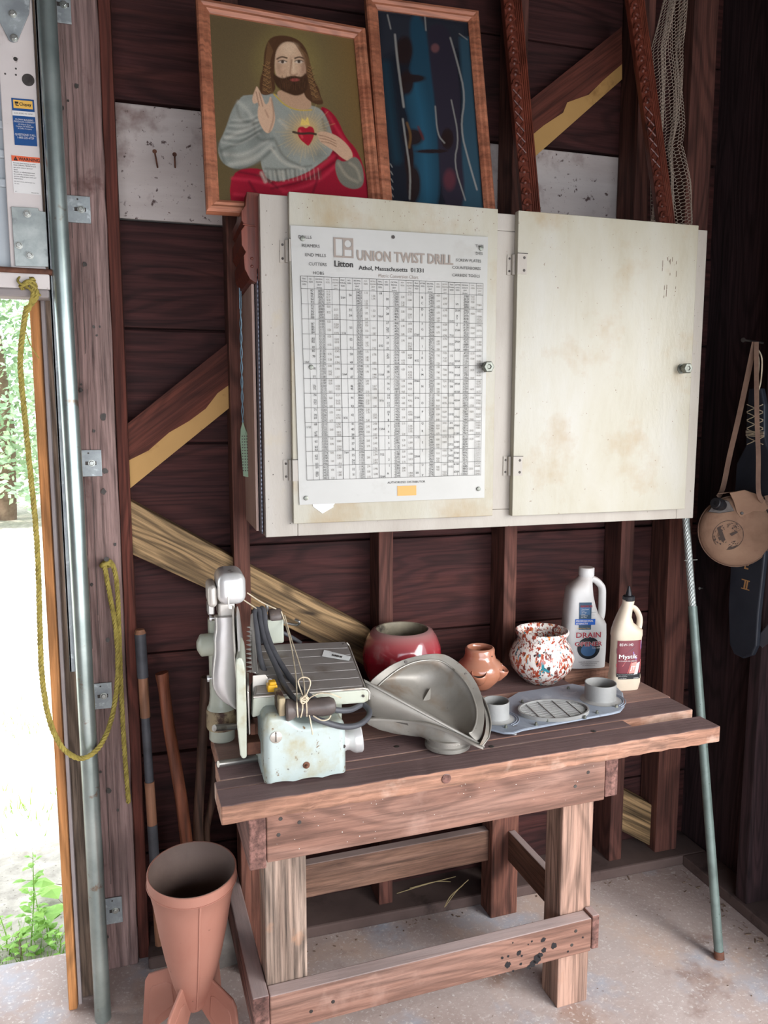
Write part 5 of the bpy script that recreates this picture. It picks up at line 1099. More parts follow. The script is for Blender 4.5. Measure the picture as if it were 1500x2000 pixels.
lathe_thing('speckled_pot', 1056, 1.905, [(52, 1231), (52, 1235), (47, 1243), (46, 1248), (54, 1258), (61, 1272), (63, 1284), (58, 1302), (45, 1318), (33, 1328), (30, 1331)], [(0.003, -0.002), (0.007, 0.0), (0.012, 0.012), (0.008, 0.02), (0.002, 0.05), (0.02, 0.08)], 'speckle', 'speckle', 'round pot speckled in red, white and teal beside the drain cleaner jug', 'pot', ZT)
t, c, po = lathe_thing('pocket_planter', 936, 1.90, [(27, 1264), (29, 1267), (29, 1275), (32, 1285), (40, 1291), (45, 1299), (44, 1310), (38, 1322), (26, 1334), (19, 1340)], [(0.003, -0.001), (0.005, 0.0), (0.006, 0.01), (0.004, 0.05)], 'tan_glaze', 'tan_glaze', 'small brown glazed planter with side pockets between the red planter and speckled pot', 'planter', ZT)
for ang in (180, 245, 325, 20, 100):
    a = R(ang); ct = V((c.x + 0.058 * math.cos(a), 1.90 + 0.058 * math.sin(a), ZT + 0.058)); d = V((math.cos(a) * 0.55, math.sin(a) * 0.55, 1)); m = alongz(ct, d)
    b = B().lathe([(0.006, -0.040), (0.017, -0.022), (0.0225, 0.0), (0.0215, 0.008), (0.0195, 0.009), (0.018, 0.005), (0.013, -0.010), (0.0, -0.014)], m, 26); po_ = b.obj('pocket', M['tan_glaze'], t, smooth=60)
    B().lathe([(0.0165, 0.0005), (0.0, 0.001)], m, 20).obj('pocket_hole', M['iron'], po_)
m = alongz(V((c.x + 0.020, 1.90 - 0.036, ZT + 0.100)), (0.5, -1, 0)); B().lathe([(0.0022, 0), (0.0022, 0.001)], m, 10).obj('drain_hole', M['iron'], t)

# ------------------------------------------------------------------ bottles
def sel(cx, cy, hw, hd, n_, z, seg=40):       # superellipse ring
    o = []
    for k in range(seg):
        a = 2 * PI * k / seg; c, s_ = math.cos(a), math.sin(a)
        o.append(V((cx + hw * abs(c) ** (2 / n_) * (1 if c > 0 else -1), cy + hd * abs(s_) ** (2 / n_) * (1 if s_ > 0 else -1), z)))
    return o
def surf(cx, cy, hw, hd, n_, rot, z0, z1, eps=0.0006):      # label coordinates (x metres from the middle, z) on the bottle front
    def f(x, z):
        u = max(-0.985, min(0.985, x / hw)); y = -hd * (1 - abs(u) ** n_) ** (1 / n_) - eps
        p_ = V((x, y, 0)); p_.rotate(Euler((0, 0, rot))); return V((cx + p_.x, cy + p_.y, z))
    return f
# drain cleaner jug
DX, DYY = W(1146, 1303, Z=0.765).x + 0.0, 1.945; zb = 0.765
jug = thing('drain_opener_jug', 'tall white jug of drain opener with a side handle, right of the speckled pot', 'jug', (DX, DYY, zb))
rot = R(-12); RM = T(DX, DYY, 0) @ Matrix.Rotation(rot, 4, 'Z')
pz = lambda y: W(1146, y, Y=DYY).z
k_ = ppm(V((DX, DYY, 0.9)))
b = B(); prof = []
def jrow(y, l, r, hd, n_): z = max(zb + 0.001, pz(y)) if y < 1300 else zb; prof.append([RM @ v for v in sel(((l + r) / 2 - 1147) / k_, 0, (r - l) / 2 / k_, hd, n_, z)])
for row in ((1303, 1114, 1184, .034, 4), (1298, 1109, 1188, .040, 4), (1270, 1107, 1189, .042, 4), (1235, 1106, 1189, .042, 4), (1215, 1107, 1188, .042, 4), (1207, 1108, 1184, .042, 4), (1195, 1108, 1172, .042, 3.5), (1180, 1109, 1166, .041, 3.5), (1160, 1111, 1161, .040, 3.2), (1148, 1112, 1160, .038, 3), (1138, 1120, 1160, .032, 2.6), (1130, 1130, 1161, .024, 2.3), (1124, 1135, 1162, .018, 2), (1121, 1136, 1162, .017, 2)): jrow(*row)
b.rings(prof); b.obj('body', M['jug_white'], jug, smooth=50)
hpath = [RM @ V(((x - 1147) / k_, 0.0, pz(y))) for x, y in ((1160, 1130), (1168, 1133), (1177, 1141), (1182, 1150), (1183, 1170), (1183, 1195), (1180, 1210))]
B().tube(smoothpath(hpath, 5), 0.0085, 14, flat=1.3).obj('handle', M['jug_white'], jug, smooth=60)
zc = pz(1122); B().lathe([(0.0215, zc - 0.004), (0.0225, zc), (0.0225, zc + 0.020), (0.021, zc + 0.022), (0, zc + 0.022)], RM @ T(2.5 / k_, 0, 0), 40).obj('cap', M['jug_white'], jug, smooth=40)
fj = surf(DX, DYY, 0.0585, 0.0425, 4, rot, 0, 0)
def lab(b, f, x0, x1, z0, z1, n_=12, mi=0, e=0.0):
    b.mi = mi
    for i in range(n_):
        a, c = x0 + (x1 - x0) * i / n_, x0 + (x1 - x0) * (i + 1) / n_; b.poly([f(a, z0), f(c, z0), f(c, z1), f(a, z1)])
fj2 = surf(DX, DYY, 0.0585, 0.0425, 4, rot, 0, 0, 0.0010); fj3 = surf(DX, DYY, 0.0585, 0.0425, 4, rot, 0, 0, 0.0014)
b = B()
Zj = lambda y: zb + (1303 - y) / k_ * 1.045
Xj = lambda x: (x - 1147) / k_
def disc(b, f, cx, cz, rx, rz, mi, n_=24):
    b.mi = mi
    for i in range(n_):
        a0, a1 = PI * i / n_, PI * (i + 1) / n_; xa, xb = cx - rx * math.cos(a0), cx - rx * math.cos(a1); ha, hb = rz * math.sin(a0), rz * math.sin(a1)
        b.poly([f(xa, cz - ha), f(xb, cz - hb), f(xb, cz + hb), f(xa, cz + ha)])
disc(b, fj, Xj(1149), Zj(1263), 0.034, 0.033, 4); disc(b, fj2, Xj(1148), Zj(1267), 0.022, 0.018, 5)
lab(b, fj, Xj(1128), Xj(1152), Zj(1228), Zj(1177), 6, 1); lab(b, fj2, Xj(1121), Xj(1160), Zj(1219), Zj(1208), 6, 2); lab(b, fj2, Xj(1129), Xj(1149), Zj(1200), Zj(1186), 4, 5)
b.mi = 0
g3 = lambda x, y: fj3(x, y)
b.text('ENFORCER', g3, Xj(1142), Zj(1186), 0.009, fit=0.036, bold=0.012)
b.mi = 3
for i, t_ in enumerate(('Thick Liquid', 'Pours', 'Through', 'Water,', 'Straight to', 'the Clog')): b.text(t_, g3, Xj(1132), Zj(1190.5 + 3 * i), 0.0044, 'L')
b.text('PROFESSIONAL', g3, Xj(1122), Zj(1213), 0.0072, 'L', fit=0.051, bold=0.02, shear=0.2); b.text('STRENGTH', g3, Xj(1122), Zj(1218), 0.0072, 'L', fit=0.034, bold=0.02, shear=0.2)
b.mi = 6; b.text("Today's Heavy Water", g3, Xj(1124), Zj(1226), 0.0045, 'L')
for mi, off, f_ in ((3, 0.06, lambda x, y: fj3(x, y)), (0, 0.022, surf(DX, DYY, 0.0585, 0.0425, 4, rot, 0, 0, 0.0018))):
    b.mi = mi; b.text('DRAIN', f_, Xj(1122.5), Zj(1243), 0.023, 'L', fit=0.075, bold=off); b.text('OPENER', f_, Xj(1121), Zj(1259), 0.0185, 'L', fit=0.082, bold=off)
b.mi = 3; b.text('CLOG REMOVER', g3, Xj(1155), Zj(1264), 0.0055, 'L', fit=0.036)
b.mi = 7
for i, t_ in enumerate(('DANGER: KEEP OUT OF REACH OF CHILDREN', 'SEE BACK PANEL FOR ADDITIONAL', 'NET CONTENTS 64 FL OZ (2 QT)')): b.text(t_, g3, Xj(1150), Zj(1290 + 3.4 * i), 0.0042, fit=0.062 - 0.012 * i)
b.text('WARNING', g3, Xj(1156), Zj(1196), 0.003); b.text('64 oz', g3, Xj(1156), Zj(1201), 0.003)
b.obj('label', [flat('label_red', '9c2030', 0.4), flat('label_navy', '26455c', 0.4), flat('label_blue', '1f5ab0', 0.4), M['label_white'], flat('label_black', '101820', 0.35), flat('label_steel', '3a5f86', 0.4), M['label_yellow'], M['ink']], jug, nrm=False, label='printed red, blue and black label')
# gear oil bottle
OX, OYY = W(1210, 1338, Z=ZT).x, 1.785; oil = thing('gear_oil_bottle', 'cream gear oil bottle with black nozzle and finger hole, at the right of the bench', 'bottle', (OX, OYY, ZT))
rot2 = R(-8); RO = T(OX, OYY, 0) @ Matrix.Rotation(rot2, 4, 'Z'); k2 = ppm(V((OX, OYY, 0.85))); oz = lambda y: W(1210, y, Y=OYY).z
prof = []
for y, l, r, hd, n_ in ((1336, 1182, 1236, .022, 3), (1330, 1178, 1239, .027, 3), (1318, 1178, 1239, .0275, 3), (1313, 1180, 1238, .0265, 3), (1300, 1180, 1238, .0265, 3), (1260, 1181, 1238, .0265, 3), (1244, 1181, 1239, .0265, 3), (1240, 1180, 1240, .028, 3), (1230, 1181, 1240, .028, 2.8), (1226, 1182, 1234, .027, 2.6), (1216, 1185, 1221, .025, 2.4), (1205, 1189, 1217, .022, 2.2), (1192, 1194, 1219, .018, 2), (1184, 1198, 1221, .015, 2), (1176, 1200, 1223, .0135, 2), (1172, 1200, 1223, .0135, 2)):
    prof.append([RO @ v for v in sel(((l + r) / 2 - 1210) / k2, 0, (r - l) / 2 / k2, hd, n_, ZT if y == 1336 else oz(y))])
b = B().rings(prof); b.obj('body', M['cream_plastic'], oil, smooth=50)
hp = [RO @ V(((x - 1210) / k2, 0, oz(y))) for x, y in ((1217, 1186), (1224, 1189), (1231, 1197), (1236, 1209), (1236, 1222), (1234, 1232))]
B().tube(smoothpath(hp, 5), 0.0056, 12, flat=1.5).obj('handle', M['cream_plastic'], oil, smooth=60)
z0 = oz(1174); rc = 0.0155
B().lathe([(rc, z0), (rc, z0 + 0.012), (rc - 0.002, z0 + 0.014), (0.0085, z0 + 0.0145), (0.0075, z0 + 0.022), (0.0035, z0 + 0.037), (0.0028, z0 + 0.040), (0, z0 + 0.040)], RO @ T(1.5 / k2, 0, 0), 30).obj('nozzle_cap', M['black'], oil, smooth=40)
b = B()
for k in range(30): a = 2 * PI * k / 30; b.lathe([(0.0007, z0 + 0.001), (0.0007, z0 + 0.011)], RO @ T(1.5 / k2 + rc * math.cos(a), rc * math.sin(a), 0), 5)
b.obj('cap_ridge', M['black'], oil)
hwo = 0.0385 * 1.0; hwo = 30.5 / k2
fo = surf(OX, OYY, hwo, 0.0275, 3, rot2, 0, 0, 0.0005); fo2 = surf(OX, OYY, hwo, 0.0275, 3, rot2, 0, 0, 0.0009); fo3 = surf(OX, OYY, hwo, 0.0275, 3, rot2, 0, 0, 0.0013)
Xo = lambda x: (x - 1210) / k2; Zo = lambda y: oz(y) - 0.0
b = B(); lab(b, fo, Xo(1185), Xo(1233), Zo(1321), Zo(1247), 14, 0); lab(b, fo2, Xo(1185), Xo(1233), Zo(1321), Zo(1310), 14, 1)
def fp(mi, pts, f_):
    b.mi = mi; n_ = len(pts); cx = sum(p_[0] for p_ in pts) / n_; cy = sum(p_[1] for p_ in pts) / n_
    b.poly([f_(Xo(x), Zo(y)) for x, y in pts])
fp(2, [(1215, 1270), (1233, 1248), (1233, 1262), (1222, 1285)], fo2); fp(3, [(1184, 1292), (1205, 1280), (1196, 1296), (1184, 1298)], fo2)
fp(3, [(1205, 1310), (1212, 1288), (1233, 1284), (1233, 1310)], fo2); fp(4, [(1208, 1310), (1213, 1290), (1224, 1288), (1221, 1310)], fo3); fp(5, [(1184, 1262), (1200, 1272), (1216, 1264), (1228, 1248), (1218, 1258), (1204, 1270), (1184, 1272)], fo2)
b.mi = 6
b.text('85W-140', fo3, Xo(1188), Zo(1257), 0.0105, 'L', fit=0.038); b.text('Mystik', fo3, Xo(1187), Zo(1281), 0.016, 'L', fit=0.053, bold=0.02)
b.text('MULTI-PURPOSE GEAR LUBRICANT', fo3, Xo(1187), Zo(1287), 0.004, 'L', fit=0.052); b.text('JT', fo3, Xo(1211), Zo(1303), 0.015, 'L', shear=0.2, bold=0.01)
b.poly([fo3(Xo(x), Zo(y) + 0.0002) for x, y in ((1224, 1291), (1231, 1289), (1226, 1312), (1219, 1312))])
b.text('Superior Protection for trucks and others', fo3, Xo(1186), Zo(1313), 0.003, 'L', fit=0.050); b.text('in heavy duty service', fo3, Xo(1187), Zo(1316), 0.003, 'L'); b.text('1 U.S. QUART', fo3, Xo(1190), Zo(1320), 0.0032, 'L'); b.text('SYNTHETIC', fo3, Xo(1218), Zo(1320), 0.0032, 'L', bold=0.02)
b.obj('label', [flat('label_maroon', '6e3038', 0.35), M['black'], flat('label_violet', '8a6aa0', 0.35), flat('label_salmon', 'b8605a', 0.35), flat('label_pink', 'd88a80', 0.35), flat('label_plum', '5a2a38', 0.35), M['label_white']], oil, nrm=False, label='maroon and black printed label')

# ------------------------------------------------------------------ grey vent plate with two collars
vp = [W(x, y, Z=ZT + 0.012) for x, y in ((945, 1392), (1012, 1352), (1118, 1335), (1140, 1340), (1205, 1342), (1215, 1352), (1218, 1378), (1210, 1388), (1195, 1392), (1020, 1424), (1002, 1430), (985, 1430), (962, 1424), (935, 1420))]
VM = thing('duct_plate', 'grey painted metal plate with oval grille and two round collars, lying on the bench', 'vent plate', (0.98, 1.68, ZT))
b = B().slab(vp, (0, 0, -0.003)); b.obj('plate', M['vent_paint'], VM, bevel=0.001)
b = B().tube([p_ + V((0, 0, -0.003)) for p_ in vp], 0.0025, 8, closed=True); b.obj('rolled_edge', M['vent_paint'], VM, smooth=60)
for x, y in ((1005, 1425), (1190, 1386), (1130, 1342), (960, 1395)): p_ = W(x, y, Z=ZT + 0.012); B().lathe([(0.005, ZT), (0.005, ZT + 0.009)], T(p_.x, p_.y, 0), 10).obj('stand_off', M['vent_grey'], VM)
for i, (cx, cy, hw, h) in enumerate(((968, 1403, 26, 0.046), (1172, 1366, 30, 0.046))):
    c = W(cx, cy, Z=ZT + 0.012); r = hw / ppm(c); z = ZT + 0.0125; m = T(c.x, c.y, 0)
    b = B(); rg = []
    for rr_, zz in ((r + 0.012, z), (r + 0.006, z + 0.001), (r + 0.001, z + 0.005), (r, z + 0.012), (r, z + h), (r - 0.002, z + h), (r - 0.002, z + 0.002)): rg.append([m @ V((rr_ * math.cos(2 * PI * k / 48), rr_ * math.sin(2 * PI * k / 48), zz)) for k in range(48)])
    b.rings(rg, True, True, True); b.obj('collar', M['vent_grey'], VM, smooth=40)
    b = B()
    for rr_ in (r + 0.018, r + 0.024): b.tube([m @ V((rr_ * math.cos(a), rr_ * math.sin(a), z)) for a in [R(-70 + 180 * (i == 9)) + R(140) * k / 20 for k in range(21)]], 0.0012, 6)
    b.obj('raised_ring', M['vent_paint'], VM, smooth=60)
c = W(1081, 1390, Z=ZT + 0.012); e1 = (W(1145, 1383, Z=ZT + .012) - W(1016, 1394, Z=ZT + .012)); e1n = e1.normalized(); e2n = V((-e1n.y, e1n.x, 0)); ra = e1.length / 2; rb_ = 0.062
el = lambda a, k, z: c + e1n * (ra * k * math.cos(a)) + e2n * (rb_ * k * math.sin(a)) + V((0, 0, z))
b = B().rings([[el(2 * PI * i / 56, k, z) for i in range(56)] for k, z in ((1.03, 0), (1.03, 0.009), (0.98, 0.009), (0.98, 0.001))], True, False, False); b.obj('grille_frame', M['vent_grey'], VM, smooth=40)
B().poly([el(2 * PI * i / 56, 0.98, 0.0012) for i in range(56)]).obj('grille_back', M['iron'], VM)
b = B()
for k in range(-8, 9):
    y = k / 9 * 0.98; x = math.sqrt(max(0, 0.96 - y * y)); b.tube([c + e1n * (-ra * x) + e2n * (rb_ * y) + V((0, 0, 0.004)), c + e1n * (ra * x) + e2n * (rb_ * y) + V((0, 0, 0.004))], 0.0012, 5)
for k in (-0.6, -0.2, 0.25, 0.65): x = math.sqrt(1 - k * k) * 0.96; b.tube([c + e1n * (ra * k) + e2n * (rb_ * -x) + V((0, 0, 0.005)), c + e1n * (ra * k) + e2n * (rb_ * x) + V((0, 0, 0.005))], 0.0014, 5)
b.obj('grille', M['vent_grey'], VM, label='ribbed oval grille')
for x, y in ((988, 1421), (1047, 1416), (1142, 1403), (1166, 1393), (1204, 1381), (1070, 1409), (1020, 1372), (1110, 1345)):
    p_ = W(x, y, Z=ZT + 0.012); B().lathe([(0.0045, 0), (0.0045, 0.002), (0.003, 0.002), (0.003, 0.007), (0.0, 0.007)], T(p_.x, p_.y, ZT + 0.012), 12).obj('stud', M['oldbrass'], VM, smooth=40)

# ------------------------------------------------------------------ aluminium hopper halves
def hopper(rim, Yf, centre, deep, chord, name, label, foot=None, n=16):
    pass
HP = thing('metal_hopper', 'dull cast aluminium scoop with a D shaped flange, stacked on its twin', 'hopper', (0.62, 1.62, ZT + .01))
def w3(l): return [W(x, y, Y=Y) for x, y, Y in l]
outer = smoothpath(w3([(716, 1342, 1.66), (733, 1322, 1.675), (770, 1296, 1.695), (815, 1281, 1.71), (862, 1277, 1.715), (893, 1292, 1.70), (920, 1318, 1.67), (938, 1350, 1.63), (946, 1385, 1.585), (945, 1415, 1.55), (940, 1440, 1.525), (930, 1448, 1.52)]), 5)
inner = smoothpath(w3([(735, 1343, 1.66), (752, 1327, 1.675), (782, 1305, 1.69), (815, 1292, 1.70), (855, 1290, 1.705), (882, 1305, 1.69), (905, 1328, 1.66), (921, 1355, 1.63), (930, 1385, 1.59), (929, 1410, 1.56), (922, 1428, 1.535), (915, 1432, 1.53)]), 5)
b = B(); nrm = V((0.15, -0.85, 0.35)).normalized()
b.rings([[o, i_, i_ - nrm * 0.004, o - nrm * 0.004] for o, i_ in zip(outer, inner)]); b.obj('flange', M['alu'], HP, smooth=30, bevel=0.0008)
b = B()
b.tube([i_ + nrm * 0.0015 for i_ in inner], 0.0022, 8); b.obj('bead', M['alu_bright'], HP, smooth=60)
ch0, ch1 = W(712, 1328, Y=1.635), W(946, 1456, Y=1.505)
# concave shell: from the inner rim sweeping back and down to the front lip
lip = [ch0.lerp(ch1, i / (len(inner) - 1)) + V((0, 0.004, -0.001)) for i in range(len(inner))]
b = B(); rg = []
for i, (a, c_) in enumerate(zip(inner, lip)):
    row = []
    u = i / (len(inner) - 1); bow = math.sin(PI * min(max(u, 0.02), 0.98)) ** 0.7
    for k in range(15):
        t_ = k / 14; p_ = a.lerp(c_, t_); p_ = p_ + V((-0.01, 0.075, -0.030)) * (bow * math.sin(PI * t_) ** 0.8); row.append(p_)
    rg.append(row)
b.rings(rg, False, False, False); b.obj('shell', M['alu'], HP, smooth=60, solid=0.003)
ln = (ch1 - ch0).normalized(); dn = V((0.1, -0.2, -1)).normalized()
b = B().slab([ch0 - ln * 0.002, ch1, ch1 + dn * 0.006, ch0 + dn * 0.006], (0, 0.007, 0)); b.obj('lip', M['alu_bright'], HP, bevel=0.001)
fr0, fr1 = W(722, 1400, Y=1.625), W(935, 1455, Y=1.515)
b = B().rings([[ch0.lerp(ch1, i / 20) + V((0, 0.003, -0.006)), ch0.lerp(ch1, i / 20).lerp(fr0.lerp(fr1, i / 20), 0.5) + V((0, 0.010, 0)), fr0.lerp(fr1, i / 20) + V((0, 0.012, 0))] for i in range(21)], False, False, False); b.obj('front_wall', M['alu'], HP, smooth=60, solid=0.003)
B().slab([W(821, 1378, Y=1.66), W(841, 1343, Y=1.70), W(846, 1372, Y=1.72), W(882, 1392, Y=1.70), W(880, 1398, Y=1.69), W(840, 1385, Y=1.67)], (0, 0.003, 0)).obj('inner_rib', M['alu_bright'], HP, bevel=0.001)
for x, y, Y in ((793, 1293, 1.700), (910, 1317, 1.675)): B().lathe([(0.0038, 0), (0.0038, 0.001)], alongz(W(x, y, Y=Y - 0.002), nrm), 14).obj('bolt_hole', M['iron'], HP)
# lower twin
HL = thing('metal_hopper', 'dull cast aluminium scoop lying underneath its twin, round foot on the bench', 'hopper', (0.60, 1.60, ZT))
rimL = w3([(712, 1402, 1.64), (740, 1401, 1.625), (790, 1405, 1.60), (840, 1413, 1.565), (890, 1432, 1.53), (925, 1450, 1.505), (942, 1457, 1.50)])
rim = smoothpath(rimL, 6)
b = B().rings([[p_, p_ + V((0, -0.006, -0.001)), p_ + V((0, -0.006, -0.006)), p_ + V((0, 0.002, -0.006))] for p_ in rim]); b.obj('lip', M['alu_bright'], HL, smooth=30)
back = smoothpath(w3([(722, 1398, 1.70), (760, 1385, 1.74), (820, 1380, 1.76), (880, 1385, 1.74), (930, 1400, 1.68), (951, 1395, 1.60), (958, 1402, 1.55), (957, 1430, 1.52), (944, 1456, 1.505)]), 5)
bottom_c = W(895, 1470, Y=1.55)
loop = rim + [p_ for p_ in smoothpath(w3([(955, 1440, 1.52), (959, 1415, 1.55), (955, 1390, 1.59), (945, 1365, 1.63), (925, 1350, 1.68), (860, 1345, 1.74), (790, 1355, 1.745), (735, 1375, 1.70)]), 5)]
n_ = len(loop); cz = ZT + 0.022; cc = V((0.625, 1.57, cz)); rg = []
for t_ in (0, 0.08, 0.25, 0.45, 0.65, 0.82, 0.95, 1.0):
    row = []
    for p_ in loop:
        a = math.atan2(p_.y - cc.y, p_.x - cc.x); foot = cc + V((0.048 * math.cos(a), 0.048 * math.sin(a), 0)); h = t_ ** 1.0; s_ = math.sin(t_ * PI / 2)
        xy = p_.lerp(foot, 1 - math.cos(t_ * PI / 2)); z = p_.z + (cz - p_.z) * s_; row.append(V((xy.x, xy.y, z)))
    rg.append(row)
b = B().rings(rg, True, False, False); b.obj('shell', M['alu'], HL, smooth=70, solid=0.003)
B().lathe([(0.047, ZT + 0.0005), (0.052, ZT + 0.004), (0.052, ZT + 0.012), (0.048, ZT + 0.015), (0.048, cz + 0.006)], T(cc.x, cc.y, 0), 44).obj('foot', M['alu_bright'], HL, smooth=40)
fl = smoothpath(w3([(945, 1362, 1.66), (954, 1385, 1.61), (959, 1412, 1.56), (956, 1438, 1.525), (944, 1458, 1.50)]), 6); fi = smoothpath(w3([(940, 1362, 1.65), (946, 1385, 1.60), (949, 1412, 1.555), (946, 1435, 1.52), (936, 1456, 1.50)]), 6)
B().rings([[o, i_, i_ + V((0, .004, -.003)), o + V((0, .004, -.003))] for o, i_ in zip(fl, fi)]).obj('flange', M['alu'], HL, smooth=40)

# ------------------------------------------------------------------ rocket shaped bin
RY = 1.70; c0, c1 = W(376, 1697, Y=RY), W(381, 1975, Y=RY); K = ppm(c0)
tilt = V((0.01, -0.10, 1)).normalized()
rk = thing('rocket_planter', 'terracotta painted sheet metal planter shaped like a rocket with fins, on the floor', 'planter', (c1.x, RY + 0.01, 0))
base = V((c1.x, RY + 0.03, c1.z - 0.01)); Lr = (c0.z - c1.z) / tilt.z + 0.015; m = frame(base, V((1, 0, 0)), None, tilt) if False else Matrix.Translation(base) @ V((0, 0, 1)).rotation_difference(tilt).to_matrix().to_4x4()
R0 = 85 / K
pr_ = [(0.0, 0.0), (0.020, 0.0), (0.026, 0.004), (0.034, 0.05 * Lr), (0.052, 0.20 * Lr), (0.070, 0.40 * Lr), (0.084, 0.60 * Lr), (0.095, 0.80 * Lr), (R0 - 0.002, 0.93 * Lr), (R0, 0.935 * Lr), (R0, Lr), (R0 - 0.002, Lr + 0.001)]
sk = R0 / 0.108; pr_ = [(r if r > R0 - 0.003 else r * sk, z) for r, z in pr_]
B().lathe(pr_ + [(R0 - 0.004, Lr)], m, 56, False).obj('body', M['terracotta'], rk, smooth=40)
ip = [(R0 - 0.0035, Lr + 0.0012)] + [(r - 0.0035, z) for r, z in pr_[-3:2:-1]] + [(0.02, 0.03)]
b = B(); b.rings([[m @ V((r * math.cos(2 * PI * k / 56), r * math.sin(2 * PI * k / 56), z)) for k in range(56)] for r, z in ip], True, False, True); b.obj('inside', M['rocket_inside'], rk, smooth=60, label='dusty brown inside')
b = B(); b.tube([m @ V((r * math.cos(R(-83)), r * math.sin(R(-83)), z)) for r, z in [(a_ + 0.0005, z_) for a_, z_ in pr_[3:9]]], 0.0025, 6); b.obj('seam', M['terracotta'], rk, smooth=60)
b = B(); b.tube([m @ V(((R0 + 0.0006) * math.cos(2 * PI * k / 56), (R0 + 0.0006) * math.sin(2 * PI * k / 56), 0.935 * Lr)) for k in range(56)], 0.0012, 6, closed=True); b.obj('bead', M['terracotta'], rk, smooth=60)
for ang in (240, 315, 60, 150):
    a = R(ang); d = V((math.cos(a), math.sin(a), 0)); tn_ = V((-math.sin(a), math.cos(a), 0)); o = V((base.x, base.y, 0))
    zt_ = base.z + 0.055
    pts = [o + d * 0.030 + V((0, 0, zt_ + 0.035)), o + d * 0.050 + V((0, 0, zt_ + 0.04)), o + d * 0.118 + V((0, 0, zt_ + 0.008)), o + d * 0.128 + V((0, 0, zt_ - 0.01)), o + d * 0.142 + V((0, 0, 0.004)), o + d * 0.135 + V((0, 0, 0.0)), o + d * 0.115 + V((0, 0, 0.0)), o + d * 0.10 + V((0, 0, 0.03)), o + d * 0.022 + V((0, 0, base.z + 0.004))]
    fn = B().slab([p_ - tn_ * 0.004 for p_ in pts], tn_ * 0.008).obj('fin', M['terracotta'], rk, bevel=0.003)
    cen = sum(pts, V()) / len(pts); B().slab([cen + (p_ - cen) * 0.6 - tn_ * 0.0055 for p_ in pts], tn_ * 0.011).obj('fin_panel', M['terracotta'], fn, bevel=0.002)
# rock
b = B(); bmesh.ops.create_icosphere(b.bm, subdivisions=3, radius=1)
rc_ = W(462, 1850, Y=2.03)
for v in b.bm.verts:
    n_ = 1 + 0.18 * math.sin(v.co.x * 3 + 1) * math.cos(v.co.y * 4) + 0.1 * math.sin(v.co.z * 7); v.co = V((rc_.x - 0.04 + v.co.x * 0.055 * n_ * (1 - 0.4 * v.co.z), 2.0 + v.co.y * 0.04 * n_, max(0, 0.055 + v.co.z * 0.085 * n_)))
tag(b.obj('rock', M['rock'], smooth=30), 'grey pointed rock on the floor behind the rocket planter', 'rock')

# ------------------------------------------------------------------ long handles leaning in the corner
def rodpx(name, pts, label, cat, mat, group=None, secs=None, Yt_=2.04, Yb_=1.98):
    t = thing(name, label, cat, tuple(W(*pts[-1][:2], Y=Yb_)), group); return t
# black and wood segmented pole
top_, bot_ = W(273, 1228, Y=2.045), V((-0.02, 2.03, 0.02)); bot_ = W(312, 1850, Y=2.0); bot_.z = 0.036; bot_.y = 2.05
pole = thing('taped_handle', 'long tool handle wrapped in bands of black tape, next to the door post', 'tool handle', tuple(bot_), 'tool handles leaning in the corner')
def seg(a, b_, t0, t1, r0, r1): return B().tube([a.lerp(b_, t0), a.lerp(b_, (t0 + t1) / 2), a.lerp(b_, t1)], [r0, (r0 + r1) / 2, r1], 20)
zz = lambda y: (top_.z - W(290, y, Y=2.045).z) / (top_.z - bot_.z)
for i, (y0, y1, r, mt) in enumerate(((1228, 1236, 0.0155, 'handle_tan'), (1236, 1322, 0.0145, 'cable'), (1322, 1400, 0.0130, 'handle_tan'), (1400, 1527, 0.0115, 'cable'), (1527, 1612, 0.0130, 'handle_tan'), (1612, 1700, 0.0135, 'cable'), (1700, 1850, 0.0125, 'handle_tan'))):
    seg(top_, bot_, zz(y0), min(1, zz(y1)), r * (0.7 if i == 0 else 1), r, ).obj('grip' if mt == 'handle_tan' else 'tape', M[mt], pole, smooth=50, label='bare wood band' if mt == 'handle_tan' else 'black tape wrap')
# axe handle, reddish
b = B(); pp_ = [(303, 1318, 2.0), (318, 1322, 2.0), (330, 1400, 2.0), (345, 1480, 2.0), (358, 1560, 1.99), (366, 1640, 1.98), (380, 1740, 1.96), (392, 1850, 1.95)]
cen = smoothpath([W(x, y, Y=Y) for x, y, Y in [(316, 1314, 2.03), (322, 1360, 2.03), (330, 1420, 2.03), (342, 1490, 2.03), (354, 1560, 2.03), (364, 1640, 2.03), (378, 1740, 2.03)]] + [V((0.045, 2.03, 0.04))], 6)
n_ = len(cen); rr_ = [0.019 if i < 3 else max(0.0165, 0.021 - 0.0012 * i) if i < 6 else 0.0165 + 0.003 * (i / n_) for i in range(n_)]
b.tube(cen, rr_, 18, flat=0.75)
tag(b.obj('axe_handle', M['handle_red'], smooth=60), 'reddish brown curved axe handle with a flared end leaning behind the rocket planter', 'tool handle', 'tool handles leaning in the corner')
b = B(); cen = smoothpath([W(402, 1322, Y=2.03), W(398, 1400, Y=2.03), W(393, 1500, Y=2.03), W(388, 1640, Y=2.03), V((0.105, 2.03, 0.04))], 6); b.tube(cen, 0.0135, 16)
tag(b.obj('pole_handle', M['handle_dark'], smooth=60), 'straight worn brown pole handle beside the left edge of the bench', 'tool handle', 'tool handles leaning in the corner')
b = B(); cen = smoothpath([W(424, 1460, Y=2.04), W(415, 1560, Y=2.04), W(404, 1650, Y=2.04), V((0.15, 2.03, 0.04))], 6); b.tube(cen, 0.010, 12)
tag(b.obj('pole_handle', M['handle_dark'], smooth=60), 'thin dark handle half hidden in the shadow under the bench end', 'tool handle', 'tool handles leaning in the corner')

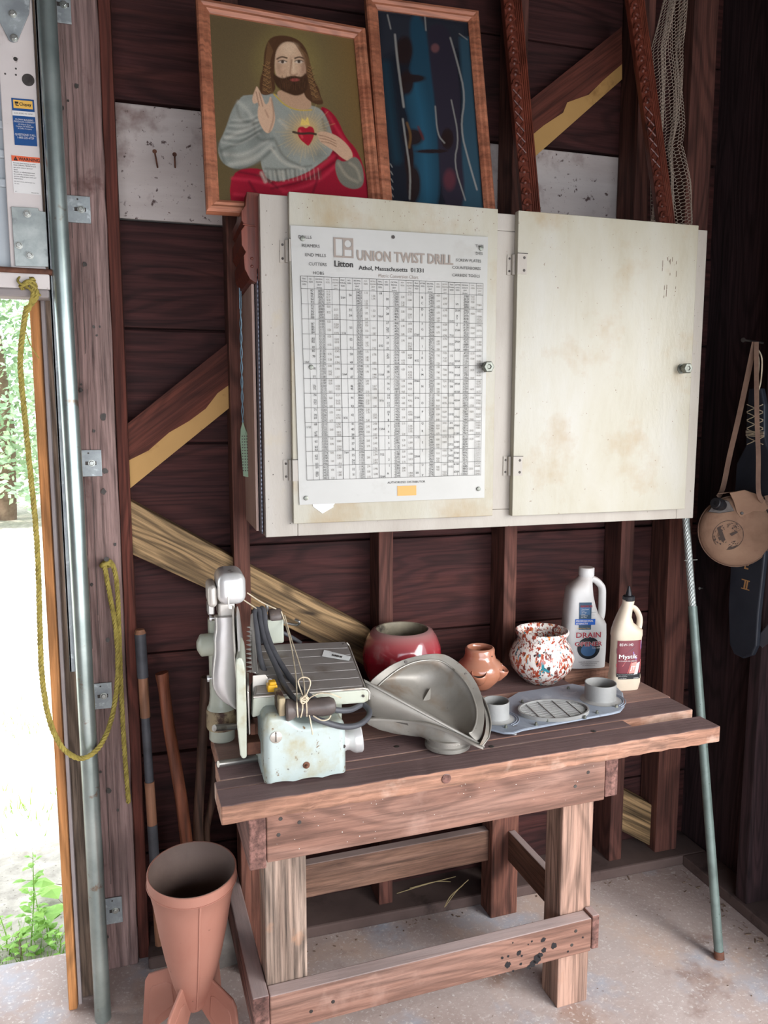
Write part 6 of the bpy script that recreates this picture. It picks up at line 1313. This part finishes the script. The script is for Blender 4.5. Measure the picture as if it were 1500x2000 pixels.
# ------------------------------------------------------------------ green pole
pt, pb_ = V((1.492, 1.90, 1.30)), W(1405, 1877, Z=0.0)
pb_ = W(1405, 1872, Z=0.004)
mid = W(1350, 1150, Y=1.83)
pt = pb_ + (mid - pb_) * ((1.45 - pb_.z) / (mid.z - pb_.z))
gp = thing('extension_pole', 'green painted pole with a knurled silver top leaning against the cabinet', 'pole', tuple(pb_))
f_ = (W(1350, 1182, Y=1.83).z - pb_.z) / (pt.z - pb_.z)
seg(pb_, pt, 0.012, f_, 0.0125, 0.0125).obj('tube', M['green_pole'], gp, smooth=50)
seg(pb_, pt, 0.0, 0.014, 0.0135, 0.0135).obj('foot', M['rust'], gp, smooth=50)
a, c_ = pb_.lerp(pt, f_), pt; rg = []; N = 90; dirn = (c_ - a).normalized(); mm = alongz(a, dirn); LL = (c_ - a).length
b = B(); b.rings([[mm @ V(((0.0098 + 0.0007 * ((i + k) % 2)) * math.cos(2 * PI * k / 20), (0.0098 + 0.0007 * ((i + k) % 2)) * math.sin(2 * PI * k / 20), LL * i / N)) for k in range(20)] for i in range(N + 1)]); b.obj('inner_tube', M['galv'], gp, label='silver knurled tube')
p_ = pb_.lerp(pt, f_ + 0.09); b = B().tube([p_ + V((-0.018, -0.003, 0)), p_ + V((0.026, -0.003, 0))], 0.0016, 8); b.obj('cross_pin', M['bolt'], gp)

# ------------------------------------------------------------------ canteen, paddle, saw on the right wall
kn = W(1475, 668, X=1.615)
cx_ = W(1437, 1035, X=1.575); view = (V((0, 0, CH)) - cx_).normalized(); view = V((view.x, view.y - 0.25, 0)).normalized()
rc_ = 67 / ppm(cx_); cm = frame(cx_, V((0, 0, 1)).cross(view), None, view); 
cm = Matrix(((cm[0][0], 0, cm[0][2], cx_.x), (cm[1][0], 0, cm[1][2], cx_.y), (0, 1, 0, cx_.z), (0, 0, 0, 1)))
can = thing('canteen', 'round canteen in a tan canvas cover hanging from a nail on the right wall', 'canteen', tuple(cx_))
b = B(); rg = []
prof_c = [(0.0, 0.030), (0.35, 0.029), (0.65, 0.025), (0.85, 0.017), (0.95, 0.009), (1.0, 0.0), (0.95, -0.011), (0.8, -0.020), (0.4, -0.028), (0, -0.029)]
for r, z in prof_c: rg.append([cm @ V((max(r, .002) * rc_ * 1.02 * math.cos(2 * PI * k / 56), max(r, .002) * rc_ * (1.08 if math.sin(2 * PI * k / 56) < 0 else 1.0) * math.sin(2 * PI * k / 56), z + 0.0009 * math.sin(5 * 2 * PI * k / 56))) for k in range(56)])
b.rings(rg); cv = b.obj('canvas_cover', M['canvas'], can, smooth=60)
b = B(); b.tube([cm @ V((rc_ * 1.02 * math.cos(2 * PI * k / 60), rc_ * (1.08 if math.sin(2 * PI * k / 60) < 0 else 1.0) * math.sin(2 * PI * k / 60), 0.001)) for k in range(60)], 0.0018, 6, closed=True); b.obj('seam', M['strap'], cv, smooth=60)
lc = lambda x, y, z=0.0: cm @ V(((x - 1437) / 64 * rc_, -(y - 1035) / 64 * rc_, z))
b = B().poly([lc(x, y, 0.0262) for x, y in ((1388, 1003), (1400, 985), (1425, 980), (1432, 1000), (1415, 1002), (1395, 1003))]); 
B().slab([lc(x, y, 0.020) for x, y in ((1385, 1001), (1402, 974), (1420, 980), (1431, 998), (1405, 1003))], cm.to_3x3() @ V((0, 0, 0.0075))).obj('flask', M['iron'], can, bevel=0.002, label='bare metal flask shoulder')
sm_ = lc(1408, 988, 0.018); sd_ = (cm.to_3x3() @ V((-0.55, 0.25, 0.8))).normalized()
B().lathe([(0.017, 0), (0.017, 0.020), (0.018, 0.021), (0.018, 0.023), (0.015, 0.024), (0.015, 0.034), (0.013, 0.036), (0.006, 0.036), (0.006, 0.033), (0, 0.033)], alongz(sm_, sd_), 28).obj('spout_cap', M['black'], can, smooth=40)
b = B(); b.slab([lc(x, y, 0.026) for x, y in ((1420, 964), (1445, 958), (1475, 968), (1487, 990), (1480, 997), (1462, 997), (1441, 1009), (1434, 1000), (1428, 980))], cm.to_3x3() @ V((0, 0, 0.0035))); b.obj('cover_flap', M['canvas'], cv, bevel=0.0015)
B().lathe([(0.0045, 0), (0.004, 0.0015), (0.002, 0.002)], alongz(lc(1443, 1001, 0.0296), cm.to_3x3() @ V((0, 0, 1))), 16).obj('snap', M['iron'], cv)
# printed round emblem: outline and abstract landscape
def emb(x, y): return lc(x, y, float(np.interp(math.hypot(x - 1437, y - 1035) / 64, [0, .35, .65, .85], [.030, .029, .025, .017])) + 0.0011)
b = B(); ce = (1422, 1043)
def epos(r, a): ca, sa = math.cos(a), math.sin(a); c2, s2 = math.cos(R(20)), math.sin(R(20)); x, y = r * 26 * ca, r * 28 * sa; return emb(ce[0] + x * c2 - y * s2, ce[1] + x * s2 + y * c2)
for k in range(40): a0, a1 = 2 * PI * k / 40, 2 * PI * (k + 1) / 40; b.poly([epos(1, a0), epos(1, a1), epos(0.965, a1), epos(0.965, a0)])
er = random.Random(4)
for k in range(70):
    a = er.uniform(0.2, 5.4); r = er.uniform(0.45, 0.9); w_ = er.uniform(0.05, 0.16); h_ = er.uniform(0.03, 0.07); a2 = a + w_; b.poly([epos(r, a), epos(r, a2), epos(min(r + h_, .95), a2 + .04), epos(min(r + h_, .95), a - .03)])
for pts in ([(1402, 1030), (1408, 1026), (1418, 1052), (1412, 1056)], [(1412, 1062), (1430, 1064), (1440, 1060), (1432, 1068), (1418, 1070)], [(1424, 1040), (1436, 1034), (1438, 1037), (1428, 1044)], [(1405, 1048), (1414, 1044), (1416, 1048), (1408, 1054)]): b.poly([emb(x, y) for x, y in pts])
b.obj('printed_emblem', M['print_ink'], cv, nrm=False, label='faded brown round printed landscape')
# strap
def ribbon(b, pts, wd, nv=V((0, 0, 1)), th=0.0015):
    rg = []
    pts = smoothpath(pts, 5)
    for i, p_ in enumerate(pts):
        t_ = (pts[min(i + 1, len(pts) - 1)] - pts[max(i - 1, 0)]).normalized(); s_ = t_.cross(view).normalized() * wd / 2; n2 = view * th
        rg.append([p_ - s_, p_ + s_, p_ + s_ + n2, p_ - s_ + n2])
    return b.rings(rg)
b = B(); ribbon(b, [kn + V((-0.002, 0, 0)), W(1446, 800, X=1.59), W(1425, 890, X=1.585), W(1412, 952, X=1.58), lc(1403, 975, 0.0)], 0.014)
ribbon(b, [kn + V((0.0, -0.004, 0)), W(1478, 800, X=1.59), W(1481, 890, X=1.59), W(1482, 965, X=1.585), lc(1488, 985, 0.004)], 0.012)
ribbon(b, [lc(1486, 968, .006), lc(1492, 990, 0.010), lc(1499, 1020, 0.012)], 0.016)
so = b.obj('strap', M['strap'], can, smooth=50); B().tube([lc(1402, 968, 0.004), lc(1440, 962, 0.006), lc(1480, 972, 0.006)], 0.0015, 6).obj('cord', M['strap'], can)
b = B().tube([W(1452, 664, X=1.585), V((1.66, kn.y + 0.02, kn.z + 0.0))], 0.003, 8).lathe([(0.0065, 0), (0.0065, 0.002)], alongz(W(1452, 664, X=1.585), (-1, -0.4, 0)), 12)
tag(b.obj('nail', M['iron'], smooth=40), 'long nail in the right wall stud carrying the canteen strap', 'nail')
# paddle board flat against the right wall
XP = 1.642
pd = thing('wooden_paddle', 'dark painted wooden paddle with gold letters hanging behind the canteen', 'paddle', tuple(W(1455, 1285, X=XP)))
outl = [(1462, 758), (1486, 758), (1492, 790), (1492, 850), (1497, 872), (1508, 890), (1500, 1000), (1492, 1090), (1480, 1200), (1476, 1262), (1468, 1280), (1450, 1286), (1433, 1278), (1424, 1258), (1422, 1180), (1428, 1080), (1434, 960), (1438, 905), (1450, 882), (1456, 870), (1458, 800)]
pts = [W(x, y, X=XP - 0.008) for x, y in outl]
B().slab(pts, (0.016, 0, 0)).obj('blade', M['paddle'], pd, bevel=0.004)
b = B()
def pt_text(t_, x, y, h):
    o_ = W(x, y, X=XP - 0.0088); b.text(t_, lambda u, v: V((o_.x, o_.y - u - 0.15 * v, o_.z + v)), 0, -h * 0.35, h, 'C', bold=0.03)
    if t_ == 'II':
        for zz_ in (-0.36, 0.36): b.poly([V((o_.x, o_.y + 0.45 * h, o_.z + zz_ * h - .0015)), V((o_.x, o_.y - 0.45 * h, o_.z + zz_ * h - .0015)), V((o_.x, o_.y - 0.45 * h, o_.z + zz_ * h + .0015)), V((o_.x, o_.y + 0.45 * h, o_.z + zz_ * h + .0015))])
pt_text('E', 1458, 1103, 0.036); pt_text('II', 1456, 1142, 0.036)
o1 = W(1442, 1135, X=XP - 0.0088)
b.obj('lettering', M['gold_ink'], pd, nrm=False, label='worn gold letters')
b = B()
for k in range(5):
    y0 = 790 + 16 * k; b.tube([W(1459, y0, X=XP - 0.0105), W(1490, y0 + 14, X=XP - 0.0105)], 0.0014, 5); b.tube([W(1490, y0, X=XP - 0.0105), W(1459, y0 + 14, X=XP - 0.0105)], 0.0014, 5)
for k in range(4): b.tube([W(1457, 842 + 3 * k, X=XP - 0.011), W(1492, 844 + 3 * k, X=XP - 0.011)], 0.0015, 5)
b.tube(smoothpath([W(1478, 680, X=1.63), W(1488, 700, X=1.625), W(1486, 745, X=XP - 0.01), W(1480, 765, X=XP - 0.01)], 5), 0.002, 6)
b.tube(smoothpath([W(1478, 680, X=1.63), W(1482, 710, X=1.62), W(1478, 760, X=XP - 0.01)], 5), 0.002, 6)
b.obj('lacing', M['cord'], pd, smooth=60, label='pale cord lacing')
saw = thing('hand_saw', 'grey hand saw blade tip at the right edge beside the dark paddle', 'saw', tuple(W(1475, 1252, X=1.65)))
tip = W(1474, 1252, X=1.650); dirs = V((0, -0.62, 0.78)); nn = V((0, -0.78, -0.62))
o_ = [tip, tip + dirs * 0.55, tip + dirs * 0.55 + nn * 0.11, tip + nn * 0.03 + dirs * 0.01]
b = B().slab(o_, (0.0015, 0, 0))
for k in range(110): p_ = tip + dirs * (0.005 * k); b.slab([p_, p_ + dirs * 0.005, p_ + dirs * 0.001 - nn * 0.004], (0.0015, 0, 0))
b.obj('blade', M['sawblade'], saw)
hh = tip + dirs * 0.55; B().slab([hh - nn * 0.01, hh + dirs * 0.09 + nn * 0.0, hh + dirs * 0.11 + nn * 0.06, hh + dirs * 0.07 + nn * 0.13, hh + nn * 0.12], (-0.006, 0, 0)).slab([hh - nn * 0.01 + V((0.0016, 0, 0)), hh + dirs * 0.09 + V((0.0016, 0, 0)), hh + dirs * 0.11 + nn * 0.06 + V((0.0016, 0, 0)), hh + dirs * 0.07 + nn * 0.13 + V((0.0016, 0, 0)), hh + nn * 0.12 + V((0.0016, 0, 0))], (0.006, 0, 0)).obj('handle', M['handle_tan'], saw, bevel=0.003)
# screw in the corner stud
b = B().tube([W(1372, 1149, Y=2.06), W(1366, 1149, Y=1.99)], 0.0018, 8).lathe([(0.004, 0), (0.004, 0.0015)], alongz(W(1366, 1149, Y=1.99), (0, -1, 0)), 12)
tag(b.obj('nail', M['bolt']), 'short bright nail in the corner stud beside the green pole', 'nail')

# ------------------------------------------------------------------ floor litter
rl = random.Random(21); b = B()
for k in range(230):
    u = rl.random()
    if u < 0.45: x, y = rl.uniform(1.35, 1.62), rl.uniform(1.0, 2.0); x = 1.64 - abs(rl.gauss(0, 0.03))
    elif u < 0.7: x, y = rl.uniform(-0.06, 1.6), 2.01 - abs(rl.gauss(0, 0.02))
    else: x, y = rl.uniform(0.3, 1.6), rl.uniform(1.3, 2.0)
    s_ = rl.uniform(0.001, 0.0032) if u < 0.7 else rl.uniform(0.0007, 0.002); a = rl.uniform(0, PI); el_ = rl.uniform(1, 4) if u < .5 else 1.2
    d1 = V((math.cos(a), math.sin(a), 0)) * s_ * el_; d2 = V((-math.sin(a), math.cos(a), 0)) * s_ * 0.5; c_ = V((x, y, 0.0008))
    b.slab([c_ - d1 - d2, c_ + d1 - d2, c_ + d1 + d2, c_ - d1 + d2], (0, 0, s_ * 0.5))
tag(b.obj('floor_debris', M['bark']), 'crumbs of dirt, bark and dry leaves along the foot of the walls', 'debris', kind='stuff')
b = B()
for l in ([(870, 1770, 2.0), (892, 1740, 2.02), (915, 1718, 2.02)], [(868, 1772, 1.99), (880, 1750, 2.0), (905, 1728, 2.0)], [(775, 1745, 2.1), (840, 1725, 2.1), (890, 1712, 2.1)], [(800, 1735, 2.1), (850, 1722, 2.1), (880, 1722, 2.1)]): b.tube(smoothpath([W(*p_[:2], Y=p_[2]) for p_ in l], 4), 0.0014, 5)
tag(b.obj('dry_straw', M['straw']), 'a few dry straw stalks caught on the wall sill under the bench', 'straw', kind='stuff')

# ------------------------------------------------------------------ outdoors: hedge, weeds, grass
def leafcloud(name, c, rx, ry, rz, n, s, mat, label, cat, group, seed):
    r_ = random.Random(seed); b = B()
    for k in range(n):
        th = r_.uniform(0, 2 * PI); ph = math.acos(r_.uniform(-0.7, 1)); rad = 0.72 + 0.3 * r_.random() + 0.10 * math.sin(3 * th + seed) * math.sin(4 * ph)
        p_ = V((c[0] + rx * rad * math.sin(ph) * math.cos(th), c[1] + ry * rad * math.sin(ph) * math.sin(th), c[2] + rz * rad * math.cos(ph)))
        d = V((r_.gauss(0, 1), r_.gauss(0, 1), r_.gauss(0, .5) - .4)).normalized(); u_2 = d.orthogonal().normalized(); sz = s * r_.uniform(0.6, 1.4)
        b.poly([p_, p_ + d * sz * 0.5 + u_2 * sz * 0.28, p_ + d * sz, p_ + d * sz * 0.5 - u_2 * sz * 0.28])
    t = thing(name, label, cat, (c[0], c[1], -0.35), group); b.obj('foliage', mat, t, nrm=False)
    B().tube([V((c[0], c[1], -0.4)), V((c[0] + 0.1, c[1], c[2] * 0.6)), V((c[0], c[1], c[2] + rz * 0.5))], [0.16, 0.12, 0.03], 8).obj('trunk', M['bark'], t, smooth=60)
for i, (x, y, rx, rz, z) in enumerate(((-2.3, 13.5, 1.75, 2.9, 2.1), (-6.6, 13.8, 1.8, 3.0, 2.2), (2.0, 15.5, 1.8, 2.7, 1.9))):
    leafcloud('leafy_bush', (x, y, z), rx, 1.5, rz, 15000, 0.12, M['hedge'], ['tall bright green bush seen straight through the doorway', 'green bush left of the doorway view, far outside', 'green bush outside, hidden behind the siding wall'][i], 'bush', 'bushes beyond the doorway', i + 3)
def weed(x, y, h, n, s, seed, label, z0=-0.07):
    r_ = random.Random(seed); t = thing('weed', label, 'weed', (x, y, z0), 'weeds outside the door')
    b = B(); lb = B(); lean = V((r_.uniform(-.25, .25), r_.uniform(-.15, .15), 1)).normalized(); p0 = V((x, y, z0)); tp = p0 + lean * h
    b.tube([p0, p0.lerp(tp, 0.5) + V((0.006, 0, 0)), tp], [0.0022, 0.0018, 0.001], 6)
    for k in range(n):
        u = (k + 0.6) / n; p_ = p0.lerp(tp, u); a = 2.4 * k + seed; d = V((math.cos(a), math.sin(a), r_.uniform(0.1, 0.7))).normalized(); sz = s * (1.15 - 0.6 * u) * r_.uniform(0.7, 1.2); sd2 = d.cross(V((0, 0, 1))).normalized() * sz * 0.26; up_ = V((0, 0, -0.12 * sz))
        b.tube([p_, p_ + d * sz * 0.35], 0.0009, 4); q0 = p_ + d * sz * 0.35
        m1, m2, e = q0 + d * sz * 0.35, q0 + d * sz * 0.7 + up_ * .6, q0 + d * sz + up_ * 2
        lb.poly([q0, m1 + sd2, m1 - up_ * .6]); lb.poly([q0, m1 - up_ * .6, m1 - sd2]); lb.poly([m1 + sd2, m2 + sd2 * .7, m2, m1 - up_ * .6]); lb.poly([m1 - sd2, m1 - up_ * .6, m2, m2 - sd2 * .7]); lb.poly([m2 + sd2 * .7, e, m2]); lb.poly([m2 - sd2 * .7, m2, e])
    b.obj('stem', M['bark'] if seed % 3 == 0 else M['leaf'], t, smooth=60); lb.obj('leaves', M['leaf'], t, nrm=False)
wl = [((60, 1850), 0.30, 22, 0.05, 'tall thin stemmed weed just outside the sill'), ((125, 1790), 0.16, 7, 0.13, 'broad leaved weed against the orange jamb board'), ((15, 1860), 0.14, 16, 0.045, 'small weed at the left edge of the picture'), ((95, 1850), 0.13, 18, 0.045, 'low bushy weed right of the tall one'), ((40, 1880), 0.10, 16, 0.04, 'low weed nearest the sill at the left'), ((115, 1870), 0.10, 14, 0.045, 'low weed at the foot of the orange jamb board'), ((75, 1830), 0.17, 18, 0.05, 'leafy weed behind the tall one')]
for i, (pxy, h, n_, s_, lbl) in enumerate(wl):
    p_ = W(*pxy, Z=-0.11); p_.y = max(p_.y, 2.2); weed(p_.x, p_.y, h, n_, s_, 5 + i, lbl, -0.115)
b = B(); r_ = random.Random(8)
for k in range(900):
    u = r_.random()
    if u < .6: x, y = r_.uniform(-0.75, -0.24), 2.20 + abs(r_.gauss(0, 0.12))
    else: x, y = r_.uniform(-0.9, -0.3), r_.choice((3.3, 4.3)) + r_.gauss(0, 0.12)
    z = -0.07 - 0.02 * y + 0.0009 * y * y; h = r_.uniform(0.015, 0.06); a = r_.uniform(0, 6.28); d = V((math.cos(a), math.sin(a), 0)) * 0.0022; ln_ = V((r_.uniform(-.4, .4), r_.uniform(-.4, .4), 1)) * h
    b.poly([V((x, y, z)) - d, V((x, y, z)) + d, V((x, y, z)) + ln_])
tag(b.obj('grass', M['leaf'], nrm=False), 'short sparse grass on the gravel outside the door', 'grass', kind='stuff')
